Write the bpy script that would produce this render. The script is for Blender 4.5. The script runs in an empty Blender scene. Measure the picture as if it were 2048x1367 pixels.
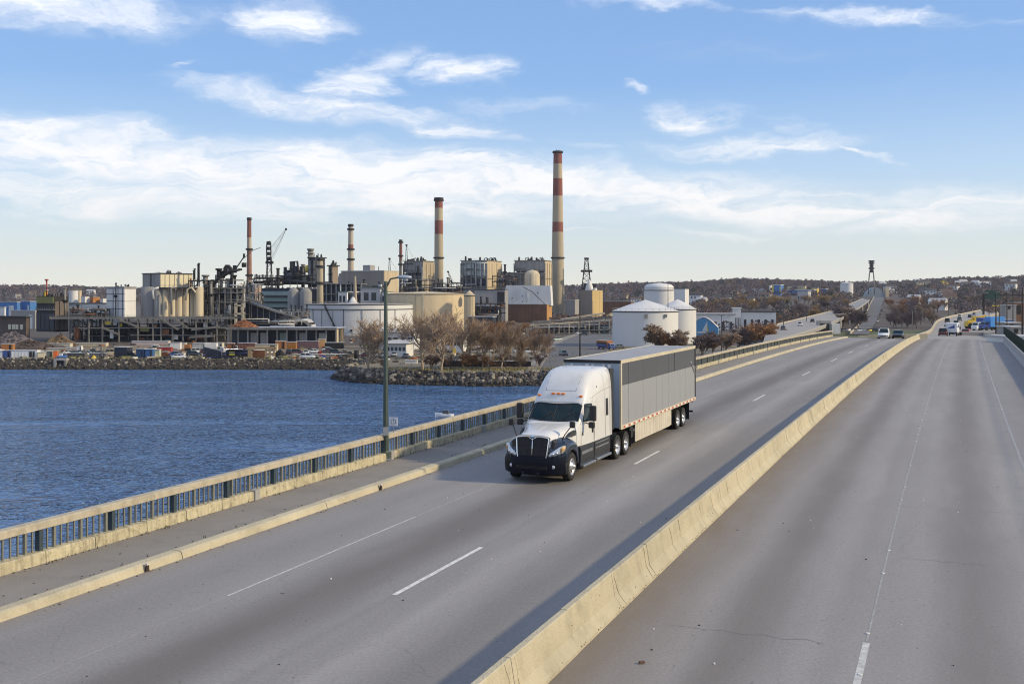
import bpy, math, random
from math import sin, cos, pi, sqrt, atan2, radians
random.seed(7)
sc = bpy.context.scene
# ---------------------------------------------------------------- camera
F, HV, CZ = 2183.5, 589.2, 23.0          # focal length and horizon in photo pixels, eye height over the water
cam_d = bpy.data.cameras.new('camera'); cam = bpy.data.objects.new('camera', cam_d)
sc.collection.objects.link(cam); sc.camera = cam
cam.location = (0, 0, CZ); cam.rotation_euler = (pi / 2, 0, 0)
cam_d.sensor_width = 36; cam_d.lens = 36 * F / 2048
cam_d.shift_y = -(683.5 - HV) / 2048
cam_d.clip_start = 0.5; cam_d.clip_end = 30000
# ---------------------------------------------------------------- world
SUN_EL, SUN_AZ = 28.0, 101.0             # azimuth clockwise from the view direction (+Y)
sc.view_settings.view_transform = 'Standard'; sc.view_settings.look = 'None'
sc.view_settings.gamma = 1; sc.view_settings.use_curve_mapping = False
sc.view_settings.exposure = 0.12
W = bpy.data.worlds.new('World'); sc.world = W; W.use_nodes = True
WT = W.node_tree; WN = WT.nodes; WL = WT.links
bgn = WN['Background']; bgn.inputs[1].default_value = 0.13
sky = WN.new('ShaderNodeTexSky'); sky.sky_type = 'NISHITA'; sky.sun_disc = False
sky.sun_elevation = radians(SUN_EL); sky.sun_rotation = radians(SUN_AZ)
sky.altitude = 0; sky.air_density = 1.0; sky.dust_density = 0.3; sky.ozone_density = 1.5


def wmath(op, a, b=None, c=None):
    n = WN.new('ShaderNodeMath'); n.operation = op
    for i, v in enumerate((a, b, c)):
        if v is None: continue
        if isinstance(v, (int, float)): n.inputs[i].default_value = v
        else: WL.new(v, n.inputs[i])
    return n.outputs[0]


tc = WN.new('ShaderNodeTexCoord'); sx = WN.new('ShaderNodeSeparateXYZ'); WL.new(tc.outputs['Generated'], sx.inputs[0])
az = wmath('ARCTAN2', sx.outputs[0], sx.outputs[1])
el = wmath('ARCSINE', sx.outputs[2])
ae = WN.new('ShaderNodeCombineXYZ'); WL.new(az, ae.inputs[0]); WL.new(el, ae.inputs[1])


def wnoise(scale_vec, scale, detail=6, rough=.6, warp=0.0, src=None, off=(0, 0, 0)):
    m = WN.new('ShaderNodeMapping'); m.inputs['Scale'].default_value = scale_vec; m.inputs['Location'].default_value = off
    WL.new(src or ae.outputs[0], m.inputs[0])
    n = WN.new('ShaderNodeTexNoise'); n.inputs['Scale'].default_value = scale
    n.inputs['Detail'].default_value = detail; n.inputs['Roughness'].default_value = rough
    n.inputs['Distortion'].default_value = warp
    WL.new(m.outputs[0], n.inputs['Vector']); return n


# warp the coordinates a little so that no cloud edge is an ellipse
wn_ = wnoise((1, 2.2, 1), 9, 5, .6)
wv = WN.new('ShaderNodeVectorMath'); wv.operation = 'SUBTRACT'; WL.new(wn_.outputs['Color'], wv.inputs[0]); wv.inputs[1].default_value = (.5, .5, .5)
ws = WN.new('ShaderNodeVectorMath'); ws.operation = 'MULTIPLY'; WL.new(wv.outputs[0], ws.inputs[0]); ws.inputs[1].default_value = (.16, .05, 0)
wa = WN.new('ShaderNodeVectorMath'); wa.operation = 'ADD'; WL.new(ae.outputs[0], wa.inputs[0]); WL.new(ws.outputs[0], wa.inputs[1])
CLOUDS = [  # u, v, half width, half height (photo pixels), tilt in degrees, density
    (565, 38, 105, 40, -6, 1.0), (90, 12, 250, 40, 0, 1.0), (500, 52, 60, 14, -8, .7),
    (640, 205, 300, 27, 6, .9), (730, 155, 100, 42, -25, .95), (915, 145, 115, 27, 6, .95), (880, 246, 120, 20, 4, .8), (1010, 265, 70, 12, 8, .5),
    (1000, 212, 220, 16, 3, .45),
    (60, 288, 250, 52, 8, 1.15), (350, 322, 350, 52, 6, 1.2), (700, 345, 350, 58, 4, 1.25), (1020, 352, 280, 52, 4, 1.2), (1060, 325, 90, 26, -4, .8),
    (250, 395, 480, 40, 3, 1.0), (800, 405, 440, 36, 2, 1.0), (1330, 385, 350, 50, 5, 1.15), (1560, 412, 320, 42, 7, 1.05), (1850, 425, 320, 42, -2, 1.0),
    (1400, 228, 85, 30, 8, .95), (1500, 290, 190, 21, 2, .95), (1570, 255, 60, 18, 20, .6), (1710, 312, 110, 10, 22, .75), (1260, 175, 45, 10, 5, .6),
    (1430, 470, 190, 10, 2, .6), (1700, 480, 160, 7, 2, .35), (1770, 30, 240, 16, 7, .85), (1300, 6, 140, 12, 2, .7), (1180, 285, 60, 10, 8, .45),
    (355, 134, 28, 12, -20, .6), (30, 430, 260, 14, 2, .5), (1500, 95, 450, 26, 3, .28), (640, 462, 90, 5, 3, .5), (1150, 460, 120, 5, 3, .5), (520, 150, 300, 60, 0, .22),
    (1850, 160, 350, 40, 4, .22)]
acc = None
for (u, v, hw, hh, rot, k) in CLOUDS:
    a_ = math.atan((u - 1024) / F); e_ = math.atan((HV - v) / F * cos(a_))
    m = WN.new('ShaderNodeMapping'); m.vector_type = 'TEXTURE'
    m.inputs['Location'].default_value = (a_, e_, 0); m.inputs['Rotation'].default_value = (0, 0, radians(-rot))
    m.inputs['Scale'].default_value = (hw / F * 1.25, hh / F * 1.25, 1)
    WL.new(wa.outputs[0], m.inputs[0])
    L = WN.new('ShaderNodeVectorMath'); L.operation = 'LENGTH'; WL.new(m.outputs[0], L.inputs[0])
    mr = WN.new('ShaderNodeMapRange'); mr.interpolation_type = 'SMOOTHSTEP'
    mr.inputs[1].default_value = 0.0; mr.inputs[2].default_value = 1.5; mr.inputs[3].default_value = k; mr.inputs[4].default_value = 0
    WL.new(L.outputs['Value'], mr.inputs[0])
    acc = mr.outputs[0] if acc is None else wmath('MAXIMUM', acc, mr.outputs[0])
# outside the frame unseen cirrus goes on, thickened to raise the ambient light
front = WN.new('ShaderNodeMapRange'); front.inputs[1].default_value = .5; front.inputs[2].default_value = .75
WL.new(wmath('ABSOLUTE', az), front.inputs[0])
up = WN.new('ShaderNodeMapRange'); up.inputs[1].default_value = .29; up.inputs[2].default_value = .4; WL.new(el, up.inputs[0])
gen = wnoise((1.0, 3.2, 1), 3.0, 4, .55, .3)
gm = WN.new('ShaderNodeMapRange'); gm.inputs[1].default_value = .34; gm.inputs[2].default_value = .62; gm.inputs[4].default_value = 1.0
WL.new(gen.outputs[0], gm.inputs[0])
acc = wmath('MAXIMUM', acc, wmath('MULTIPLY', wmath('MAXIMUM', front.outputs[0], up.outputs[0]), gm.outputs[0]))
fib = wnoise((1, 5.5, 1), 8, 8, .60, 1.2, src=wa.outputs[0])
fin = wnoise((1, 2.2, 1), 38, 6, .6, .5, src=wa.outputs[0])
tex = wmath('ADD', wmath('MULTIPLY', fib.outputs[0], 1.9), wmath('MULTIPLY', fin.outputs[0], .5))   # around 1.32
den = wmath('MULTIPLY', acc, wmath('ADD', tex, -.40))
dr = WN.new('ShaderNodeMapRange'); dr.interpolation_type = 'SMOOTHSTEP'
dr.inputs[1].default_value = .13; dr.inputs[2].default_value = 1.05; dr.inputs[3].default_value = 0; dr.inputs[4].default_value = .97
WL.new(den, dr.inputs[0])
elr = WN.new('ShaderNodeMapRange'); WL.new(el, elr.inputs[0]); elr.inputs[1].default_value = .0; elr.inputs[2].default_value = .25
cc = WN.new('ShaderNodeMix'); cc.data_type = 'RGBA'; WL.new(elr.outputs[0], cc.inputs[0])
cc.inputs[6].default_value = (7.2, 7.0, 6.8, 1); cc.inputs[7].default_value = (7.6, 7.8, 8.2, 1)
# thin haze: the clear sky pales towards the horizon all round
rmp = WN.new('ShaderNodeValToRGB'); cr_ = rmp.color_ramp
cr_.elements[0].position = 0; cr_.elements[0].color = (.80, .79, .72, 1); cr_.elements[1].position = 1; cr_.elements[1].color = (.16, .30, .62, 1)
for p_, c_ in ((.10, (.62, .70, .74)), (.22, (.44, .60, .81)), (.38, (.24, .43, .76)), (.6, (.21, .37, .70))):
    e_ = cr_.elements.new(p_); e_.color = c_ + (1,)
er2 = WN.new('ShaderNodeMapRange'); er2.inputs[2].default_value = .5; WL.new(el, er2.inputs[0]); WL.new(er2.outputs[0], rmp.inputs[0])
hz1 = WN.new('ShaderNodeVectorMath'); hz1.operation = 'SCALE'; hz1.inputs['Scale'].default_value = 1 / .12; WL.new(rmp.outputs[0], hz1.inputs[0])
hz2 = WN.new('ShaderNodeMix'); hz2.data_type = 'RGBA'; hz2.inputs[0].default_value = .8; WL.new(sky.outputs[0], hz2.inputs[6]); WL.new(hz1.outputs[0], hz2.inputs[7])
mx = WN.new('ShaderNodeMix'); mx.data_type = 'RGBA'
WL.new(dr.outputs[0], mx.inputs[0]); WL.new(hz2.outputs[2], mx.inputs[6]); WL.new(cc.outputs[2], mx.inputs[7])
WL.new(mx.outputs[2], bgn.inputs[0])
# ---------------------------------------------------------------- sun
sd = bpy.data.lights.new('sun', 'SUN'); sun = bpy.data.objects.new('sun', sd); sc.collection.objects.link(sun)
sd.energy = 3.6; sd.angle = radians(3.0); sd.color = (1.0, .81, .50)
_a, _e = radians(SUN_AZ), radians(SUN_EL)
import mathutils
from mathutils import Vector as V3, noise as MN
sdir = V3((sin(_a) * cos(_e), cos(_a) * cos(_e), sin(_e)))
sun.rotation_euler = sdir.to_track_quat('Z', 'Y').to_euler()
sc.cycles.max_bounces = 6; sc.cycles.diffuse_bounces = 3; sc.cycles.glossy_bounces = 3; sc.cycles.transparent_max_bounces = 8
sc.cycles.volume_bounces = 0; sc.cycles.volume_max_steps = 64
sc.cycles.use_denoising = True; sc.cycles.filter_width = 1.1


# ================================================================ helpers
def srgb(r, g, b):
    f = lambda c: (c / 255 / 12.92) if c / 255 <= .04045 else ((c / 255 + .055) / 1.055) ** 2.4
    return (f(r), f(g), f(b))


MATS = {}


def mat(name, col, rough=.7, metal=0.0, var=.18, scale=1.0, streak=0.0, bump=0.0, bscale=8.0, dirt=None, dirt_amt=.35, spec=.5, emit=None, coat=0.0, trans=0.0):
    """surface with large and fine tone variation, optional rain streaks, blotchy dirt and a little relief"""
    if name in MATS: return MATS[name]
    m = bpy.data.materials.new(name); m.use_nodes = True; T = m.node_tree; N = T.nodes; L = T.links
    b = N['Principled BSDF']
    b.inputs['Roughness'].default_value = rough; b.inputs['Metallic'].default_value = metal
    b.inputs['Specular IOR Level'].default_value = spec
    if coat: b.inputs['Coat Weight'].default_value = coat; b.inputs['Coat Roughness'].default_value = .08
    if trans: b.inputs['Transmission Weight'].default_value = trans
    tcn = N.new('ShaderNodeTexCoord')
    col4 = tuple(col) + (1,)
    if var or streak or dirt:
        n = N.new('ShaderNodeTexNoise'); n.inputs['Scale'].default_value = .35 * scale; n.inputs['Detail'].default_value = 8; n.inputs['Roughness'].default_value = .65
        L.new(tcn.outputs['Object'], n.inputs['Vector'])
        r = N.new('ShaderNodeMapRange'); r.inputs[1].default_value = .3; r.inputs[2].default_value = .7
        r.inputs[3].default_value = 1 - var; r.inputs[4].default_value = 1 + var
        L.new(n.outputs[0], r.inputs[0]); fac = r.outputs[0]
        if streak:
            mp = N.new('ShaderNodeMapping'); mp.inputs['Scale'].default_value = (2.2 * scale, 2.2 * scale, .12 * scale)
            L.new(tcn.outputs['Object'], mp.inputs[0])
            n2 = N.new('ShaderNodeTexNoise'); n2.inputs['Scale'].default_value = 1; n2.inputs['Detail'].default_value = 5
            L.new(mp.outputs[0], n2.inputs['Vector'])
            r2 = N.new('ShaderNodeMapRange'); r2.inputs[1].default_value = .45; r2.inputs[2].default_value = .75
            r2.inputs[3].default_value = 1; r2.inputs[4].default_value = 1 - streak; L.new(n2.outputs[0], r2.inputs[0])
            mm = N.new('ShaderNodeMath'); mm.operation = 'MULTIPLY'; L.new(fac, mm.inputs[0]); L.new(r2.outputs[0], mm.inputs[1]); fac = mm.outputs[0]
        vm = N.new('ShaderNodeVectorMath'); vm.operation = 'SCALE'; vm.inputs[0].default_value = col; L.new(fac, vm.inputs['Scale'])
        out = vm.outputs[0]
        if dirt:
            n3 = N.new('ShaderNodeTexNoise'); n3.inputs['Scale'].default_value = .9 * scale; n3.inputs['Detail'].default_value = 9; n3.inputs['Roughness'].default_value = .7
            L.new(tcn.outputs['Object'], n3.inputs['Vector'])
            r3 = N.new('ShaderNodeMapRange'); r3.inputs[1].default_value = .52; r3.inputs[2].default_value = .7; r3.inputs[4].default_value = dirt_amt
            L.new(n3.outputs[0], r3.inputs[0])
            mi = N.new('ShaderNodeMix'); mi.data_type = 'RGBA'; L.new(r3.outputs[0], mi.inputs[0]); L.new(out, mi.inputs[6]); mi.inputs[7].default_value = tuple(dirt) + (1,)
            out = mi.outputs[2]
        L.new(out, b.inputs['Base Color'])
    else:
        b.inputs['Base Color'].default_value = col4
    if bump:
        n4 = N.new('ShaderNodeTexNoise'); n4.inputs['Scale'].default_value = bscale; n4.inputs['Detail'].default_value = 6
        L.new(tcn.outputs['Object'], n4.inputs['Vector'])
        bp = N.new('ShaderNodeBump'); bp.inputs['Strength'].default_value = bump; bp.inputs['Distance'].default_value = .05
        L.new(n4.outputs[0], bp.inputs['Height']); L.new(bp.outputs[0], b.inputs['Normal'])
    if emit:
        b.inputs['Emission Color'].default_value = tuple(emit[:3]) + (1,); b.inputs['Emission Strength'].default_value = emit[3]
    MATS[name] = m; return m


class MB:
    """collects shapes into one mesh"""
    def __init__(s): s.v = []; s.f = []; s.m = []; s.sm = []
    def add(s, vs, fs, mi=0, smooth=False):
        o = len(s.v); s.v += [tuple(p) for p in vs]
        s.f += [tuple(i + o for i in f) for f in fs]; s.m += [mi] * len(fs); s.sm += [smooth] * len(fs); return s
    def box(s, c, d, mi=0, rz=0.0, taper=1.0):
        x, y, z = [k / 2 for k in d]; P = []
        for k in (-1, 1):
            t = taper if k > 0 else 1
            for a, b in ((-1, -1), (1, -1), (1, 1), (-1, 1)):
                px, py = a * x * t, b * y * t
                P.append((c[0] + px * cos(rz) - py * sin(rz), c[1] + px * sin(rz) + py * cos(rz), c[2] + k * z))
        return s.add(P, [(3, 2, 1, 0), (4, 5, 6, 7), (0, 1, 5, 4), (1, 2, 6, 5), (2, 3, 7, 6), (3, 0, 4, 7)], mi)
    def bb(s, x0, x1, y0, y1, z0, z1, mi=0):
        return s.box(((x0 + x1) / 2, (y0 + y1) / 2, (z0 + z1) / 2), (abs(x1 - x0), abs(y1 - y0), abs(z1 - z0)), mi)
    def bevbox(s, x0, x1, y0, y1, z0, z1, b, mi=0):
        """box with chamfered edges"""
        P = []; 
        for z, i in ((z0, b), (z0 + b, 0), (z1 - b, 0), (z1, b)):
            P += [(x0 + i + b * (i == 0), y0 + i, z), (x1 - i - b * (i == 0), y0 + i, z), (x1 - i, y0 + i + b * (i == 0), z), (x1 - i, y1 - i - b * (i == 0), z),
                  (x1 - i - b * (i == 0), y1 - i, z), (x0 + i + b * (i == 0), y1 - i, z), (x0 + i, y1 - i - b * (i == 0), z), (x0 + i, y0 + i + b * (i == 0), z)]
        fs = [tuple(range(7, -1, -1)), tuple(range(24, 32))]
        for r in range(3):
            for k in range(8): fs.append((r * 8 + k, r * 8 + (k + 1) % 8, r * 8 + 8 + (k + 1) % 8, r * 8 + 8 + k))
        return s.add(P, fs, mi)
    def beam(s, p, q, w, h=None, mi=0):
        h = h or w; p = V3(p); q = V3(q); d = q - p
        if d.length < 1e-6: return s
        d.normalize(); up = V3((0, 0, 1)) if abs(d.z) < .95 else V3((0, 1, 0))
        a = d.cross(up).normalized() * (w / 2); b = a.cross(d).normalized() * (h / 2)
        P = [p - a - b, p + a - b, p + a + b, p - a + b, q - a - b, q + a - b, q + a + b, q - a + b]
        return s.add(P, [(0, 1, 2, 3), (7, 6, 5, 4), (0, 4, 5, 1), (1, 5, 6, 2), (2, 6, 7, 3), (3, 7, 4, 0)], mi)
    def tube(s, pts, r, n=6, mi=0, caps=True, smooth=True):
        pts = [V3(p) for p in pts]; rr = r if isinstance(r, (list, tuple)) else [r] * len(pts); P = []
        ref = None
        for i, p in enumerate(pts):
            d = (pts[min(i + 1, len(pts) - 1)] - pts[max(i - 1, 0)]).normalized()
            if ref is None: ref = V3((0, 0, 1)) if abs(d.z) < .9 else V3((1, 0, 0))
            a = d.cross(ref)
            if a.length < 1e-4: a = d.cross(V3((0, 1, 0)))
            a.normalize(); b = a.cross(d).normalized(); ref = b
            ref = b
            for k in range(n):
                t = 2 * pi * k / n; P.append(p + a * (cos(t) * rr[i]) + b * (sin(t) * rr[i]))
            ref = b
        fs = []
        for i in range(len(pts) - 1):
            for k in range(n): fs.append((i * n + k, i * n + (k + 1) % n, i * n + n + (k + 1) % n, i * n + n + k))
        s.add(P, fs, mi, smooth)
        if caps and n > 2:
            o = len(s.v) - len(P); s.f.append(tuple(o + k for k in range(n - 1, -1, -1))); s.f.append(tuple(o + (len(pts) - 1) * n + k for k in range(n)))
            s.m += [mi] * 2; s.sm += [False] * 2
        return s
    def lathe(s, prof, c=(0, 0, 0), n=24, mi=0, axis='z', smooth=True, a0=0, a1=2 * pi):
        P = []; full = abs(a1 - a0 - 2 * pi) < 1e-6; m = n if full else n + 1
        for r, h in prof:
            for k in range(m):
                t = a0 + (a1 - a0) * k / n; x, y = r * cos(t), r * sin(t)
                P.append((c[0] + x, c[1] + y, c[2] + h) if axis == 'z' else ((c[0] + x, c[1] + h, c[2] + y) if axis == 'y' else (c[0] + h, c[1] + x, c[2] + y)))
        fs = []
        for i in range(len(prof) - 1):
            for k in range(n):
                k2 = (k + 1) % m
                fs.append((i * m + k, i * m + k2, i * m + m + k2, i * m + m + k))
        return s.add(P, fs, mi, smooth)
    def cyl(s, c, r, h, n=16, mi=0, r2=None, cap=True):
        r2 = r if r2 is None else r2
        pr = [(r, 0), (r2, h)]
        if cap: pr = [(0.001, 0)] + pr + [(0.001, h)]
        o = len(s.f); s.lathe(pr, c, n, mi)
        if cap:
            for i in list(range(o, o + n)) + list(range(o + 2 * n, o + 3 * n)): s.sm[i] = False
        return s
    def prism(s, poly, z0, z1, mi=0):
        n = len(poly); P = [(x, y, z0) for x, y in poly] + [(x, y, z1) for x, y in poly]
        fs = [tuple(range(n - 1, -1, -1)), tuple(range(n, 2 * n))] + [(i, (i + 1) % n, n + (i + 1) % n, n + i) for i in range(n)]
        return s.add(P, fs, mi)
    def prismx(s, poly, x0, x1, mi=0, ax='x'):
        """polygon of (a, z) swept along x (or y)"""
        n = len(poly)
        g = (lambda t, a, z: (t, a, z)) if ax == 'x' else (lambda t, a, z: (a, t, z))
        P = [g(x0, a, z) for a, z in poly] + [g(x1, a, z) for a, z in poly]
        fs = [tuple(range(n - 1, -1, -1)), tuple(range(n, 2 * n))] + [(i, (i + 1) % n, n + (i + 1) % n, n + i) for i in range(n)]
        return s.add(P, fs, mi)
    def loft(s, secs, closed=False, mi=0, smooth=True, caps=True):
        n = len(secs[0]); P = [p for c in secs for p in c]; fs = []
        for i in range(len(secs) - 1):
            for k in range(n if closed else n - 1):
                fs.append((i * n + k, i * n + (k + 1) % n, i * n + n + (k + 1) % n, i * n + n + k))
        s.add(P, fs, mi, smooth)
        if caps:
            o = len(s.v) - len(P)
            s.f += [tuple(o + k for k in range(n - 1, -1, -1)), tuple(o + (len(secs) - 1) * n + k for k in range(n))]; s.m += [mi] * 2; s.sm += [False] * 2
        return s
    def mesh(s, name, mats):
        me = bpy.data.meshes.new(name); me.from_pydata(s.v, [], s.f)
        for m in (mats if isinstance(mats, (list, tuple)) else [mats]): me.materials.append(m)
        if any(s.m): me.polygons.foreach_set('material_index', s.m)
        me.polygons.foreach_set('use_smooth', s.sm); me.update(); return me
    def build(s, name, mats, parent=None, loc=None, rz=0, kind=None, label=None, sharp=None):
        me = s.mesh(name, mats); o = bpy.data.objects.new(name, me); sc.collection.objects.link(o)
        if sharp is not None:
            try: me.set_sharp_from_angle(angle=radians(sharp))
            except Exception: pass
        if parent: o.parent = parent
        if loc is not None: o.location = loc
        if rz: o.rotation_euler = (0, 0, rz)
        if kind: o['kind'] = kind
        if label: o['label'] = label
        return o


def tag(o, label, cat, group=None):
    o['label'] = label; o['category'] = cat
    if group: o['group'] = group
    return o


def thing(name, label, cat, loc=(0, 0, 0), rz=0.0, group=None):
    o = bpy.data.objects.new(name, None); sc.collection.objects.link(o); o.empty_display_size = .5
    o.location = loc; o.rotation_euler = (0, 0, rz); return tag(o, label, cat, group)


def inst(name, me, parent, loc=(0, 0, 0), rot=(0, 0, 0), scale=(1, 1, 1), m=None):
    o = bpy.data.objects.new(name, me); sc.collection.objects.link(o); o.parent = parent
    o.location = loc; o.rotation_euler = rot; o.scale = scale
    if m:
        o.material_slots[0].link = 'OBJECT'; o.material_slots[0].material = m
    return o


def dup(root, loc=None, rz=None, label=None, group=None, scale=None, paint=None):
    """a copy of a thing with copies of its parts and their sub-parts; paint = {old material: new material}"""
    def cp(o, par):
        c = o.copy(); sc.collection.objects.link(c); c.parent = par
        if paint and c.type == 'MESH':
            for sl in c.material_slots:
                src = sl.material
                if src in paint: sl.link = 'OBJECT'; sl.material = paint[src]
        for ch in o.children: cp(ch, c)
        return c
    r = cp(root, None)
    if loc is not None: r.location = loc
    if rz is not None: r.rotation_euler = (0, 0, rz)
    if scale: r.scale = (scale,) * 3 if isinstance(scale, (int, float)) else scale
    if label: r['label'] = label
    if group: r['group'] = group
    elif 'group' in r and group is not None: del r['group']
    return r


def P(u, v, d): return ((u - 1024) / F * d, d, CZ + (HV - v) / F * d)
def gd(v, zg=3.0): return (CZ - zg) * F / (v - HV)             # depth of a ground point seen at row v
def GP(u, v, zg=3.0):
    d = gd(v, zg)
    if u < 712: d = max(d, 342.0)          # keep behind the top of the bank
    return ((u - 1024) / F * d, d, zg)


# ================================================================ materials
C_conc = (.40, .345, .25)
M_conc = mat('weathered_concrete', (.42, .375, .29), .9, 0, .14, 1.6, .25, .5, 14, dirt=(.17, .145, .10), dirt_amt=.5)
M_conc_y = mat('mossy_concrete', (.44, .395, .285), .9, 0, .14, 1.3, .10, .6, 16, dirt=(.20, .175, .12), dirt_amt=.45)
M_base = mat('stained_base_concrete', (.47, .42, .29), .9, 0, .16, 4, .4, .6, 12, dirt=(.10, .09, .045), dirt_amt=.75)
M_conc_g = mat('grey_concrete', (.34, .335, .33), .9, 0, .12, 1.5, .2, .4, 14, dirt=(.12, .11, .10))
M_walk = mat('sidewalk_concrete', (.215, .198, .178), .92, 0, .13, 1.2, 0, .3, 20, dirt=(.13, .12, .11), dirt_amt=.4)
M_bluerail = mat('blue_green_steel', (.22, .22, .18), .6, .2, .25, 3, .2, .2, 20, dirt=(.16, .12, .07), dirt_amt=.5)
M_white = mat('white_paint', (.74, .74, .73), .5, 0, .06, .8, .06)
M_joint = mat('dark_joint', (.035, .032, .028), .95, 0, .1)


def road_mat(name, base, bands, edge=None, seed=0.0, groove=0):
    """asphalt; UV = metres across and along the road. bands = (lateral position, half width, factor)"""
    m = bpy.data.materials.new(name); m.use_nodes = True; T = m.node_tree; N = T.nodes; L = T.links; b = N['Principled BSDF']
    uv = N.new('ShaderNodeUVMap'); sp = N.new('ShaderNodeSeparateXYZ'); L.new(uv.outputs[0], sp.inputs[0])
    def M(op, a, b_=None, c=None):
        n = N.new('ShaderNodeMath'); n.operation = op
        for i, v in enumerate((a, b_, c)):
            if v is None: continue
            if isinstance(v, (int, float)): n.inputs[i].default_value = v
            else: L.new(v, n.inputs[i])
        return n.outputs[0]
    def NZ(sc_, s, det=6, rough=.6, dist=0):
        mp = N.new('ShaderNodeMapping'); mp.inputs['Scale'].default_value = sc_; mp.inputs['Location'].default_value = (seed, seed * 2, 0); L.new(uv.outputs[0], mp.inputs[0])
        n = N.new('ShaderNodeTexNoise'); n.inputs['Scale'].default_value = s; n.inputs['Detail'].default_value = det; n.inputs['Roughness'].default_value = rough; n.inputs['Distortion'].default_value = dist
        L.new(mp.outputs[0], n.inputs['Vector']); return n.outputs[0]
    wob = M('MULTIPLY', M('SUBTRACT', NZ((1, .12, 1), .9, 3), .5), .9)
    lat = M('ADD', sp.outputs[0], wob)
    fac = M('ADD', .86, M('MULTIPLY', NZ((1, .25, 1), .55, 9, .65), .28))
    for (p_, hw, k) in bands:
        g = N.new('ShaderNodeMapRange'); g.interpolation_type = 'SMOOTHSTEP'; g.inputs[1].default_value = 0; g.inputs[2].default_value = hw
        g.inputs[3].default_value = k; g.inputs[4].default_value = 1
        L.new(M('ABSOLUTE', M('SUBTRACT', lat, p_)), g.inputs[0]); fac = M('MULTIPLY', fac, g.outputs[0])
    # fine aggregate, sealed specks, transverse broom marks
    fac = M('MULTIPLY', fac, M('ADD', .52, M('MULTIPLY', NZ((1, 1, 1), 13, 4, .8), .96)))
    fac = M('MULTIPLY', fac, M('ADD', .93, M('MULTIPLY', NZ((.35, 2.6, 1), 3.5, 6, .7), .14)))
    vo = N.new('ShaderNodeTexVoronoi'); vo.inputs['Scale'].default_value = 2.3; L.new(uv.outputs[0], vo.inputs['Vector'])
    spk = N.new('ShaderNodeMapRange'); spk.inputs[1].default_value = .035; spk.inputs[2].default_value = .075; spk.inputs[3].default_value = .45; spk.inputs[4].default_value = 1
    L.new(vo.outputs['Distance'], spk.inputs[0]); fac = M('MULTIPLY', fac, spk.outputs[0])
    # oil drips and small patches
    op = N.new('ShaderNodeMapRange'); op.inputs[1].default_value = .62; op.inputs[2].default_value = .74; op.inputs[3].default_value = 1; op.inputs[4].default_value = .78
    L.new(NZ((1, .35, 1), 1.9, 7, .75), op.inputs[0]); fac = M('MULTIPLY', fac, op.outputs[0])
    pt = N.new('ShaderNodeMapRange'); pt.inputs[1].default_value = .56; pt.inputs[2].default_value = .60; pt.inputs[3].default_value = 1; pt.inputs[4].default_value = 1.06
    L.new(NZ((1, .18, 1), .33, 2, .4), pt.inputs[0]); fac = M('MULTIPLY', fac, pt.outputs[0])
    # hairline cracks
    v2 = N.new('ShaderNodeTexVoronoi'); v2.feature = 'DISTANCE_TO_EDGE'; v2.inputs['Scale'].default_value = .16
    wv_ = N.new('ShaderNodeVectorMath'); wv_.operation = 'ADD'; L.new(uv.outputs[0], wv_.inputs[0])
    nn = N.new('ShaderNodeTexNoise'); nn.inputs['Scale'].default_value = .7; nn.inputs['Detail'].default_value = 6; L.new(uv.outputs[0], nn.inputs['Vector']); L.new(nn.outputs['Color'], wv_.inputs[1])
    L.new(wv_.outputs[0], v2.inputs['Vector'])
    ck = N.new('ShaderNodeMapRange'); ck.inputs[1].default_value = .0; ck.inputs[2].default_value = .0028; ck.inputs[3].default_value = .84; ck.inputs[4].default_value = 1
    L.new(v2.outputs['Distance'], ck.inputs[0]); fac = M('MULTIPLY', fac, ck.outputs[0])
    vm = N.new('ShaderNodeVectorMath'); vm.operation = 'SCALE'; vm.inputs[0].default_value = base; L.new(fac, vm.inputs['Scale'])
    out = vm.outputs[0]
    if edge:
        for (p_, hw, col, amt) in edge:      # dust and rust-brown grime lying along a line
            g = N.new('ShaderNodeMapRange'); g.interpolation_type = 'SMOOTHSTEP'; g.inputs[1].default_value = 0; g.inputs[2].default_value = hw; g.inputs[3].default_value = amt; g.inputs[4].default_value = 0
            L.new(M('ABSOLUTE', M('SUBTRACT', lat, p_)), g.inputs[0])
            mi = N.new('ShaderNodeMix'); mi.data_type = 'RGBA'
            L.new(M('MULTIPLY', g.outputs[0], M('ADD', .4, NZ((1, .3, 1), 1.2, 6, .6))), mi.inputs[0]); L.new(out, mi.inputs[6]); mi.inputs[7].default_value = tuple(col) + (1,)
            out = mi.outputs[2]
    L.new(out, b.inputs['Base Color']); b.inputs['Roughness'].default_value = .82; b.inputs['Specular IOR Level'].default_value = .35
    bp = N.new('ShaderNodeBump'); bp.inputs['Strength'].default_value = .35; bp.inputs['Distance'].default_value = .02
    L.new(NZ((1, 1, 1), 40, 3, .7), bp.inputs['Height']); L.new(bp.outputs[0], b.inputs['Normal'])
    return m


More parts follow.
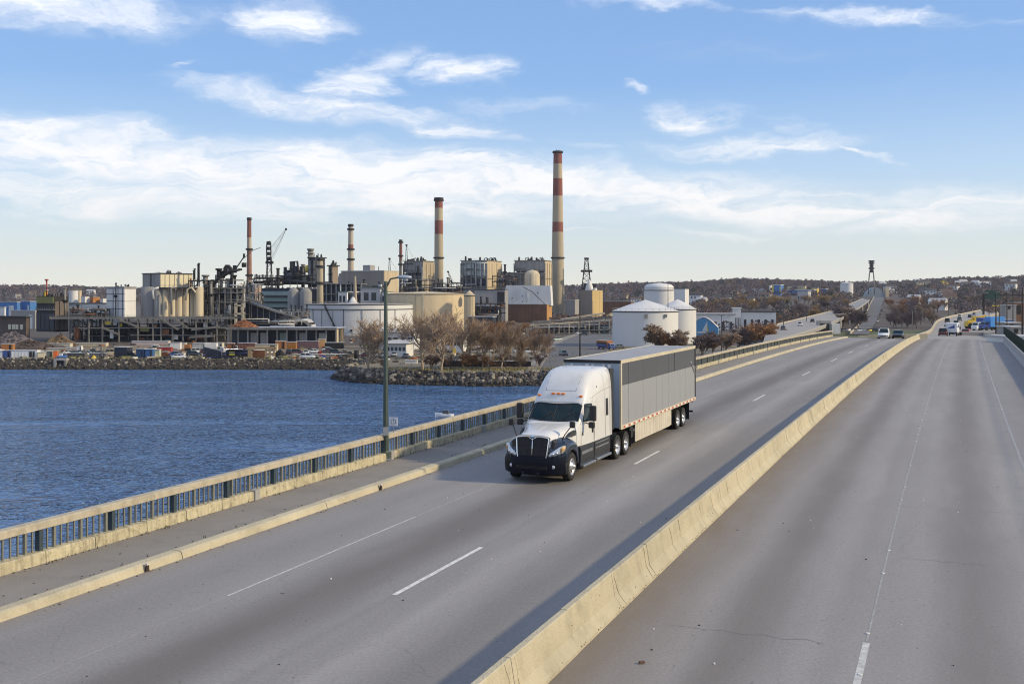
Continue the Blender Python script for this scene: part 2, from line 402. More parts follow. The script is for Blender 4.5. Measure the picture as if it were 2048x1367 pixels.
M_road_l = road_mat('asphalt_left', (.235, .226, .222), [(-3.5, 1.0, 1.12), (-10.2, 1.1, .93), (-6.7, 1.7, .74), (-2.1, 1.5, .80), (-3.9, .5, 1.1), (-8.7, .6, 1.06), (-5.0, .25, .93)], [(-6.7, 1.5, (.13, .115, .105), .6), (-12.1, .9, (.24, .20, .15), .5), (-.4, .9, (.20, .17, .13), .5)], 3.1)  # darker band beside the median widens its soft shadow in the asphalt colour
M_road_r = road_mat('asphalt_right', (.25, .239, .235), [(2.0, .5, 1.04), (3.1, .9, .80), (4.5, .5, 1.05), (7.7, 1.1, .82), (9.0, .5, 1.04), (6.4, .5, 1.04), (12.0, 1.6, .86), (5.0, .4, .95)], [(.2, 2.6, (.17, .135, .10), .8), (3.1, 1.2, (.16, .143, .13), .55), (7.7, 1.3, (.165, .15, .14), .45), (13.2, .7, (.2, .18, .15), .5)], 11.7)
# ================================================================ bridge
PA = (-7.60377, 39.27608, 2.01106, -.93971, .22079); PB = (-7.14079, .20865, .30052, -.29298)
def path(y):
    """median line of the bridge: point and unit normal (pointing right) at depth y"""
    u = y / 100
    x = PA[0] + PA[1] * u + PA[2] * u * u + PA[3] * u ** 3 + PA[4] * u ** 4
    dx = (PA[1] + 2 * PA[2] * u + 3 * PA[3] * u * u + 4 * PA[4] * u ** 3) / 100
    z = CZ + PB[0] + PB[1] * u + PB[2] * u * u + PB[3] * u ** 3
    l = sqrt(1 + dx * dx)
    return x, z, 1 / l, -dx / l, dx
Y0, Y1 = -30.0, 192.0
NS = 2220
_tab = []   # arclength table
_s = 0; _px = None
for i in range(NS + 1):
    y = Y0 + (Y1 - Y0) * i / NS; x, z, nx, ny, dx = path(max(y, 0) if False else y)
    if _px is not None: _s += sqrt((x - _px[0]) ** 2 + (y - _px[1]) ** 2)
    _tab.append((_s, y)); _px = (x, y)
TOTAL = _s
def y_at(s):
    i = min(max(int(s / TOTAL * NS), 0), NS - 1)
    while i > 0 and _tab[i][0] > s: i -= 1
    while i < NS - 1 and _tab[i + 1][0] < s: i += 1
    (s0, y0), (s1, y1) = _tab[i], _tab[i + 1]
    return y0 + (y1 - y0) * (s - s0) / (s1 - s0)
def s_at(y):
    i = int((y - Y0) / (Y1 - Y0) * NS); i = min(max(i, 0), NS - 1); (s0, y0), (s1, y1) = _tab[i], _tab[i + 1]
    return s0 + (s1 - s0) * (y - y0) / (y1 - y0)
def bp(s, t, h=0.0):
    """bridge coordinates -> world: s metres along, t metres right of the median, h metres above the deck"""
    y = y_at(s); x, z, nx, ny, dx = path(y)
    return (x + t * nx, y + t * ny, z + h)
def bdir(s):
    y = y_at(s); dx = path(y)[4]; l = sqrt(1 + dx * dx); return dx / l, 1 / l, atan2(1, dx)
T_LP, T_WALK, T_KERB, T_SOL, T_DASH, T_R1, T_R2, T_RP = -14.55, -14.25, -12.1, -8.64, -5.03, 5.57, 9.87, 13.0
def strip(name, s0, s1, prof, m, parent=None, step=2.0, kind=None, uvs=False, caps=True, joint=0):
    """sweep the cross-section prof [(t, h), ...] along the bridge; UV = (t, s)"""
    n = max(1, int(round((s1 - s0) / step))); V_, F_, UV = [], [], []
    k = len(prof)
    for i in range(n + 1):
        s = s0 + (s1 - s0) * i / n
        for (t, h) in prof: V_.append(bp(s, t, h)); UV.append((t, s))
    for i in range(n):
        for j in range(k - 1): F_.append((i * k + j, i * k + j + 1, (i + 1) * k + j + 1, (i + 1) * k + j))
    if caps and k > 2: F_ += [tuple(range(k))[::-1], tuple(n * k + j for j in range(k))]
    me = bpy.data.meshes.new(name); me.from_pydata(V_, [], F_); me.materials.append(m)
    if uvs:
        ul = me.uv_layers.new(name='UVMap')
        for lp in me.loops: ul.data[lp.index].uv = UV[lp.vertex_index]
    me.update(); o = bpy.data.objects.new(name, me); sc.collection.objects.link(o)
    if parent: o.parent = parent
    if kind: o['kind'] = kind
    return o
SE = TOTAL
deck = strip('bridge_deck', 0, SE, [(-15.0, .1), (-15.0, -.5), (-13.0, -1.9), (12.6, -1.9), (14.4, -.5), (14.4, -.06), (-14.9, -.06)], M_conc_g, kind='structure', step=4)
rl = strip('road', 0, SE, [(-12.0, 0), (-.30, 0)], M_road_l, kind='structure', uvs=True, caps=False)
rr = strip('road', 0, SE, [(.25, 0), (13.1, 0)], M_road_r, kind='structure', uvs=True, caps=False)
wk = strip('sidewalk', 0, SE, [(-14.6, -.05), (-14.6, .2), (-12.33, .2), (-12.33, -.05)], M_walk, kind='structure', caps=False)
kb = thing('kerb', '', '', (0, 0, 0)); del kb['label']; del kb['category']; kb['kind'] = 'structure'
s = .5
while s < SE - 1:
    L_ = 7.3
    strip('kerb_stone', s, min(s + L_ - .03, SE), [(-12.34, -.02), (-12.34, .205), (-12.28, .215), (-12.06, .20), (-12.0, .16), (-11.95, -.02)], M_conc_y if True else M_conc, kb, step=3.6)
    s += L_
# barrier down the middle, in cast segments
mb = thing('median_barrier', 'long yellowish concrete barrier running down the middle of the bridge road', 'barrier')
SEG = 3.05; s = .7; k = 0
random.seed(3)
while s < SE - 1.5:
    g = .018; dz = random.uniform(-.006, .006); dt = random.uniform(-.006, .006)
    pr = [(-.34, -.02), (-.33, .07), (-.17, .30), (-.085, .79), (-.065, .81), (.055, .81), (.075, .79), (.155, .30), (.32, .07), (.33, -.02)]
    o = strip('barrier_segment', s, s + SEG - g, [(t + dt, h + (dz if h > .1 else 0)) for t, h in pr], M_conc_y, mb, step=1.5)
    s += SEG; k += 1
# hairline cracks and chipped foot of the barrier
random.seed(14); ckb = MB(); s = 3.7
BP_ = [(.078, .79), (.157, .30), (.322, .07), (.335, 0)]
def bface(h):
    for (t0, h0), (t1, h1) in zip(BP_, BP_[1:]):
        if h1 <= h <= h0: return t0 + (t1 - t0) * (h0 - h) / (h0 - h1)
    return .335
while s < s_at(120):
    n_ = random.randint(4, 7); h0 = .785; h1 = random.choice((.05, .05, .3, .45)); ss_ = s; pts = []
    for i in range(n_ + 1):
        h = h0 + (h1 - h0) * i / n_; ss_ += random.uniform(-.04, .06); pts.append(bp(ss_, bface(h) + .002, h))
    for a, b in zip(pts, pts[1:]): ckb.beam(a, b, random.uniform(.003, .008), .006)
    s += random.choice((.5, 1.1, 2.6, 4.3, 6.1))
o = ckb.build('hairline_crack', mat('crack_brown', (.13, .105, .07), .95, 0, .3, 6), mb); o['kind'] = 'stuff'
chp = MB(); s = s_at(14)
while s < s_at(90):
    h = random.uniform(.02, .10) if random.random() < .8 else random.uniform(.1, .7); p = bp(s, bface(h) - .004, h); r = random.uniform(.006, .022); chp.box(p, (r * 1.6, r * .8, r), 0, random.random() * 3); s += random.uniform(.03, .35)
o = chp.build('chipped_spot', mat('chip_dark', (.14, .12, .085), .95, 0, .3, 9), mb); o['kind'] = 'stuff'
strip('grout_joint', .8, SE - 1.6, [(-.31, -.02), (-.15, .29), (-.07, .77), (.06, .77), (.13, .29), (.3, -.02)], M_joint, mb, step=2)
# painted lines, worn
M_line = mat('worn_white_line', (.62, .62, .60), .7, 0, .25, 14, 0, .2, 30, dirt=(.22, .22, .22), dirt_amt=.9)
M_line_w = mat('very_worn_line', (.31, .31, .31), .8, 0, .3, 20, 0, .2, 30, dirt=(.2, .2, .2), dirt_amt=1.0)
M_line_m = mat('half_worn_line', (.48, .48, .47), .8, 0, .3, 16, 0, .2, 30, dirt=(.22, .22, .22), dirt_amt=1.0)
pm = thing('road_markings', '', ''); del pm['label']; del pm['category']; pm['kind'] = 'structure'
for (ya, yb) in ((3.8, 8.2), (23.9, 28.7), (43.4, 47.1), (69.6, 73.9), (92.0, 96.4), (112.0, 117.5), (129, 134.6), (150, 154), (170, 174)):
    strip('lane_dash', s_at(ya), s_at(yb), [(T_DASH - .065, .004), (T_DASH + .065, .004)], M_line, pm, caps=False)
strip('lane_line', s_at(22.5), s_at(31.5), [(T_SOL - .03, .004), (T_SOL + .03, .004)], M_line_m, pm, caps=False)
strip('lane_line', s_at(31.6), SE - 2, [(T_SOL - .025, .004), (T_SOL + .025, .004)], M_line_w, pm, caps=False)
strip('lane_line', s_at(4), s_at(22.4), [(T_SOL - .012, .004), (T_SOL + .012, .004)], M_line_w, pm, caps=False)
strip('lane_line', s_at(5), s_at(21.2), [(T_R1 - .085, .004), (T_R1 + .085, .004)], M_line, pm, caps=False) if False else None
strip('lane_dash', s_at(14), s_at(24.3), [(T_R1 - .07, .004), (T_R1 + .07, .004)], M_line_m, pm, caps=False)
strip('lane_line', s_at(24.4), SE - 2, [(T_R1 - .022, .004), (T_R1 + .022, .004)], M_line_w, pm, caps=False)
strip('edge_line', s_at(8), SE - 2, [(T_R2 - .05, .004), (T_R2 + .05, .004)], M_line_w, pm, caps=False)
db = MB(); y = 20.0
random.seed(5)
while y < 175:
    s = s_at(y); x_, y_, z_ = bp(s, T_R1 + random.uniform(-.02, .02), 0)
    if random.random() < .75: db.cyl((x_, y_, z_ + .003), .055, .02, 8, 0, .035)
    if random.random() < .5 and y > 70:
        x_, y_, z_ = bp(s, T_R2, 0); db.cyl((x_, y_, z_ + .003), .055, .02, 8, 0, .035)
    y += 1.22 if y > 60 else 2.44
o = db.build('raised_markers', mat('ceramic_marker', (.6, .6, .58), .5, 0, .2, 9), pm); o['kind'] = 'stuff'
# transverse sealed joints on the right shoulder and tar lines
jb = MB(); random.seed(8)
M_tar = mat('tar_seal', (.165, .16, .16), .6, 0, .2, 5)
for k in range(26):
    y = 28 + k * 5.2 + random.uniform(-1, 1); s = s_at(y)
    a = bp(s, T_R2 + .5, .004); b = bp(s + random.uniform(-.1, .1), T_RP - .5 - random.random(), .004)
    d = V3(b) - V3(a); nrm = V3((-d.y, d.x, 0)).normalized() * .012
    jb.add([V3(a) - nrm, V3(b) - nrm, V3(b) + nrm, V3(a) + nrm], [(0, 1, 2, 3)])
for (y, t0, t1) in ((38.5, 4.0, 9.4), (24, 1.5, 4.8), (19.3, .7, 5.0), (54, 6.2, 9.6), (31.5, 6, 8)):
    pts = [bp(s_at(y) + .12 * sin(t * 3), t0 + (t1 - t0) * t / 8, .004) for t in range(9)]
    for a, b in zip(pts, pts[1:]):
        d = V3(b) - V3(a); nrm = V3((-d.y, d.x, 0)).normalized() * .006
        jb.add([V3(a) - nrm, V3(b) - nrm, V3(b) + nrm, V3(a) + nrm], [(0, 1, 2, 3)])
o = jb.build('sealed_crack', M_tar, pm); o['kind'] = 'stuff'
# litter
lit = MB(); random.seed(12)
for k in range(330):
    s = random.uniform(s_at(12), s_at(120)); t = random.choice((random.uniform(-11.8, -.6), random.uniform(.5, 12.8))); x_, y_, z_ = bp(s, t, 0)
    r = random.uniform(.008, .022); lit.box((x_, y_, z_ + r * .5), (r * 2, r * 1.4, r), random.choice((0, 0, 0, 1)), random.random() * 3)
o = lit.build('road_grit', [mat('dark_grit', (.05, .045, .04), .9, 0, 0), mat('pale_litter', (.7, .7, .68), .8, 0, 0)]); o['kind'] = 'stuff'
x_, y_, z_ = bp(s_at(21.6), 1.65)
tag(MB().box((0, 0, .035), (.12, .06, .04), 0, .3, .8).build('brick_piece', mat('brick_lump', (.12, .07, .05), .9, 0, .3, 9), loc=(x_, y_, z_)), 'small brown lump of debris lying beside the median barrier', 'debris')
wg = MB(); random.seed(44)
for k in range(1500):      # grit and small weeds gathered at the foot of railing and kerb
    s = random.uniform(s_at(16), s_at(110)); near = random.random()
    t = (-14.40 + abs(random.gauss(0, .09))) if near < .6 else (-12.38 - abs(random.gauss(0, .06)) if near < .7 else (-11.93 + abs(random.gauss(0, .12)) if near < .9 else random.uniform(-14.3, -12.4)))
    h = .2 if t < -12.3 else 0; x_, y_, z_ = bp(s, t, h); r = random.uniform(.006, .02)
    if random.random() < .25 and near < .7:
        for q_ in range(3): a = random.random() * 6.28; wg.add([(x_ - .012, y_, z_), (x_ + .012, y_, z_), (x_ + cos(a) * .04, y_ + sin(a) * .04, z_ + random.uniform(.03, .10))], [(0, 1, 2)], 2)
    else: wg.box((x_, y_, z_ + r * .4), (r * 2.2, r * 1.6, r), random.choice((0, 0, 1)), random.random() * 3)
o = wg.build('gutter_grit', [mat('dark_grit', (.05, .045, .04)), mat('leaf_litter', (.20, .12, .06), .95, 0, .3, 9), mat('small_weed', (.10, .11, .04), .95, 0, .3, 9)]); o['kind'] = 'stuff'
# right parapet with chain-link fence behind
rp = thing('parapet_wall', 'grey shaded concrete parapet along the right edge of the bridge', 'wall')
s = 1.0
while s < SE - 2:
    strip('wall_segment', s, min(s + 6.08, SE - 1), [(13.05, -.02), (13.08, .1), (13.22, .35), (13.3, .95), (13.32, .98), (13.62, .98), (13.64, .95), (13.64, -.05)], M_conc_g, rp, step=3)
    s += 6.1
fe = thing('chain_link_fence', 'dark green mesh fence on top of the right parapet', 'fence')
M_dkgreen = mat('dark_green_steel', (.012, .028, .020), .6, .3, .2, 3)
fence_post = MB().cyl((0, 0, 0), .035, 1.35, 6).mesh('fence_post', M_dkgreen)
s = s_at(30); fb = MB()
while s < SE - 3:
    p = bp(s, 13.5, .96); inst('fence_post', fence_post, fe, p)
    s += 2.5
for h in (1.0, 2.28): fb.tube([bp(s_, 13.5, h) for s_ in [s_at(30) + (SE - 3 - s_at(30)) * i / 30 for i in range(31)]], .02, 5)
fb.build('top_rail', M_dkgreen, fe)
wv2 = MB(); s = s_at(48)
while s < SE - 3.4:      # woven wires, each a thin diagonal strand
    for a_, b_ in ((0, 1), (1, 0)):
        for q in range(3):
            p1 = bp(s + q * .13, 13.5, 1.0 + (1.26 * a_)); p2 = bp(min(s + q * .13 + .9, SE - .5), 13.5, 1.0 + 1.26 * b_)
            wv2.beam(p1, p2, .0055)
    s += .39
o = wv2.build('wire_mesh', M_dkgreen, fe); o['kind'] = 'stuff'
# ---------------------------------------------------------------- left railing
rg = thing('bridge_railing', 'concrete capped railing with blue green uprights between sidewalk and water', 'railing')
random.seed(21)
s = s_at(12); SB = s
while s < SE - 2:       # top beam, in lengths with slight misalignment
    L_ = 7.9
    e_ = min(s + L_ - .012, SE - .5)
    strip('cap_beam', s, e_, [(-14.88, 1.05), (-14.88, 1.22), (-14.84, 1.245), (-14.60, 1.245), (-14.56, 1.22), (-14.56, 1.05), (-14.60, 1.03), (-14.82, 1.03)], M_conc, rg, step=2.6)
    s += L_
s = s_at(12); k = 0
while s < SE - 2:       # low base wall, in short panels
    L_ = random.choice((1.75, 1.9, 2.05)); h_ = .49 + random.uniform(-.008, .008)
    strip('base_panel', s, s + L_ - .025, [(-14.78, .1), (-14.78, h_), (-14.75, h_ + .012), (-14.47, h_ + .012), (-14.44, h_ - .01), (-14.42, .1)], M_base, rg, step=1)
    s += L_
bal_w = MB().box((0, 0, .26), (.075, .085, .54)).mesh('baluster', M_bluerail)
bal_t = MB().box((0, 0, .26), (.035, .045, .54)).mesh('baluster', M_bluerail)
M_post = mat('railing_post_steel', (.045, .07, .085), .6, .2, .25, 3, .3, .2, 20, dirt=(.14, .11, .07), dirt_amt=.5)
pst = MB().box((0, 0, .26), (.13, .15, .54)).mesh('post', M_post)
s = s_at(13); k = 0; nb = 0; rest = MB()
while s < SE - 1:
    big = (k % 11 == 0); wide = (k % 4 == 2)
    p = bp(s, -14.64, .50); an = bdir(s)[2]
    if big: inst('post', pst, rg, p, (0, 0, an))
    elif nb < 290: inst('baluster', bal_w if wide else bal_t, rg, p, (0, 0, an)); nb += 1
    else: rest.box((p[0], p[1], p[2] + .26), (.075, .085, .54) if wide else (.035, .05, .54), 0, an)
    s += .235 if not big else .26; k += 1
o = rest.build('balusters_beyond', M_bluerail, rg); o['kind'] = 'stuff'
plg = MB().box((0, 0, .17), (.28, .26, .52), 0, 0, .96).mesh('post_plinth', M_conc_g)
s = s_at(31.2)
while s < SE - 2: inst('post_plinth', plg, rg, bp(s, -14.5, .1), (0, 0, bdir(s)[2])); s += 9.5
# catch-basin marks on the kerb face
for (u, v, lab) in ((287, 1133, 'small dark rusted bracket with white tip on the near kerb'), (757, 970, 'small round rusty drain stub on the kerb before the lamp post')):
    y = 7.0 * F / (v + 10 - HV); s = s_at(y + 1)
    best = min((abs((bp(s_, -12.0)[0]) * F / bp(s_, -12.0)[1] + 1024 - u), s_) for s_ in [s + i * .1 for i in range(-80, 80)])[1]
    t_ = thing('kerb_bracket', lab, 'bracket', bp(best, -11.93, .05), bdir(best)[2])
    MB().box((0, -.02, .05), (.12, .05, .15), 0, 0, .7).build('plate', mat('rust_dark', (.035, .02, .015), .9, 0, .3, 9), t_)
    MB().box((0, -.02, .15), (.08, .06, .05)).build('cap', mat('rust_pale', (.55, .5, .48), .9, 0, .2, 9), t_)
# ================================================================ the semi truck
def paint(name, col, rough=.28, coat=.6, var=.03, metal=0): return mat(name, col, rough, metal, var, 1.5, .03, coat=coat)
M_tw = mat('truck_white', (.62, .62, .615), .34, 0, .04, 1.2, .04, coat=.5, dirt=(.42, .39, .33), dirt_amt=.3)
M_navy = paint('truck_navy', (.008, .016, .036), .25, .35)
M_bump = mat('bumper_black', (.007, .009, .016), .4, 0, .1, 3, spec=.12, dirt=(.03, .028, .025), dirt_amt=.2)
M_blk = mat('black_plastic', (.014, .014, .015), .55, 0, .15, 3, dirt=(.06, .055, .05), dirt_amt=.25)
M_chr = mat('chrome', (.75, .76, .78), .12, 1.0, .05, 3)
M_steel = mat('brushed_steel', (.45, .46, .47), .35, .9, .15, 4, .1)
M_tyre = mat('tyre_rubber', (.018, .018, .018), .85, 0, .25, 5, dirt=(.07, .06, .05), dirt_amt=.4)
M_rim = mat('alloy_rim', (.62, .62, .62), .3, .8, .12, 6, dirt=(.2, .18, .15), dirt_amt=.3)
M_glass = mat('windscreen_glass', (.006, .020, .026), .08, 0, 0, spec=.28)
M_amber = mat('amber_lens', (.75, .20, .02), .3, 0, 0)
M_red = mat('red_reflector', (.45, .03, .02), .35, 0, 0)
M_wref = mat('white_reflector', (.75, .72, .68), .4, 0, .05)
M_lens = mat('headlight_lens', (.55, .58, .62), .12, .4, .1, 20, coat=1)
M_dgrey = mat('dark_grey_panel', (.024, .026, .029), .45, .1, .15, 2, .15, dirt=(.1, .09, .08), dirt_amt=.3)
M_trs = mat('trailer_side_panel', (.56, .565, .575), .30, .6, .07, .7, .10, dirt=(.30, .29, .27), dirt_amt=.35)
M_trd = mat('trailer_side_dark_reflection', (.15, .155, .165), .34, .6, .22, .5, .18, dirt=(.15, .15, .15), dirt_amt=.3)  # dark reflection on the upper trailer side, put into the panel colour
M_trr = mat('trailer_roof', (.36, .36, .37), .6, .2, .07, .5, dirt=(.25, .24, .22), dirt_amt=.35)
M_cream = mat('cream_rail', (.55, .49, .36), .5, .1, .12, 2, .1)
M_skirt = mat('side_skirt', (.54, .50, .42), .6, 0, .1, 1.5, .25, dirt=(.3, .25, .18), dirt_amt=.4)

ty = 41.6; tx = 1.3
TZ = path(48)[1]
truck = thing('semi_truck', 'white long nosed semi truck with grey box trailer driving toward the camera', 'truck', (1.17, 41.78, TZ - .0), radians(-112.07))


def sup(hw, z0, zt, n, k=8, lean=0.0):
    """half outline from bottom outside up to the crown, superellipse"""
    pts = [(hw, z0)]
    for i in range(k + 1):
        t = i / k * pi / 2
        y = hw * max(cos(t), 0) ** (2 / n); z = z0 + (zt - z0) * max(sin(t), 0) ** (2 / n)
        y *= 1 - lean * ((z - z0) / (zt - z0)) ** 2
        pts.append((y, z))
    return pts
def full(half): return [(-y, z) for y, z in half] + [(y, z) for y, z in half[::-1]][1:]
def secs(rows): return [[(x, y, z) for y, z in full(sup(hw, z0, zt, n, 9, ln))] for (x, hw, z0, zt, n, ln) in rows]


CAB = [(-.86, 1.10, 1.15, 1.98, 9, .03), (-1.00, 1.13, 1.15, 2.03, 9, .03), (-1.12, 1.15, 1.15, 2.06, 9, .04), (-1.40, 1.19, 1.15, 2.36, 9, .06), (-1.70, 1.215, 1.15, 2.66, 8, .08), (-1.78, 1.22, 1.15, 2.73, 8, .09),
       (-1.84, 1.225, 1.15, 2.82, 7, .09), (-2.0, 1.23, 1.15, 3.05, 6.5, .11), (-2.3, 1.24, 1.15, 3.40, 6.5, .13), (-2.65, 1.245, 1.15, 3.68, 6.5, .135), (-3.05, 1.25, 1.15, 3.87, 7, .13), (-3.5, 1.255, 1.15, 3.97, 8, .11),
       (-4.2, 1.26, 1.15, 4.0, 9, .085), (-4.98, 1.26, 1.15, 4.0, 10, .07), (-5.02, 1.24, 1.16, 3.97, 10, .07)]
def interp(rows, x):
    for a, b in zip(rows, rows[1:]):
        if b[0] <= x <= a[0]:
            t = (a[0] - x) / (a[0] - b[0]); return [p + (q - p) * t for p, q in zip(a, b)]
    return list(rows[0] if x > rows[0][0] else rows[-1])
def side_y(x, z):
    _, hw, z0, zt, n, ln = interp(CAB, x); r = min(max((z - z0) / (zt - z0), 0), .999)
    return hw * (1 - r ** n) ** (1 / n) * (1 - ln * r ** 2)
def top_z(x, y, rows=None):
    _, hw, z0, zt, n, ln = interp(rows or CAB, x); a = min(abs(y) / (hw * (1 - ln)), .995)
    return z0 + (zt - z0) * (1 - a ** n) ** (1 / n)
rows = []; xs = [-.86 - i * 4.16 / 52 for i in range(53)]
for a, b in zip(CAB, CAB[1:]):
    for t in (0, .5): rows.append([p + (q - p) * t for p, q in zip(a, b)])
rows.append(CAB[-1])
cabm = MB(); cabm.loft([[(x, y, z) for y, z in full(sup(hw, z0, zt, n, 16, ln))] for (x, hw, z0, zt, n, ln) in rows])
cab_o = cabm.build('cab', M_tw, truck, sharp=38)
# windscreen: patch proud of the slope
def patch(mb, xs_, ys_, zf, off):
    g = [[(x, y, zf(x, y) + off) for y in ys_] for x in xs_]
    mb.loft(g, caps=False)
def curve_patch(name, corners, m, parent, fy, n=8, th=.012, k=6):
    """corners (x, z) quad on the cab side, laid onto the surface; sign = side"""
    for sgn in (1, -1):
        mbs = MB(); g = []
        for i in range(n + 1):
            row = []
            for j in range(k + 1):
                a, b, c, d = corners; t, q = i / n, j / k
                x = (a[0] * (1 - t) + b[0] * t) * (1 - q) + (d[0] * (1 - t) + c[0] * t) * q
                z = (a[1] * (1 - t) + b[1] * t) * (1 - q) + (d[1] * (1 - t) + c[1] * t) * q
                row.append((x, sgn * (fy(x, z) + th), z))
            g.append(row)
        mbs.loft(g if sgn > 0 else g[::-1], caps=False); mbs.build(name, m, parent)
ws_ = MB(); n_ = 14
def wsx(t, y): return -1.09 - .60 * t - .10 * (y / 1.0) ** 2 * (1 - .3 * t)
g = []
for i in range(9):
    t = i / 8; row = []
    for j in range(n_ + 1):
        y = (-1 + 2 * j / n_) * (1.03 - .03 * t) ; x = wsx(t, y)
        row.append((x, y, max(top_z(x, y), 0) + .022))
    g.append(row)
ws_.loft(g, caps=False); scr = ws_.build('windscreen', M_glass, truck)
fr = MB()      # black rubber surround, divider, wipers
ring = [g[0][j] for j in range(n_ + 1)] + [g[i][n_] for i in range(1, 9)] + [g[8][j] for j in range(n_ - 1, -1, -1)] + [g[i][0] for i in range(7, -1, -1)]
fr.tube([(x, y, z + .004) for x, y, z in ring], .022, 5); fr.tube([(g[i][7][0], g[i][7][1], g[i][7][2] + .004) for i in range(9)], .012, 5)
fr.build('rubber_seal', M_blk, scr)
wp = MB()
for y0 in (-.55, .35):
    a = V3((wsx(0, y0) + .03, y0, top_z(wsx(0, y0), y0) + .05)); x2 = wsx(.45, y0 + .38); b = V3((x2, y0 + .38, top_z(x2, y0 + .38) + .05)); wp.tube([a, b], .009, 4)
    x3 = wsx(.2, y0 + .55); x4 = wsx(.72, y0 + .2); wp.tube([(x3, y0 + .55, top_z(x3, y0 + .5) + .045), (x4, y0 + .2, top_z(x4, y0 + .2) + .045)], .010, 4)
wp.build('wiper', M_blk, scr)
curve_patch('door_window', [(-1.42, 2.06), (-2.42, 2.02), (-2.42, 2.67), (-1.90, 2.68)], M_glass, truck, side_y, th=.010)
for sgn in (1, -1):
    wf = MB()
    c = [(-1.42, 2.06), (-1.9, 2.04), (-2.42, 2.02), (-2.44, 2.36), (-2.42, 2.67), (-2.1, 2.68), (-1.90, 2.68), (-1.66, 2.36), (-1.42, 2.06)]
    wf.tube([(x, sgn * (side_y(x, z) + .012), z) for x, z in c], .022, 5)
    wf.build('window_seal', M_blk, truck)
curve_patch('sleeper_window', [(-4.18, 2.02), (-4.45, 2.02), (-4.45, 2.72), (-4.18, 2.72)], M_blk, truck, side_y, th=.012)
# door and panel seams, thin dark gaps with depth of their own
sm_ = MB()
def seam(pts, r=.007):
    for sgn in (1, -1): sm_.tube([(x, sgn * (side_y(x, z) + .001), z) for x, z in pts], r, 4)
seam([(-1.18, 1.18), (-1.2, 1.6), (-1.24, 1.98), (-1.36, 2.12), (-1.62, 2.42), (-1.84, 2.74), (-2.1, 2.77), (-2.54, 2.76), (-2.56, 2.2), (-2.56, 1.7), (-2.54, 1.18)])
seam([(-2.62, 1.18), (-2.62, 1.9), (-2.63, 2.4), (-2.64, 2.92), (-2.4, 2.86), (-2.0, 2.80), (-1.85, 2.82)])
seam([(-2.64, 2.92), (-3.4, 3.04), (-4.2, 3.12), (-4.98, 3.16)])
seam([(-4.05, 1.18), (-4.05, 2.4), (-4.05, 3.1), (-4.02, 3.5), (-3.95, 3.72)], .006)
seam([(-4.70, 1.18), (-4.70, 2.2), (-4.70, 3.12)], .005)
# roof fairing crease lines running back from the brow
for sgn in (1, -1):
    sm_.tube([(x, sgn * yy, top_z(x, sgn * yy) + .002) for x, yy in ((-2.10, .62), (-2.35, .66), (-2.7, .68), (-3.2, .71), (-3.8, .73), (-4.6, .75))], .007, 4)
sm_.tube([(-2.10 + 0 * y, y / 10, top_z(-2.10, y / 10) + .002) for y in range(-6, 7)], .006, 4)
sm_.build('panel_seam', mat('seam_shadow', (.16, .155, .15), .9, 0, 0), truck)
dh = MB()
for sgn in (1, -1):
    dh.box((-2.38, sgn * (side_y(-2.38, 1.72) + .012), 1.66), (.11, .03, .26)); dh.box((-1.33, sgn * (side_y(-1.33, 1.62) + .01), 1.60), (.10, .03, .14), taper=.4)
    dh.box((-3.2, sgn * (side_y(-3.2, 3.3) + .005), 3.28), (.05, .03, .05))
dh.build('door_handle', M_blk, truck)
for y in (-.06, .14, .88, -.88, -.28):
    x = -1.99; z = top_z(x, y)
    q = MB().bevbox(-.05, .05, -.075, .075, 0, .07, .02).build('marker_lamp', M_amber, truck, (x, y, z - .012))
# visor lip over the glass
vz = MB(); yy = [-.99 + i * 1.98 / 14 for i in range(15)]
vz.loft([[(-1.72 - .08 * (y ** 2), y, top_z(-1.76, y) + h) for y in yy] for h in (.0, .06)] , caps=False)
vz.build('visor', M_tw, truck)
# ---- hood
HOOD = [(1.02, .66, .98, 1.66, 5, .10), (.98, .70, .96, 1.75, 5, .10), (.80, .74, .96, 1.80, 5.0, .08), (.4, .82, 1.0, 1.86, 4.6, .06), (0, .90, 1.1, 1.905, 4.4, .05), (-.4, .99, 1.15, 1.95, 4.6, .04), (-.7, 1.06, 1.15, 1.98, 5.2, .03), (-.9, 1.09, 1.15, 2.0, 6, .03), (-1.06, 1.10, 1.2, 2.01, 7, .03)]
rows = []
for a, b in zip(HOOD, HOOD[1:]):
    for t in (0, .33, .66): rows.append([p + (q - p) * t for p, q in zip(a, b)])
rows.append(HOOD[-1])
hm = MB().loft([[(x, y, z) for y, z in full(sup(hw, z0, zt, n, 14, ln))] for (x, hw, z0, zt, n, ln) in rows]); hood = hm.build('hood', M_tw, truck, sharp=40)
cr = MB()
for pts in ([(.95, 0), (.4, 0), (-.2, .0), (-.9, 0)],): cr.tube([(x, y, top_z(x, y, HOOD) + .003) for x, y in pts], .006, 4)
for sgn in (1, -1): cr.tube([(x, sgn * yy, top_z(x, yy, HOOD) + .003) for x, yy in ((.9, .55), (.3, .66), (-.3, .78), (-.95, .93))], .006, 4)
cr.build('crease', M_tw, hood)
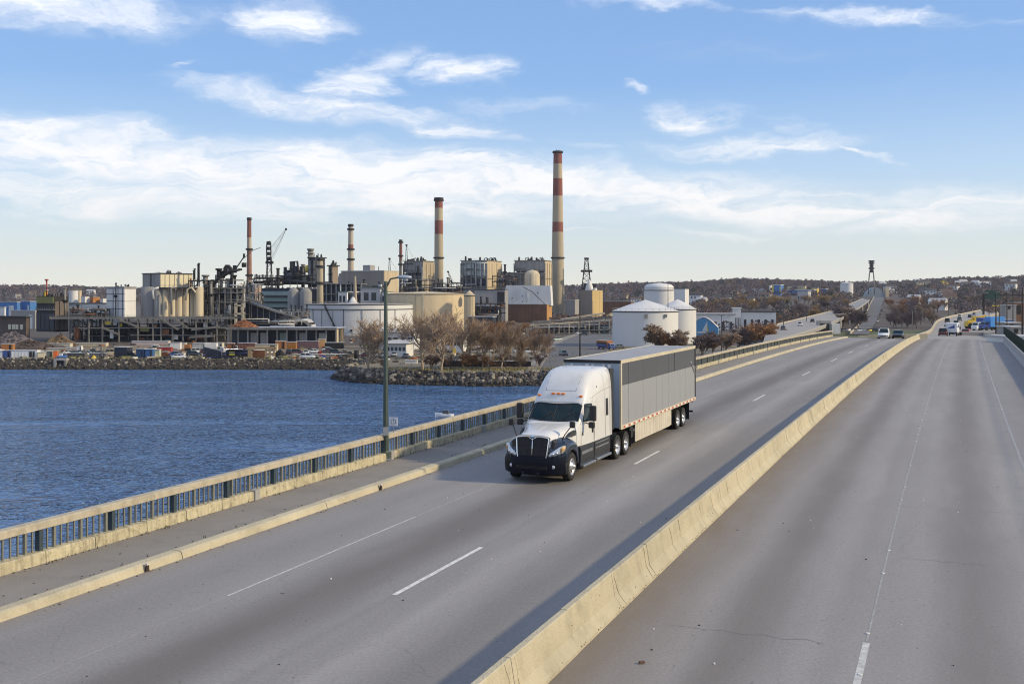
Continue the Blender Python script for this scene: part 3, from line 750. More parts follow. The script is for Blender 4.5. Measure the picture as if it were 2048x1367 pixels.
# bumper and lower front
bm = MB()
def plan(s, in_=0.0): return [(1.27 - in_ - (.46 + in_ * .2) * abs(y) ** 3.2, y * (1.225 - in_ * .3)) for y in [(-1 + i / 9) for i in range(19)]]
zs = [(.30, .12), (.36, .03), (.60, .0), (.80, .0), (.93, .03), (1.0, .10)]
sec_ = []
for z, i_ in zs: sec_.append([(x, y, z) for x, y in plan(1, i_)] + [(.35, 1.16, z), (.35, -1.16, z)])
bm.loft(sec_, closed=True); bmp = bm.build('bumper', M_bump, truck, sharp=30)
MB().bb(1.20, 1.262, -.62, .62, .52, .66).build('air_slot', mat('void_black', (.003, .003, .003), .9, 0, 0), bmp)
bs = MB(); [bs.bb(1.255, 1.272, -.6, .6, z, z + .012) for z in (.55, .59, .63)]; bs.build('slot_bar', M_dgrey, bmp)
for sgn in (1, -1):
    MB().lathe([(.001, .02), (.065, .015), (.07, 0), (.07, -.03)], axis='x', n=14).build('fog_lamp', M_lens, bmp, (1.13, sgn * .83, .62))
    MB().bb(1.23, 1.29, sgn * .3 - .04, sgn * .3 + .04, .36, .42).build('tow_hook', M_blk, bmp)
# white lower apron beside the grille, fenders
M_fend = M_navy
for sgn in (1, -1):
    fm = MB(); ss = []
    for (x, yi, yo, zt, zb) in ((1.08, .62, .86, 1.12, .96), (1.02, .60, 1.00, 1.26, .95), (.9, .60, 1.10, 1.36, .95), (.72, .62, 1.17, 1.44, .93), (.58, .64, 1.20, 1.49, .70), (.5, .64, 1.215, 1.51, .86), (.4, .66, 1.225, 1.53, 1.0), (.2, .7, 1.235, 1.55, 1.12), (0, .74, 1.24, 1.55, 1.16), (-.2, .78, 1.24, 1.53, 1.12), (-.4, .84, 1.235, 1.48, 1.0), (-.52, .9, 1.23, 1.43, .84), (-.6, .95, 1.225, 1.38, .62), (-.8, 1.0, 1.21, 1.25, .5)):
        ss.append([(x, sgn * y, z) for y, z in ((yi, zb), (yo - .03, zb), (yo, zb + .05), (yo + .0, zt - .22), (yo - .05, zt - .10), (yo - .16, zt - .02), (yo - .30, zt + .03), (yi, zt + .10 - .12 * max(0, x - .7)))])
    fm.loft(ss if sgn < 0 else [c[::-1] for c in ss], closed=True)
    fn = fm.build('fender', M_fend, truck, sharp=35)
    fm2 = MB()    # headlamp wrapped round the corner
    hs = []
    for (x, y, z0, z1) in ((1.125, .66, .98, 1.06), (1.11, .76, 1.0, 1.15), (1.06, .90, 1.02, 1.24), (.98, 1.02, 1.05, 1.31), (.86, 1.125, 1.12, 1.36), (.74, 1.19, 1.24, 1.38)):
        hs.append([(x - .08, sgn * (y - .05), z0), (x, sgn * y, z0), (x + .015, sgn * (y + .005), (z0 + z1) / 2), (x - .015, sgn * y, z1), (x - .10, sgn * (y - .06), z1 + .01)])
    fm2.loft(hs if sgn > 0 else [c[::-1] for c in hs]); hl = fm2.build('headlight', M_lens, truck)
    am = MB(); hs = []
    for (x, y, z0, z1) in ((.95, 1.055, 1.13, 1.30), (.86, 1.13, 1.17, 1.35), (.75, 1.19, 1.26, 1.37)):
        hs.append([(x - .02, sgn * (y), z0), (x + .012, sgn * (y + .012), z0 + .02), (x + .015, sgn * (y + .012), z1 - .02), (x - .02, sgn * y, z1 + .01)])
    am.loft(hs if sgn > 0 else [c[::-1] for c in hs]); am.build('turn_signal', mat('amber_pale', (.50, .30, .12), .3, 0, 0), hl)
    for (x, y, z) in ((1.11, .80, 1.09), (1.05, .93, 1.14)):
        MB().lathe([(.001, .03), (.045, .02), (.055, 0)], axis='x', n=12).build('lamp_bowl', M_chr, hl, (x, sgn * y, z))
    # dark inner apron between hood and fender
    MB().prismx([(.68, 1.0), (.80, 1.0), (.86, 1.5), (.74, 1.60)], .55, 1.0).build('inner_apron', M_dgrey, truck) if sgn > 0 else MB().prismx([(-.74, 1.60), (-.86, 1.5), (-.80, 1.0), (-.68, 1.0)], .55, 1.0).build('inner_apron', M_dgrey, truck)
    # air intake vent on the hood side
    MB().add([(-.1, sgn * .99, 1.60), (-.62, sgn * 1.13, 1.60), (-.70, sgn * 1.12, 1.80), (-.35, sgn * 1.04, 1.74), (-.1, sgn * .90, 1.62), (-.62, sgn * 1.02, 1.62), (-.7, sgn * 1.0, 1.8), (-.35, sgn * .95, 1.74)],
             [(0, 1, 2, 3), (7, 6, 5, 4), (0, 4, 5, 1), (1, 5, 6, 2), (2, 6, 7, 3), (3, 7, 4, 0)]).build('side_vent', M_dgrey, truck)
# grille
gr = MB(); fx = 1.115
def gx(z): return 1.15 - .10 * max(0, (z - .95)) / .75
outl = []
for (y, z) in ((-.50, .86), (-.56, .90), (-.60, 1.10), (-.635, 1.5), (-.64, 1.62), (-.60, 1.68), (-.3, 1.715), (0, 1.73), (.3, 1.715), (.60, 1.68), (.64, 1.62), (.635, 1.5), (.60, 1.10), (.56, .90), (.50, .86)):
    outl.append((gx(z), y, z))
bk = MB(); n = len(outl); bk.add([(x - .03, y, z) for x, y, z in outl] + [(x - .2, y, z) for x, y, z in outl], [tuple(range(n))[::-1]] + [(i, (i + 1) % n, n + (i + 1) % n, n + i) for i in range(n)])
grl = bk.build('grille', mat('grille_dark', (.012, .012, .014), .6, 0, .1), truck)
fm = MB(); fm.tube(outl + [outl[0]], .030, 6); fm.tube([(gx(.86) + .005, 0, .86), (gx(1.3) + .01, 0, 1.3), (gx(1.66) + .01, 0, 1.66)], .022, 6)
fm.tube([(gx(1.69) + .01, -.16, 1.695), (gx(1.6) + .015, 0, 1.60), (gx(1.69) + .01, .16, 1.695)], .022, 6)
fm.build('grille_frame', M_chr, grl)
br = MB()
for i in range(-17, 18):
    if i == 0: continue
    y = i * .034; zt = 1.70 - .10 * (abs(y) / .64) ** 6 - .03
    br.beam((gx(.89) - .012, y, .89), (gx(zt) - .012, y, zt), .016, .012)
for z in (1.06, 1.26, 1.46): br.beam((gx(z) - .02, -.58, z), (gx(z) - .02, .58, z), .012, .012)
br.build('grille_bar', mat('grille_bar_steel', (.06, .06, .065), .35, .7, .1), grl)
em = MB(); em.add([(1.075, -.12, 1.765), (1.075, .12, 1.765), (1.09, .05, 1.70), (1.09, -.05, 1.70), (1.04, -.12, 1.785), (1.04, .12, 1.785), (1.05, .05, 1.70), (1.05, -.05, 1.70)], [(0, 3, 2, 1), (4, 5, 6, 7), (0, 1, 5, 4), (1, 2, 6, 5), (2, 3, 7, 6), (3, 0, 4, 7)])
em.build('emblem', M_chr, grl)
ch = MB(); ch.loft([[(x, y, z) for y in [-.66 + i * 1.32 / 12 for i in range(13)] for (x, z) in [(1.08 - .03 * abs(y), 1.695 - .05 * (abs(y) / .66) ** 4 + dz)]] for dz in (0, .07)], caps=False)
ch.build('hood_trim', M_chr, hood)
# hood mirrors and door mirrors
def mirror(name, base, pts, cen, dim, rz=0.0):
    q = MB().bevbox(-dim[0] / 2, dim[0] / 2, -dim[1] / 2, dim[1] / 2, -dim[2] / 2, dim[2] / 2, .035).build(name, M_blk, truck, cen, rz)
    MB().tube([V3(p) - V3(cen) for p in pts], .022, 6).build('mirror_arm', M_blk, q)
    MB().bb(-dim[0] / 2 - .008, -dim[0] / 2 + .004, -dim[1] / 2 + .03, dim[1] / 2 - .03, -dim[2] / 2 + .03, dim[2] / 2 - .03).build('mirror_glass', M_chr, q)
    return q
for sgn in (1, -1):
    mirror('door_mirror', None, [(-1.60, sgn * 1.16, 2.62), (-1.52, sgn * 1.5, 2.62), (-1.52, sgn * 1.5, 2.1), (-1.55, sgn * 1.2, 2.08)], (-1.52, sgn * 1.53, 2.38), (.15, .27, .60), -sgn * .12)
    mirror('convex_mirror', None, [(-1.55, sgn * 1.18, 2.0), (-1.45, sgn * 1.45, 1.95)], (-1.46, sgn * 1.50, 1.93), (.14, .25, .24), -sgn * .12)
    mirror('hood_mirror', None, [(.35, sgn * .90, 1.50), (.30, sgn * 1.02, 1.74), (.12, sgn * 1.18, 2.02)], (.10, sgn * 1.24, 2.10), (.12, .22, .24), -sgn * .1)
# interior hints behind the glass line are dark; side fairings below the cab
for sgn in (1, -1):
    a, b = (1.0, 1.245) if sgn > 0 else (-1.245, -1.0)
    sf = MB()
    prof = [(a, .42), (a, 1.14), (sgn * 1.235, 1.14), (sgn * 1.25, 1.02), (sgn * 1.25, .62), (sgn * 1.22, .42)]
    if sgn < 0: prof = [(-1.0, .42), (-1.22, .42), (-1.25, .62), (-1.25, 1.02), (-1.235, 1.14), (-1.0, 1.14)]
    sf.prismx(prof, -.86, -2.55); sf.prismx([(y, z) for y, z in prof], -2.62, -4.75)
    o = sf.build('side_fairing', M_dgrey, truck)
    MB().bb(-.95, -2.3, sgn * 1.20, sgn * 1.27, .83, .95).build('step', M_steel, o)
    MB().bevbox(-2.5, -.95, min(sgn * 1.18, sgn * 1.36), max(sgn * 1.18, sgn * 1.36), .34, .44, .02).build('step', M_steel, o)
    MB().bevbox(-4.6, -2.7, min(sgn * 1.15, sgn * 1.36), max(sgn * 1.15, sgn * 1.36), .36, .46, .02).build('step', M_steel, o)
    MB().bb(-2.75, -4.5, sgn * 1.235, sgn * 1.262, .84, .90).build('trim_strip', M_steel, o)
    MB().bb(-2.75, -4.5, sgn * 1.235, sgn * 1.258, 1.02, 1.06).build('trim_strip', M_steel, o)
    # cab extender
    ex = MB(); ex.add([(-5.03, sgn * 1.2, 1.3), (-5.55, sgn * 1.17, 1.3), (-5.60, sgn * 1.14, 3.85), (-5.03, sgn * 1.14, 3.92), (-5.03, sgn * 1.16, 1.3), (-5.55, sgn * 1.13, 1.3), (-5.60, sgn * 1.10, 3.85), (-5.03, sgn * 1.10, 3.92)],
           [(0, 1, 2, 3), (7, 6, 5, 4), (0, 4, 5, 1), (1, 5, 6, 2), (2, 6, 7, 3), (3, 7, 4, 0)]).build('cab_extender', M_dgrey, truck)
# frame, fifth wheel, hoses, rear of cab fittings
fm = MB()
for y in (-.43, .43): fm.bb(.9, -8.0, y - .05, y + .05, .72, 1.0)
for x in (-2, -4, -5.6, -7.9): fm.bb(x - .05, x + .05, -.4, .4, .74, .96)
fm.build('chassis_frame', M_blk, truck)
MB().box((-6.5, 0, 1.12), (1.1, .95, .2), 0, 0, .85).build('fifth_wheel', M_blk, truck)
hz = MB()
for y, zz in ((-.35, 1.6), (.1, 1.7), (.5, 1.55)): hz.tube([(-5.0, y, 2.0), (-5.3, y, zz), (-5.9, y, zz + .05), (-6.2, y, 1.9)], .025, 5)
hz.tube([(-5.25, .95, 1.0), (-5.25, .95, 3.7)], .07, 8); hz.tube([(-5.25, -.95, 1.0), (-5.25, -.95, 3.7)], .07, 8)
for z in (1.6, 2.3, 3.0): hz.bb(-5.05, -5.5, .75, 1.1, z, z + .06)
hz.build('air_hose', M_blk, truck)
# wheels
def wheel_mb(r, w):
    t = MB().lathe([(r * .62, -w / 2 + .01), (r * .8, -w / 2), (r * .93, -w / 2 + .01), (r * .985, -w / 2 + .045), (r, -w / 2 + .07), (r, w / 2 - .07), (r * .985, w / 2 - .045), (r * .93, w / 2 - .01), (r * .8, w / 2), (r * .62, w / 2 - .01)], axis='y', n=36)
    for i in range(36):      # tread blocks
        for (y, a) in ((-w * .3, 0), (0, .5), (w * .3, 0)):
            th = 2 * pi * (i + a) / 36; c = (cos(th) * (r + .004), y, sin(th) * (r + .004))
            t.add([(c[0] + cos(th) * k2 - sin(th) * k1 * .03, c[1] + yy_, c[2] + sin(th) * k2 + cos(th) * k1 * .03) for k2 in (-.01, .006) for k1, yy_ in ((-1, -w * .12), (1, -w * .12), (1, w * .12), (-1, w * .12))], [(3, 2, 1, 0), (4, 5, 6, 7), (0, 1, 5, 4), (1, 2, 6, 5), (2, 3, 7, 6), (3, 0, 4, 7)])
    return t
def rim_mb(r, w, deep, sgn=1):
    q = MB(); k = sgn
    q.lathe([(r * .64, k * (w / 2 - .005)), (r * .60, k * (w / 2 - .03)), (r * .56, k * (w / 2 - .05 - deep * .5)), (r * .50, k * (w / 2 - deep)), (r * .30, k * (w / 2 - deep)), (r * .28, k * (w / 2 - deep + .06)), (r * .14, k * (w / 2 - deep + .07)), (r * .13, k * (w / 2 - deep + .14)), (.001, k * (w / 2 - deep + .15))], axis='y', n=30)
    return q
def holes_mb(r, w, deep, sgn=1):
    q = MB()
    for i in range(10):
        th = 2 * pi * i / 10; q.lathe([(.001, sgn * .004), (.032, sgn * .004), (.034, -sgn * .01)], c=(cos(th) * r * .40, sgn * (w / 2 - deep + .002), sin(th) * r * .40), axis='y', n=10)
    return q
def nuts_mb(r, w, deep, sgn=1):
    q = MB()
    for i in range(10):
        th = 2 * pi * (i + .5) / 10; q.lathe([(.001, sgn * .04), (.016, sgn * .035), (.018, 0)], c=(cos(th) * r * .23, sgn * (w / 2 - deep + .055), sin(th) * r * .23), axis='y', n=6)
    return q
WM = {}
def add_wheel(x, y, r=.52, w=.29, deep=.04, sgn=1, dual=False):
    key = (r, w, deep, sgn)
    if key not in WM:
        WM[key] = (wheel_mb(r, w).mesh('tyre', M_tyre), rim_mb(r, w, deep, sgn).mesh('rim', M_rim), holes_mb(r, w, deep, sgn).mesh('hand_hole', M_blk), nuts_mb(r, w, deep, sgn).mesh('lug_nut', M_chr))
    e = bpy.data.objects.new('wheel', None); sc.collection.objects.link(e); e.parent = truck; e.location = (x, y, r)
    a, b, c, d = WM[key]
    inst('tyre', a, e); inst('rim', b, e); inst('hand_hole', c, e); inst('lug_nut', d, e)
    if dual: inst('tyre', a, e, (0, -sgn * .33, 0))
for sgn in (1, -1):
    add_wheel(0, sgn * 1.06, .52, .29, .03, sgn)
    for x in (-5.85, -7.15, -16.85, -18.1): add_wheel(x, sgn * 1.12, .51, .27, .13, sgn, True)
ax = MB()
for x in (0, -5.85, -7.15, -16.85, -18.1): ax.tube([(x, -1.0, .5), (x, 1.0, .5)], .09, 8); ax.box((x, 0, .5), (.4, .35, .4))
for x in (-16.85, -18.1): ax.box((x, .5, .8), (.9, .08, .15)); ax.box((x, -.5, .8), (.9, .08, .15))
ax.bb(-15.9, -19.2, -.6, -.5, .95, 1.2); ax.bb(-15.9, -19.2, .5, .6, .95, 1.2)
ax.build('axle', M_blk, truck)
qf = MB()
for sgn in (1, -1):
    for xc in (-5.85, -7.15):
        qf.loft([[(xc + cos(t) * .60, sgn * 1.24, .51 + sin(t) * .60) for t in [radians(35 + i * 11) for i in range(11)]], [(xc + cos(t) * .60, sgn * .72, .51 + sin(t) * .60) for t in [radians(35 + i * 11) for i in range(11)]]], caps=False)
    qf.bb(-7.9, -7.92, sgn * .7, sgn * 1.25, .25, .95)
qf.build('mud_guard', M_blk, truck)
# ---- trailer
X0, X1, ZB, ZT, HWt = -6.15, -20.75, 1.22, 4.15, 1.295
tb = MB(); tb.bb(X0 - .02, X1 + .02, -HWt + .03, HWt - .03, ZB + .02, ZT - .02)
trl = tb.build('trailer_body', M_dgrey, truck)
npan = 12; L = (X0 - X1) / npan
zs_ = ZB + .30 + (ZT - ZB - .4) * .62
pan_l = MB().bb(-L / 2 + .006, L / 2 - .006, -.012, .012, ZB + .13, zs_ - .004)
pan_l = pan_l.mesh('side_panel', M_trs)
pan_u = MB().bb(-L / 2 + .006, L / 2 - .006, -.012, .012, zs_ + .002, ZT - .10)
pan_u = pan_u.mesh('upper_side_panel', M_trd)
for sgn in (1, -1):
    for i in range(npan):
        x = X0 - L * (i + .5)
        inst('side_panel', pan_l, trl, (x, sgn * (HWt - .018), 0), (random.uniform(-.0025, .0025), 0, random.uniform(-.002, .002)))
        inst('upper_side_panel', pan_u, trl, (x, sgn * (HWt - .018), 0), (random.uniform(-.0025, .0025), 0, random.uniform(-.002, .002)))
    rm = MB(); rm.bb(X0 + .01, X1 - .01, sgn * (HWt - .02), sgn * (HWt + .018), ZT - .11, ZT + .01); rm.bb(X0 + .005, X1 - .005, sgn * (HWt - .10), sgn * (HWt + .010), ZT + .005, ZT + .03)
    rm.build('top_rail', M_cream, trl)
    MB().bb(X0 + .01, X1 - .01, sgn * (HWt - .02), sgn * (HWt + .022), ZB - .02, ZB + .135).build('bottom_rail', M_cream, trl)
    po = MB(); po.bb(X0 - .14, X0 + .03, sgn * (HWt - .06), sgn * (HWt + .02), ZB, ZT - .01); po.build('corner_post', M_cream, trl)
    MB().bb(X1 - .03, X1 + .12, sgn * (HWt - .06), sgn * (HWt + .02), ZB, ZT - .01).build('corner_post', M_dgrey, trl)
    dr_ = MB(); dw = MB(); k = 0; x = X0 - .35
    while x > X1 + .4:
        (dr_ if k % 2 == 0 else dw).bb(x, x - .30, sgn * (HWt + .02), sgn * (HWt + .028), ZB + .02, ZB + .095); x -= .30 if k % 2 == 0 else .50; k += 1
    dr_.build('red_reflector_strip', M_red, trl); dw.build('white_reflector_strip', M_wref, trl)
    # side skirt of upright panels
    x = -8.75; sk = MB()
    while x > -15.2:
        sk.bb(x, x - .385, sgn * 1.19, sgn * 1.21, .38, ZB - .02); x -= .40
    sk.bb(-8.75, -15.15, sgn * 1.185, sgn * 1.218, .36, .40)
    sk.build('side_skirt', M_skirt, trl)
# raised crease in the rear of the side skin
cz = MB(); cz.tube([(-19.6, HWt + .004, 3.35), (-19.9, HWt + .012, 3.12), (-20.2, HWt + .012, 2.92), (-20.55, HWt + .006, 2.66), (-20.68, HWt, 2.60)], [.01, .035, .045, .035, .01], 6)
cz.build('dent_crease', M_trs, trl)
rf = MB(); rf.bb(X0 - .01, X1 + .01, -HWt + .09, HWt - .09, ZT - .01, ZT + .012)
for i in range(1, 24): x = X0 - i * (X0 - X1) / 24; rf.bb(x - .015, x + .015, -HWt + .1, HWt - .1, ZT + .012, ZT + .018)
rf.build('trailer_roof', M_trr, trl)
fr = MB(); fr.bb(X0 - .02, X0 + .012, -HWt + .07, HWt - .07, ZB + .05, ZT - .08)
fr.build('front_wall', mat('trailer_front', (.36, .42, .50), .45, .1, .1, 1.5, .15), trl)
fb = MB(); fb.bb(X0 - .01, X0 + .05, -HWt, HWt, ZT - .10, ZT + .03)
fb.build('front_header', M_blk, trl)
ft = MB()
for y, w in ((-.9, .10), (-.2, .14), (.05, .1), (.55, .08), (.8, .12)): ft.bb(X0 + .01, X0 + .10, y - w / 2, y + w / 2, ZT - .34, ZT - .16)
ft.build('front_fitting', M_wref, trl)
lg = MB()
for y in (-.75, .75): lg.bb(-9.0, -9.14, y - .07, y + .07, .45, ZB); lg.box((-9.07, y, .42), (.3, .3, .05))
lg.beam((-9.07, -.75, .75), (-9.07, .75, .75), .06); lg.build('landing_leg', M_blk, trl)
MB().bb(-8.05, -8.6, -1.15, 1.15, .60, 1.2).build('storage_box', M_blk, trl)
rb = MB(); rb.bb(X1 + .05, X1 - .05, -1.15, 1.15, .5, .6); [rb.bb(X1 + .05, X1 - .03, y - .05, y + .05, .6, ZB) for y in (-.7, .7)]
for sgn in (1, -1): rb.bb(-19.4, -19.42, sgn * .65, sgn * 1.25, .25, 1.2)
rb.build('rear_guard', M_blk, trl)
for sgn in (1, -1): MB().bb(X1 - .02, X1 - .05, sgn * .8, sgn * 1.15, 1.05, 1.17).build('tail_light', M_red, trl)
# ================================================================ street lamp on the railing
M_lamp = mat('lamp_post_green', (.06, .085, .07), .55, .2, .2, 1.5, .25, dirt=(.12, .10, .07), dirt_amt=.4)
M_galv = mat('galvanised', (.33, .35, .37), .45, .6, .15, 2, .1)
def lamp_post(loc, h, arm, rz, label, group=None, m=None, r0=.13, dark=True):
    m = m or M_lamp
    t = thing('street_lamp', label, 'street lamp', loc, rz, group)
    MB().lathe([(r0 * 1.5, 0), (r0 * 1.5, .3), (r0 * 1.1, .38), (r0 * .95, 1.2), (r0 * .55, h)], n=8, smooth=False).build('pole', m, t)
    a = MB(); a.tube([(0, 0, h - .25), (.12, 0, h - .05), (arm * .4, 0, h + arm * .22), (arm * .8, 0, h + arm * .30), (arm, 0, h + arm * .31)], [.05, .05, .042, .036, .03], 6)
    a.lathe([(.001, .02), (r0 * .6, .01), (r0 * .62, -.1)], c=(0, 0, h), n=8)
    a.build('arm', m, t)
    hd = MB(); z = h + arm * .31; ss = []
    for k, (x, w, up_, dn) in enumerate(((-.25, .05, .03, .03), (-.18, .09, .06, .05), (-.05, .13, .09, .07), (.14, .15, .10, .09), (.30, .12, .07, .07), (.38, .04, .03, .03))):
        ss.append([(arm + x + .2, w * cos(q), z + .02 + (up_ if sin(q) > 0 else dn) * sin(q)) for q in [2 * pi * i / 10 for i in range(10)]])
    hd.loft(ss, closed=True); hh_ = hd.build('lamp_head', mat('lamp_head_blue', (.30, .36, .44), .4, .2, .1), t)
    MB().lathe([(.12, 0), (.11, -.05), (.06, -.09), (.001, -.1)], c=(arm + .32, 0, z - .05), n=10).build('lens', mat('lamp_lens', (.5, .53, .55), .2, 0, 0), hh_)
    return t
pl = bp(s_at(45.2), -13.95, .2)
base = ((771.5 - 1024) / F * 45.15, 45.15, TZ + .2)
main = lamp_post(base, 7.35, .5, radians(8), 'tall green lamp post with single arm standing at the railing behind the truck side', r0=.12)
MB().bb(-.2, .2, -.2, .2, -.02, .05).build('foot_plate', M_galv, main)
MB().bb(-.11, .11, -.20, -.10, 1.0, 1.35).build('hand_hole_cover', M_galv, main)
jb_ = MB(); jb_.tube([(-.10, 0, 6.95), (-.2, .02, 7.05), (-.22, 0, 7.1)], .03, 6); jb_.cyl((-.22, 0, 7.08), .09, .16, 8); jb_.build('photocell', M_galv, main)
sg = thing('small_sign', 'small white sign with dark markings on a stake beside the lamp post', 'sign', P(787, 880, 45.9), radians(-12))
zt_ = P(787, 843, 45.9)[2] - P(787, 880, 45.9)[2]
MB().bb(-.012, .012, -.01, .01, -.5, zt_ - .15).build('stake', M_galv, sg)
MB().bb(-.19, .19, -.012, .012, zt_ - .17, zt_ + .19).build('sign_board', mat('sign_white', (.75, .75, .78), .5, 0, .05), sg)
mk = MB()
for a_, b_ in (((-.10, -.10), (-.10, .09)), ((-.10, .09), (.0, .11)), ((0, .11), (.02, .0)), ((-.02, -.05), (.1, -.08)), ((.1, -.08), (.11, .08)), ((-.12, -.12), (.04, -.11)), ((.02, .05), (.07, .1))):
    mk.beam((a_[0], -.016, zt_ + .01 + a_[1]), (b_[0], -.016, zt_ + .01 + b_[1]), .022, .006)
mk.build('sign_marking', mat('sign_ink', (.03, .03, .06), .6, 0, 0), sg)
# ================================================================ cars
def car_mesh_set():
    return {}
def make_car(label, loc, rz, body, group=None, kind='car', L=4.6, Wd=1.85, H=1.48, name=None):
    t = thing(name or ('parked_car' if kind == 'car' else kind), label, 'car' if kind in ('car', 'suv') else kind, loc, rz, group)
    suv = kind == 'suv'
    if suv: H = 1.78
    hw = Wd / 2; b = MB(); ss = []
    rows = [(L / 2, .55, .60, hw * .78), (L / 2 - .12, .30, .74, hw * .92), (L / 2 - .7, .25, .86 + .1 * suv, hw), (L / 2 - 1.25, .25, .95 + .12 * suv, hw), (-L / 2 + .9, .25, .98 + .14 * suv, hw), (-L / 2 + .15, .3, .93 + .14 * suv, hw * .95), (-L / 2, .5, .7, hw * .85)]
    for (x, zb, zt, w) in rows: ss.append([(x, y, z) for y, z in ((-w + .06, zb), (-w, zb + .18), (-w, zt - .12), (-w + .07, zt), (w - .07, zt), (w, zt - .12), (w, zb + .18), (w - .06, zb))])
    b.loft(ss, closed=True); bo = b.build('body', body, t)
    zb = .94 + .12 * suv; x1 = L / 2 - 1.2; x2 = x1 - .85; x3 = (-L / 2 + (.45 if suv else 1.15)); x4 = -L / 2 + (.12 if suv else .5)
    c = MB(); w0, w1 = hw - .08, hw - .28
    c.loft([[(x1, -w0, zb), (x1, w0, zb)] * 1, ], caps=False) if False else None
    V_ = [(x1, -w0, zb), (x1, w0, zb), (x4, w0, zb), (x4, -w0, zb), (x2, -w1, H), (x2, w1, H), (x3, w1, H), (x3, -w1, H)]
    c.add(V_, [(4, 5, 6, 7)], 0); c.build('roof', body, t)
    gl = MB(); gl.add(V_, [(0, 1, 5, 4), (1, 2, 6, 5), (2, 3, 7, 6), (3, 0, 4, 7)]); gl.build('windows', M_glass, t)
    pm_ = MB()
    for sgn in (1, -1):
        for xb, xt in ((x1, x2), (x4, x3), ((x1 + x4) / 2, (x2 + x3) / 2)): pm_.beam((xb, sgn * w0, zb), (xt, sgn * w1, H), .07, .05)
        pm_.beam((x2, sgn * w1, H), (x3, sgn * w1, H), .06, .05)
    pm_.build('pillar', body, t)
    for x in (L / 2 - .85, -L / 2 + .85):
        for sgn in (1, -1):
            e = MB().lathe([(.20, -.1), (.32, -.1), (.335, -.06), (.335, .06), (.32, .1), (.20, .1)], axis='y', n=14).build('tyre', M_tyre, t, (x, sgn * (hw - .08), .335))
            MB().lathe([(.21, sgn * .09), (.05, sgn * .105), (.001, sgn * .105)], axis='y', n=10).build('rim', M_rim, e)
    for sgn in (1, -1):
        MB().bb(L / 2 - .16, L / 2 - .02, sgn * (hw - .38), sgn * (hw - .10), .60, .72).build('headlight', M_lens, t)
        MB().bb(-L / 2 + .0, -L / 2 + .1, sgn * (hw - .35), sgn * (hw - .1), .70, .86).build('tail_light', M_red, t)
    MB().bb(L / 2 - .10, L / 2 + .01, -.45, .45, .42, .60).build('front_grille', M_blk, t)
    return t
def box_truck(label, loc, rz, cabm_, boxm, L=7.0, Hb=2.6, group=None, name='box_truck', cat='truck'):
    t = thing(name, label, cat, loc, rz, group)
    MB().bevbox(-L / 2, L / 2 - 1.9, -1.2, 1.2, .85, .85 + Hb, .05).build('cargo_box', boxm, t)
    cb = MB(); cb.prismx([(L / 2 - 1.85, .5), (L / 2 - .02, .5), (L / 2, 1.3), (L / 2 - .35, 1.45), (L / 2 - .75, 2.3), (L / 2 - 1.85, 2.35)], -1.02, 1.02, ax='y'); cb.build('cab', cabm_, t)
    g_ = MB(); g_.add([(L / 2 - .345, -.9, 1.5), (L / 2 - .345, .9, 1.5), (L / 2 - .73, .85, 2.24), (L / 2 - .73, -.85, 2.24)], [(0, 1, 2, 3)])
    for sgn in (1, -1): g_.add([(L / 2 - .5, sgn * 1.03, 1.45), (L / 2 - 1.4, sgn * 1.03, 1.45), (L / 2 - 1.4, sgn * 1.03, 2.1), (L / 2 - .85, sgn * 1.03, 2.1)], [(0, 1, 2, 3) if sgn > 0 else (3, 2, 1, 0)])
    g_.build('windows', M_glass, t)
    MB().bb(-L / 2 + .1, L / 2 - .3, -.5, .5, .45, .8).build('chassis', M_blk, t)
    for x in (L / 2 - 1.0, -L / 2 + 1.3):
        for sgn in (1, -1): MB().lathe([(.001, -.14), (.42, -.13), (.45, -.08), (.45, .08), (.42, .13), (.001, .14)], axis='y', n=14).build('wheel', M_tyre, t, (x, sgn * 1.0, .45))
    for sgn in (1, -1):
        MB().bb(L / 2 - .03, L / 2 + .02, sgn * .6, sgn * .9, .75, .95).build('headlight', M_lens, t)
        MB().bb(-L / 2 - .02, -L / 2 + .01, sgn * .9, sgn * 1.15, .9, 1.05).build('tail_light', M_red, t)
    return t
P_white = paint('car_white', (.72, .72, .72)); P_black = paint('car_black', (.012, .012, .014)); P_grey = paint('car_grey', (.13, .135, .14)); P_silver = paint('car_silver', (.42, .43, .44), metal=.4)
P_maroon = paint('car_maroon', (.07, .012, .018)); P_red = paint('car_red', (.36, .02, .015)); P_blue = paint('car_blue', (.02, .06, .25)); P_teal = paint('car_teal', (.03, .2, .22)); P_yellow = paint('loader_yellow', (.65, .42, .02)); P_tan = paint('car_tan', (.38, .30, .20)); P_orange = paint('truck_orange', (.38, .14, .04))
def on_road(u, v, t_hint=None):
    """bridge surface point seen at (u, v)"""
    best = None
    for i in range(400):
        y = 20 + i * .43; z = path(y)[1]; v_ = HV - (z - CZ) * F / y
        if best is None or abs(v_ - v) < best[0]: best = (abs(v_ - v), y, z)
    _, y, z = best; return ((u - 1024) / F * y, y, z)
an = bdir(s_at(170))[2]
make_car('white car with dark windows coming over the crest in the left roadway', on_road(1768, 676), an + pi, P_white, kind='suv', name='moving_car')
make_car('black car with pale roof edge beside the white one at the crest', on_road(1796, 671.5), an + pi, P_black, kind='car', name='moving_car')
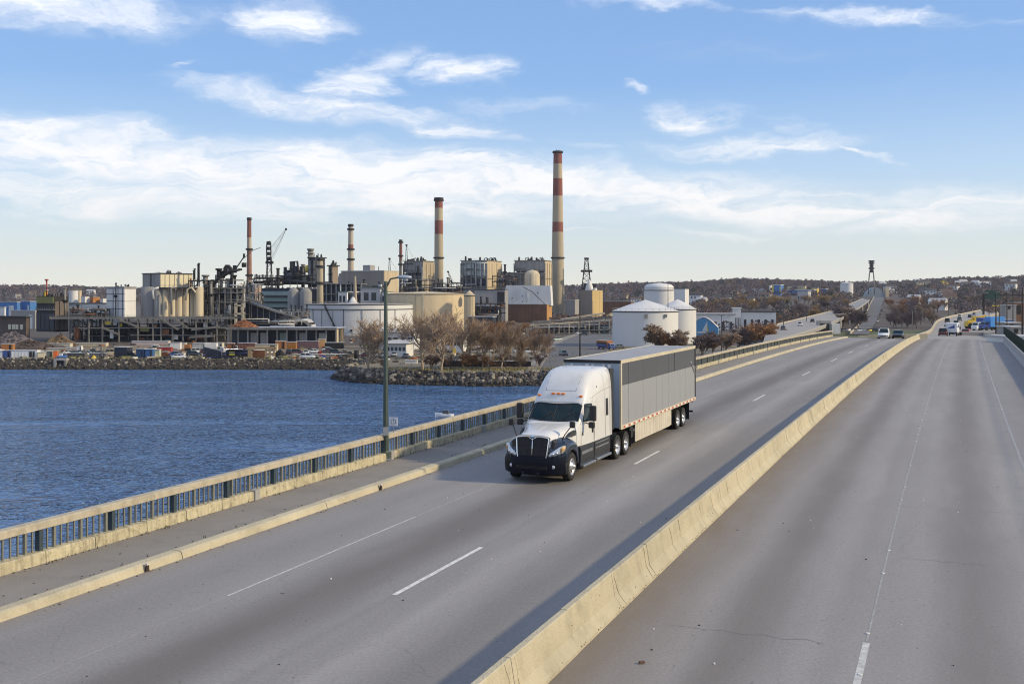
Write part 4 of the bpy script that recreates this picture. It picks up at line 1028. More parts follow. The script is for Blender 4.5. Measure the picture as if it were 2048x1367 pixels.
# ================================================================ water
def water_mat():
    m = bpy.data.materials.new('harbour_water'); m.use_nodes = True; T = m.node_tree; N = T.nodes; L = T.links; b = N['Principled BSDF']
    b.inputs['Base Color'].default_value = (.085, .19, .40, 1); b.inputs['Roughness'].default_value = .09; b.inputs['IOR'].default_value = 1.33
    tcn = N.new('ShaderNodeTexCoord')
    def NZ(sc_, s, det, rough=.6, dist=0, rot=0):
        mp = N.new('ShaderNodeMapping'); mp.inputs['Scale'].default_value = sc_; mp.inputs['Rotation'].default_value = (0, 0, rot); L.new(tcn.outputs['Object'], mp.inputs[0])
        n = N.new('ShaderNodeTexNoise'); n.inputs['Scale'].default_value = s; n.inputs['Detail'].default_value = det; n.inputs['Roughness'].default_value = rough; n.inputs['Distortion'].default_value = dist
        L.new(mp.outputs[0], n.inputs['Vector']); return n.outputs[0]
    def bump(h, st, dist, prev=None):
        bn = N.new('ShaderNodeBump'); bn.inputs['Strength'].default_value = st; bn.inputs['Distance'].default_value = dist; L.new(h, bn.inputs['Height'])
        if prev: L.new(prev, bn.inputs['Normal'])
        return bn.outputs[0]
    lane = N.new('ShaderNodeMapRange'); lane.inputs[1].default_value = .35; lane.inputs[2].default_value = .62; lane.inputs[3].default_value = .35; lane.inputs[4].default_value = 1.25
    L.new(NZ((.35, 1.6, 1), .028, 4, .55, .6, .2), lane.inputs[0])
    def mul(a):
        n = N.new('ShaderNodeMath'); n.operation = 'MULTIPLY'; L.new(a, n.inputs[0]); L.new(lane.outputs[0], n.inputs[1]); return n.outputs[0]
    n1 = bump(NZ((1, 1.7, 1), .085, 2, .5, .6, .25), 1.0, 3.6)
    n2 = bump(mul(NZ((1, 2.0, 1), .36, 2.2, .5, .9, .15)), 1.0, 3.2, n1)
    n3 = bump(mul(NZ((1, 1.5, 1), 1.15, 2, .5, .6, -.3)), 1.0, .9, n2)
    L.new(n3, b.inputs['Normal']); return m
M_water = water_mat()
MB().add([(-3400, -600, 0), (2500, -600, 0), (2500, 3000, 0), (-3400, 3000, 0)], [(0, 1, 2, 3)]).build('water', M_water, kind='structure')
# ================================================================ land
RIDGE = [(-.6, 571), (-.42, 571), (-.36, 577), (-.25, 577), (0, 574), (.06, 571), (.10, 567), (.17, 565), (.21, 559), (.26, 563), (.31, 566), (.355, 564), (.40, 558), (.45, 557), (.47, 554), (.8, 552)]
def ridge_z(k):
    for (a, va), (b, vb) in zip(RIDGE, RIDGE[1:]):
        if a <= k <= b: v = va + (vb - va) * (k - a) / (b - a); break
    else: v = 565
    return CZ + (HV - v - 0) / F * 2600 - 7
def smooth(a, b, t): t = min(max((t - a) / (b - a), 0), 1); return t * t * (3 - 2 * t)
def gz(x, y):
    k = x / max(y, 1); rt = smooth(.05, .2, k)
    y0 = 1700 - 1000 * rt
    z = 3 + (ridge_z(min(max(k, -.6), .8)) - 3) * smooth(y0, 2650, y) ** (1.0 - .1 * rt)
    if y > 650: z += 2.5 * MN.noise(V3((x * .004, y * .004, 1))) * smooth(700, 1200, y)
    if y > 2650: z -= (y - 2650) * .01
    return z
SHORE = [(-700, 341), (-300, 338), (-160, 340), (-60, 338), (-47, 336), (-41, 329), (-41, 318), (-46, 310), (-46, 300), (-41, 291), (-33, 285), (-20, 281), (-6, 277), (6, 280), (14, 277), (40, 268), (62, 248), (70, 210), (76, 168), (98, 138), (135, 110), (150, 60), (140, -60)]
def shore_y(x):
    for (a, b), (c, d) in zip(SHORE, SHORE[1:]):
        pass
M_grass_d = mat('rough_ground', (.16, .13, .085), .95, 0, .25, .25, 0, .3, 2, dirt=(.075, .085, .03), dirt_amt=.8)
def land_mat():
    m = mat('land_surface', (.155, .13, .095), .95, 0, .3, .12, 0, .3, 3, dirt=(.06, .068, .028), dirt_amt=.85); return m
# flat harbour land out of the shoreline polygon, then a grid rising to the hills
poly = [(-700, 430)] + SHORE + [(600, -60), (600, 430)]
lm = MB(); lm.f.append(tuple(range(len(poly)))); lm.v = [(x, y, 3.0) for x, y in poly][::-1] if False else [(x, y, 3.0) for x, y in poly]; lm.m.append(0); lm.sm.append(False)
lm.f[0] = tuple(reversed(lm.f[0])) if False else lm.f[0]
lm.build('ground', land_mat(), kind='structure')
bk = MB()
for (a, b), (c, d) in zip(SHORE, SHORE[1:]):      # bank down to the water
    nx_, ny_ = (d - b), -(c - a); l = sqrt(nx_ * nx_ + ny_ * ny_); nx_, ny_ = nx_ / l * 3.2, ny_ / l * 3.2
    pass
bank_secs = []
for i, (x, y) in enumerate(SHORE):
    a = SHORE[max(i - 1, 0)]; b = SHORE[min(i + 1, len(SHORE) - 1)]; dx, dy = b[0] - a[0], b[1] - a[1]; l = sqrt(dx * dx + dy * dy)
    nx_, ny_ = dy / l, -dx / l
    bank_secs.append([(x - nx_ * .0, y - ny_ * .0, 3.0), (x + nx_ * 1.5, y + ny_ * 1.5, 2.0), (x + nx_ * 4.2, y + ny_ * 4.2, -.6)])
bk.loft(bank_secs, caps=False, smooth=False); bk.build('shore_bank', mat('bank_mud', (.040, .034, .026), .95, 0, .3, 1), kind='structure')
ys = [430, 500, 600, 720, 860, 1000]; 
while ys[-1] < 3150: ys.append(ys[-1] * 1.09)
ks = [-1.05, -.9, -.7] + [-.6 + i * 1.4 / 70 for i in range(71)] + [.9, 1.05]
G = MB(); Vv = []
for y in ys:
    for k in ks: Vv.append((k * y, y, (3.0 if y <= 430 else gz(k * y, y))))
nk = len(ks); Ff = [(i * nk + j, i * nk + j + 1, (i + 1) * nk + j + 1, (i + 1) * nk + j) for i in range(len(ys) - 1) for j in range(nk - 1)]
G.add(Vv, Ff, 0, True); hill_o = G.build('hills', mat('hill_floor', (.07, .055, .045), .95, 0, .3, .05, dirt=(.05, .055, .03), dirt_amt=.6), kind='structure')
# ---------------------------------------------------------------- revetment stones
random.seed(31)
M_st = [mat('boulder_pale', (.26, .23, .185), .9, 0, .3, 1.5), mat('boulder_grey', (.13, .115, .10), .9, 0, .3, 1.5), mat('boulder_dark', (.045, .038, .033), .9, 0, .3, 1.5)]
def stone_mb(seed):
    rnd = random.Random(seed); q = MB()
    base = [(-1, -1, -1), (1, -1, -1), (1, 1, -1), (-1, 1, -1), (-1, -1, 1), (1, -1, 1), (1, 1, 1), (-1, 1, 1)]
    vs = [(x * rnd.uniform(.35, .62), y * rnd.uniform(.3, .6), z * rnd.uniform(.25, .5)) for x, y, z in base]
    q.add(vs + [(rnd.uniform(-.15, .15), rnd.uniform(-.15, .15), .62)], [(3, 2, 1, 0), (0, 1, 5, 4), (1, 2, 6, 5), (2, 3, 7, 6), (3, 0, 4, 7), (4, 5, 8), (5, 6, 8), (6, 7, 8), (7, 4, 8)]); return q
SM = [[stone_mb(k).mesh('boulder', m) for k in range(6)] for m in M_st]
rv = thing('rock_revetment', 'bank of tumbled pale and dark boulders along the waterline', 'rocks')
far = MB(); nst = 0; cand = []
for i in range(len(SHORE) - 1):
    (a, b), (c, d) = SHORE[i], SHORE[i + 1]; l = sqrt((c - a) ** 2 + (d - b) ** 2)
    if c < -175 or a > 60: continue
    n = int(l * (12 if a > -60 else 7)); nx_, ny_ = (d - b) / l, -(c - a) / l
    for k in range(n):
        t = random.random(); o_ = random.uniform(-1.0, 4.0); x = a + (c - a) * t + nx_ * o_; y = b + (d - b) * t + ny_ * o_
        z = 3.0 - max(0, o_) * .80 + .08; s_ = random.uniform(.4, 1.0) ** 1.2 * (1.15 if a > -52 else .85)
        cand.append((y, x, z, s_))
cand.sort()
for (y, x, z, s_) in cand:
    if abs((x / y)) > .56: continue
    mi = 2 if z < .9 else random.choice((0, 1, 1, 2, 2)); rot = (random.uniform(-.5, .5), random.uniform(-.5, .5), random.uniform(0, 6.28))
    if nst < 300 and x > -54: inst('boulder', random.choice(SM[mi]), rv, (x, y, z), rot, (s_, s_, s_)); nst += 1
    else:
        q = stone_mb(random.randint(0, 99999)); R_ = mathutils.Euler(rot).to_matrix()
        far.add([tuple(R_ @ (V3(p) * s_) + V3((x, y, z))) for p in q.v], q.f, mi)
o = far.build('boulders_beyond', M_st, rv); o['kind'] = 'stuff'
# ================================================================ industrial shore: helpers and finishes
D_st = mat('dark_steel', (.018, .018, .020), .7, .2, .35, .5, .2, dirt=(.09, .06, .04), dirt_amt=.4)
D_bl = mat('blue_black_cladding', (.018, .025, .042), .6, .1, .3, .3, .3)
G_st = mat('grey_steel', (.21, .20, .18), .7, .1, .25, .5, .3, dirt=(.10, .06, .035), dirt_amt=.4)
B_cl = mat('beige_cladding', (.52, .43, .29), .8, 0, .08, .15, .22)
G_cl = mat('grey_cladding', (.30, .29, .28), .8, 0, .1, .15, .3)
W_cl = mat('white_cladding', (.66, .66, .65), .7, 0, .05, .12, .15, dirt=(.4, .37, .32), dirt_amt=.35)
Bk_w = mat('brown_brick', (.19, .095, .05), .9, 0, .2, .4, .3)
Ru = mat('rust', (.24, .10, .045), .9, 0, .35, .6, .2, dirt=(.10, .045, .025), dirt_amt=.6)
Gr_cl = mat('green_louvre', (.17, .22, .20), .7, 0, .12, .3, .2)
Blu = mat('blue_cladding', (.035, .16, .42), .6, 0, .1, .2)
S_cc = mat('silo_concrete', (.58, .50, .36), .9, 0, .08, .25, .35)
S_gr = mat('silo_grey', (.27, .265, .26), .9, 0, .1, .25, .3)
T_be = mat('tank_beige', (.58, .48, .32), .75, 0, .05, .1, .2)
T_wh = mat('tank_white', (.62, .62, .615), .6, 0, .035, .1, .07)
D_roof = mat('dark_roof', (.05, .05, .055), .85, 0, .25, .2)
L_roof = mat('pale_roof', (.42, .42, .43), .8, 0, .1, .2)
Win = mat('window_glass', (.03, .035, .045), .15, 0, 0)
Yel = mat('yellow_paint', (.60, .45, .05), .6, 0, .1); Org = mat('orange_paint', (.38, .16, .05), .7, 0, .2, 2, .2)
Rd = mat('red_paint', (.33, .035, .025), .7, 0, .2, 2, .2); Ch_red = mat('stack_red_band', (.23, .08, .058), .85, 0, .15, .3, .2)
Ch_con = mat('stack_concrete', (.41, .35, .25), .9, 0, .07, .12, .15); Ch_pale = mat('stack_pale_band', (.43, .37, .29), .9, 0, .07, .12, .2)


def kf(u): return (u - 1024) / F
def bld(name, label, cat, u0, uc, u1, vt, d, phi=14, zb=3.0, group=None):
    """thing whose nearest corner stands at column uc and depth d; returns thing, front width a, side depth b, height h"""
    ph = radians(phi); xc = kf(uc) * d
    a = (xc - kf(u0) * d) / (cos(ph) + kf(u0) * sin(ph)); b = (kf(u1) * d - xc) / (sin(ph) - kf(u1) * cos(ph)) if u1 > uc else 20
    h = CZ + (HV - vt) / F * d - zb
    return thing(name, label, cat, (xc, d, zb), -ph, group), a, abs(b), h
def wall_panels(t, a, b, h, m, n=4, ms=None, th=.25, z0=0):
    """cladding sheets on both faces, each its own part, over a closed core"""
    MB().bb(-a + th, -th, th, b, z0, h - .05).build('core', ms or m, t)
    w = a / n
    me = MB().bb(-w + .06, -.0, 0, th, z0, h).mesh('wall_panel', m)
    for i in range(n): inst('wall_panel', me, t, (-i * w, 0, 0))
    nb_ = max(1, round(b / w)); wb = (b - th) / nb_
    me = MB().bb(-th + .001, .001, .03, wb - .03, z0, h).mesh('wall_panel', m)
    for i in range(nb_): inst('wall_panel', me, t, (0, th + i * wb, 0))
def roof_junk(t, a, b, h, m, n=8, s=1.5, seed=0, hmax=3.5):
    r = random.Random(seed)
    for i in range(n):
        q = MB(); x = -r.uniform(.05, .95) * a; y = r.uniform(.05, .8) * b; kind = r.choice('bcp')
        if kind == 'b': q.bb(-s * .6, s * .6, -s * .5, s * .5, 0, r.uniform(.3, .6) * hmax)
        elif kind == 'c': q.cyl((0, 0, 0), s * .35, r.uniform(.4, 1) * hmax, 10); q.cyl((0, 0, r.uniform(.3, .5) * hmax), s * .45, .25, 10)
        else: q.tube([(0, 0, 0), (0, 0, hmax * .6), (s, 0, hmax * .75), (s * 1.6, 0, 0)], s * .18, 6)
        q.build('roof_fitting', m, t, (x, y, h))
def rails(t, x0, x1, y, z, m=None, step=2.5, hh=1.1):
    q = MB(); n = max(2, int(abs(x1 - x0) / step))
    for i in range(n + 1): x = x0 + (x1 - x0) * i / n; q.bb(x - .05, x + .05, y - .05, y + .05, z, z + hh)
    for k in (.5, 1): q.bb(min(x0, x1), max(x0, x1), y - .04, y + .04, z + hh * k - .05, z + hh * k)
    return q.build('guard_rail', m or G_st, t)
def frame(t, x0, x1, y0, y1, zs_, ncol, m, colw=.5, brace=True, slabs=True, slab_m=None, seed=0):
    r = random.Random(seed); nx_ = ncol
    cm = MB().bb(-colw / 2, colw / 2, -colw / 2, colw / 2, zs_[0], zs_[-1]).mesh('column', m)
    for i in range(nx_):
        for y in (y0, y1): inst('column', cm, t, (x0 + (x1 - x0) * i / (nx_ - 1), y, 0))
    for z in zs_[1:]:
        for y in (y0, y1): MB().bb(x0 - .3, x1 + .3, y - .2, y + .2, z - .5, z - .02).build('beam', m, t)
        if slabs: MB().bb(x0 - .4, x1 + .4, y0 + .21, y1 - .21, z - .12, z).build('floor_deck', slab_m or m, t)
    if brace:
        for z0_, z1_ in zip(zs_, zs_[1:]):
            i = r.randrange(nx_ - 1); xa = x0 + (x1 - x0) * i / (nx_ - 1); xb = x0 + (x1 - x0) * (i + 1) / (nx_ - 1)
            MB().beam((xa, y0 - .05, z0_), (xb, y0 - .05, z1_ - .5), .25).build('brace', m, t)
def pipes(t, n, x0, x1, y0, y1, z0, z1, ms, seed, rmin=.15, rmax=.5):
    r = random.Random(seed)
    for i in range(n):
        rad = r.uniform(rmin, rmax); p = [r.uniform(x0, x1), r.uniform(y0, y1), r.uniform(z0, z1)]; pts = [tuple(p)]
        for k in range(r.randint(2, 4)):
            ax_ = r.choice((0, 0, 1, 2, 2)); lo, hi = ((x0, x1), (y0, y1), (z0, z1))[ax_]; p[ax_] = min(max(p[ax_] + r.choice((-1, 1)) * r.uniform(.25, .7) * (hi - lo), lo), hi); pts.append(tuple(p))
        pts = [q for j, q in enumerate(pts) if j == 0 or (V3(q) - V3(pts[j - 1])).length > .05]
        if len(pts) > 1: MB().tube(pts, rad, 6).build('pipe', r.choice(ms), t)
def vessels(t, n, x0, x1, y0, y1, z0, z1, ms, seed, r0=1.2):
    r = random.Random(seed)
    for i in range(n):
        q = MB(); R_ = r.uniform(.6, 1.2) * r0; h = r.uniform(.35, .9) * (z1 - z0)
        if r.random() < .7: q.lathe([(.01, 0), (R_, .05), (R_, h), (R_ * .7, h + R_ * .4), (.01, h + R_ * .5)], n=12); q.lathe([(R_ * 1.12, h * .5), (R_ * 1.12, h * .5 + .2)], n=12)
        else: q.lathe([(.01, -R_ * 1.8), (R_ * .7, -R_ * 1.6), (R_ * .7, R_ * 1.6), (.01, R_ * 1.8)], c=(0, 0, R_), n=12, axis='x')
        q.build('vessel', r.choice(ms), t, (r.uniform(x0, x1), r.uniform(y0, y1), z0))
def stack(label, u, vt, vb, d, w0, w1, bands, zb=3.0, rings=(), cap=None, group='chimneys of the plant', top_lip=True, m=None):
    """tapered chimney; w0/w1 photo-pixel widths at top and base; bands = (v from, v to, material)"""
    x = kf(u) * d; zt = CZ + (HV - vt) / F * d; h = zt - zb; r0, r1 = w0 / F * d / 2, w1 / F * d / 2
    t = thing('chimney', label, 'chimney', (x, d, zb), 0, group)
    def rad(z): return r1 + (r0 - r1) * (min(max(z, 0), h) / h) ** .85
    def zv(v): return CZ + (HV - v) / F * d - zb
    cuts = sorted({0.0, h} | {zv(a) for a, b, _ in bands} | {zv(b) for a, b, _ in bands})
    for a, b in zip(cuts, cuts[1:]):
        mid = (a + b) / 2; mm = next((c for (va, vb_, c) in bands if zv(vb_) <= mid <= zv(va)), m or Ch_con)
        q = MB(); n = max(2, int((b - a) / 8)); q.lathe([(rad(a + (b - a) * i / n), a + (b - a) * i / n) for i in range(n + 1)], n=28); q.build('shaft_band', mm, t)
    MB().lathe([(rad(h) * .98, h - .4), (rad(h) * .8, h - .3), (rad(h) * .8, h - 6), (.01, h - 6)], n=20).build('flue', D_st, t)
    if top_lip: MB().lathe([(rad(h), h - 1.6), (rad(h) * 1.18, h - 1.4), (rad(h) * 1.18, h + .3), (rad(h) * .8, h + .4), (rad(h) * .8, h - .5)], n=24).build('rim', D_st, t)
    for v in rings:
        z = zv(v); R_ = rad(z); q = MB(); q.lathe([(R_, z), (R_ * 1.0 + .9, z), (R_ + .9, z + .25), (R_, z + .25)], n=24); q.lathe([(R_ + .85, z + .25), (R_ + .85, z + 1.2)], n=24)
        q.build('gallery', D_st, t)
    ld = MB(); n = int(h / 4)
    for s_ in (-.25, .25): ld.beam((s_, -rad(0) - .1, 0), (s_, -rad(h) - .1, h), .07)
    for i in range(n): z = h * i / n; ld.bb(-.3, .3, -rad(z) - .35, -rad(z) - .05, z, z + .1)
    ld.build('ladder', G_st, t); return t, h, rad
def tank(label, u0, u1, vt, d, m, zb=3.0, vb=None, roof=None, group=None, ring=True, stair=None, name='storage_tank', roof_m=None, nseg=64, ribs=0):
    x = kf((u0 + u1) / 2) * d; R_ = (u1 - u0) / 2 / F * d; h = CZ + (HV - vt) / F * d - zb; t = thing(name, label, 'tank', (x, d, zb), 0, group)
    nring = max(2, min(8, int(h / 2.4)))
    for i in range(nring):     # plate courses, lapped
        z0_, z1_ = h * i / nring, h * (i + 1) / nring; MB().lathe([(R_ - .006 * i, z0_), (R_ - .006 * i, z1_)], n=nseg).build('plate_course', m, t)
    rh = roof if roof is not None else .04 * R_
    MB().lathe([(R_ + .12, h - .12), (R_ + .12, h + .05), (R_ * .98, h + .08), (R_ * .5, h + rh * .55), (.01, h + rh)], n=nseg).build('roof', roof_m or m, t)
    if ring: MB().lathe([(R_ + .02, h - .5), (R_ + .22, h - .45), (R_ + .22, h - .25), (R_ + .02, h - .2)], n=nseg).build('rim_band', D_st, t)
    q = MB(); n_ = 30
    for i in range(n_):
        a = 2 * pi * i / n_; q.bb(cos(a) * R_ - .04, cos(a) * R_ + .04, sin(a) * R_ - .04, sin(a) * R_ + .04, h, h + 1.0)
    q.lathe([(R_, h + .95), (R_, h + 1.03)], n=nseg); q.build('guard_rail', G_st, t)
    if stair is not None:
        a0, a1 = stair; q = MB(); n_ = 22
        for i in range(n_):
            t0, t1 = i / n_, (i + 1) / n_; aa, ab = a0 + (a1 - a0) * t0, a0 + (a1 - a0) * t1
            for rr_ in (.15, 1.0): q.beam((cos(aa) * (R_ + rr_), sin(aa) * (R_ + rr_), h * t0), (cos(ab) * (R_ + rr_), sin(ab) * (R_ + rr_), h * t1), .14, .3)
            q.beam((cos(aa) * (R_ + 1.0), sin(aa) * (R_ + 1.0), h * t0 + 1.1), (cos(ab) * (R_ + 1.0), sin(ab) * (R_ + 1.0), h * t1 + 1.1), .1)
            q.beam((cos(aa) * (R_ + .15), sin(aa) * (R_ + .15), h * t0), (cos(aa) * (R_ + 1.0), sin(aa) * (R_ + 1.0), h * t0), .3, .06)
        q.build('stairway', D_st, t)
    if ribs:
        q = MB()
        for i in range(ribs): a = pi + pi * (i + .5) / ribs; q.bb(cos(a) * R_ - .1, cos(a) * R_ + .1, sin(a) * R_ - .1, sin(a) * R_ + .1, 0, h)
        q.build('rib', m, t)
    return t, R_, h
# ================================================================ chimneys
stack('slender red and white banded chimney beside the crane at the left of the plant', 498.5, 436, 600, 760, 8, 12, [(436, 475, Ch_red), (498, 560, mat('stack_faded_red', (.27, .14, .10), .9, 0, .15, .3, .2))], zb=8, rings=(500, 552), m=Ch_pale)
t_, _, _ = stack('short pale chimney with three dark galleries behind the beige hall', 701.5, 449, 604, 800, 9.5, 16, [(489, 499, Ch_red)], rings=(460, 500, 520), m=Ch_pale)
stack('second tallest chimney with red top and a broad red band', 877.5, 396, 600, 880, 16, 20, [(396, 416, Ch_red), (441, 468, Ch_red)], rings=(402, 517), m=Ch_con)
c4, h4, r4 = stack('tallest chimney, tapered and red banded, rising alone beside the brown wall', 1115.5, 303, 637, 905, 17, 29, [(303, 328, Ch_red), (357, 392, Ch_red), (444, 464, Ch_red)], rings=(306, 517), m=Ch_con)
q = MB(); q.tube([(-1, 0, h4), (-1, 0, h4 + 2.2)], .12, 5); q.tube([(.5, 0, h4), (.5, 0, h4 + 1.6), (2.2, 0, h4 + 1.9)], .12, 5); q.build('aerial', D_st, c4)
stack('small red topped flue beside the beige box plant building', 801.5, 480, 560, 880, 6, 7.5, [(480, 520, Ch_red)], zb=20, rings=(486, 513, 530), m=mat('flue_grey', (.2, .19, .18), .8, 0, .2, .3))
stack('brown concrete flue with dark collar in front of the twin towers', 640, 516, 606, 600, 11.5, 14, [], rings=(535, 568), zb=12, m=Ch_con, top_lip=True)
stack('thin grey flue standing in front of the beige hall', 710, 552, 606, 620, 4, 11, [], zb=14, m=Ch_pale, top_lip=False)
# ================================================================ long shaded platform along the left shore
DP = 462.0; ZP = CZ - (634 - HV) / F * DP
pf = thing('trestle_platform', 'long raised steel platform on pale posts in front of the silos', 'platform', (kf(255) * DP, DP, 3.0), 0)
hw_ = (kf(455) - kf(150)) * DP / 2; hp = ZP - 3.0
for i, u in enumerate((178, 205, 238, 276, 306, 322, 345, 366, 392, 412, 434)):
    x = kf(u) * DP - kf(255) * DP; inst('column', MB().bb(-.28, .28, -.28, .28, 0, hp - .6).mesh('column', G_st), pf, (x, 0, 0)); inst('column', MB().bb(-.25, .25, -.25, .25, 0, hp - .6).mesh('column', G_st), pf, (x + 1, 9, 0))
X0_, X1_ = (kf(100) - kf(255)) * DP, (kf(470) - kf(255)) * DP
MB().bb(X0_, X1_, -.4, 12, hp - .55, hp).build('floor_deck', D_st, pf); MB().bb(X0_, X1_, -.6, -.41, hp - .8, hp + .15).build('edge_beam', G_st, pf)
MB().bb(X0_ + 12, X1_, -.3, .1, hp * .55, hp * .55 + .4).build('beam', G_st, pf); MB().bb(X0_ + 25, X1_ - 10, -.3, .1, hp * .78, hp * .78 + .3).build('beam', G_st, pf); MB().bb(X0_ + 34, X1_, -.3, .1, hp * .26, hp * .26 + .3).build('beam', G_st, pf)
for (ua, za, ub, zb_) in ((240, .9, 276, .62), (322, .95, 358, .5), (350, .95, 378, .55), (205, .6, 240, .3), (384, .5, 440, .62), (380, .2, 430, .25)):
    MB().beam((kf(ua) * DP - kf(255) * DP, -.9, hp * za), (kf(ub) * DP - kf(255) * DP, -.9, hp * zb_), .6, .8).build('conveyor', G_st, pf)
rails(pf, X0_, X1_, -.4, hp, G_st, 3)
pipes(pf, 26, X0_ + 8, X1_ - 4, 1, 7, .5, hp - 1.5, [G_st, D_st, D_st, D_st], 5, .12, .38)
vessels(pf, 16, X0_ + 8, X1_ - 4, 2, 8, 0, hp * .7, [D_st, D_st, Ru, D_st, D_bl], 6, 1.3)  # mostly dark finishes, standing in for shade under the deck
random.seed(77)
for (u, w, z0, z1, m) in ((215, 12, .70, .84, Yel), (288, 18, .42, .62, mat('olive_board', (.20, .20, .07), .9, 0, .2, 1)), (308, 8, .55, .7, Org), (330, 13, .3, .52, Ru), (222, 7, .15, .5, W_cl), (350, 9, .1, .3, W_cl), (370, 8, .55, .8, D_bl), (398, 9, .12, .3, Rd), (268, 20, 0, .38, D_st), (410, 8, .6, .8, W_cl), (425, 8, .7, .9, G_cl), (240, 6, .62, .75, Yel)):
    MB().bb(-w / 2 * DP / F, w / 2 * DP / F, -.2, .15, 0, hp * (z1 - z0)).build('hung_board', m, pf, ((kf(u) - kf(255)) * DP, .9, hp * z0))
ds = thing('shade_stand_in_shed', 'row of dark sheds standing in for the shade under the raised platform', 'shed', (kf(170) * 474, 474, 3.0), 0)
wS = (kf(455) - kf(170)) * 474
for i in range(9): MB().bb(i * wS / 9 + .1, (i + 1) * wS / 9 - .1, 0, 10, 0, 5.0 + (i * 37 % 5) * .8).build('shade_bay_wall', (D_st, D_bl, D_roof)[i % 3], ds)  # near-black walls put the shade under the platform into their colour
# ---- silo group on the platform
ZS = ZP + .05; DS = 470.0
sb = thing('silo_block', 'block of tall beige ribbed silos with a panelled headhouse on top', 'silo', (kf(308) * DS, DS, ZS), 0)
def zl(v, d): return CZ + (HV - v) / F * d - ZS
R0 = 6.0 / F * DS
hs_ = zl(577, DS)
cylm = MB().lathe([(R0, 0), (R0, hs_), (.01, hs_ + .2)], n=20).mesh('silo_tube', S_cc)
for i, u in enumerate((326, 337.5, 349, 360.5, 371)): inst('silo_tube', cylm, sb, ((kf(u) - kf(308)) * (DS + i * 1.6), 3 + i * 1.6, 0))
MB().lathe([(R0 * 1.35, 0), (R0 * 1.35, hs_), (.01, hs_ + .2)], n=20).build('silo_tube', S_gr, sb, ((kf(313) - kf(308)) * DS, 2.5, 0))  # the shaded tube of the row, its shade put into a grey finish
MB().lathe([(R0 * 3.2, 0), (R0 * 3.2, hs_ + .5), (.01, hs_ + 1)], n=32).build('silo_tube', S_gr, sb, ((kf(290) - kf(308)) * DS, 7.5, 0), label='wide grey silo tube at the left end')
MB().lathe([(R0 * 1.6, 0), (R0 * 1.6, hs_ + .6), (.01, hs_ + 1.2)], n=20).build('silo_tube', S_cc, sb, ((kf(384) - kf(308)) * 478, 9, 0))
q = MB(); q.bb((kf(310) - kf(308)) * DS, (kf(386) - kf(308)) * DS, 1.0, 13, -.6, -.02); q.build('base_slab', S_gr, sb)
hd_, a, b, h = bld('headhouse', 'x', 'x', 285, 320, 385, 547, 476, 40, ZS + hs_ + .3); 
del hd_['label']; del hd_['category']; hd_.parent = sb; hd_.location = V3(hd_.location) - V3(sb.location)
MB().bb(-a, 0, 0, b, 0, h).build('headhouse_wall', S_gr, hd_)
for i in range(7):
    MB().bb(-.05, .18, b * i / 7 + .18, b * (i + 1) / 7 - .18, .2, h - .35).build('wall_panel', mat('headhouse_sunlit_panel', (.62, .56, .40), .85, 0, .05, .3, .1), hd_)  # lit right face: sunlight put into a paler panel colour
MB().bb(-a - .3, .5, -.3, b + .3, h, h + .35).build('roof', D_roof, hd_)
for i in range(9): MB().cyl((0, 0, 0), .25 + .12 * (i % 3), .5 + .4 * (i % 2), 8).build('roof_vent', (W_cl, D_st, S_gr)[i % 3], hd_, (-a * .1 * i, b * ((i * .37) % 1), h + .35))
MB().cyl((0, 0, 0), .9, 1.5, 12).build('roof_tank', S_gr, hd_, (-.5 * a, b * .55, h + .3))
q = MB(); q.tube([(-a * .5, -.2, 0), (-a * .5, -.2, h)], .22, 6); q.build('pipe', D_st, hd_)
for (pp, m_) in (([(kf(308), 598), (kf(306), 582), (kf(310), 577), (kf(318), 575)], W_cl), ([(kf(344), 628), (kf(343), 577), (kf(350), 573)], S_gr), ([(kf(372), 600), (kf(376), 578), (kf(384), 575), (kf(392), 585)], S_cc)):
    MB().tube([((k_ - kf(308)) * DS, -.6, zl(v_, DS)) for k_, v_ in pp], .45, 8).build('duct', m_, sb)
q = MB(); q.bb((kf(308) - kf(308)) * DS, (kf(386) - kf(308)) * DS, .5, 10, hs_ + .2, hs_ + .6); q.build('top_slab', D_roof, sb); rails(sb, 0, (kf(386) - kf(308)) * DS, .4, hs_ + .6, G_st, 2)
# boxy white silo
wb, a, b, h = bld('boxy_silo', 'square white banded bin with bluish shaded front left of the grey silos', 'silo', 213, 249, 272, 577, 466, 38, ZS)
MB().bb(-a, 0, 0, b, 0, h).build('bin_wall', W_cl, wb); MB().bb(-a - .2, .2, -.2, b + .2, h, h + .9).build('cap', S_gr, wb)
for z in (.28, .55, .80): MB().bb(-a - .1, .1, -.12, -.01, h * z, h * z + .22).build('stiffener', D_bl, wb)
for x in (.62, .35, .1): MB().bb(-a * x - .12, -a * x + .12, -.14, -.01, 0, h).build('stiffener', D_bl, wb)
MB().bb(.01, .08, 0, b, h * .55, h * .55 + .15).build('stiffener', S_gr, wb); roof_junk(wb, a, b, h + .9, D_st, 6, .7, 4, 1.2)
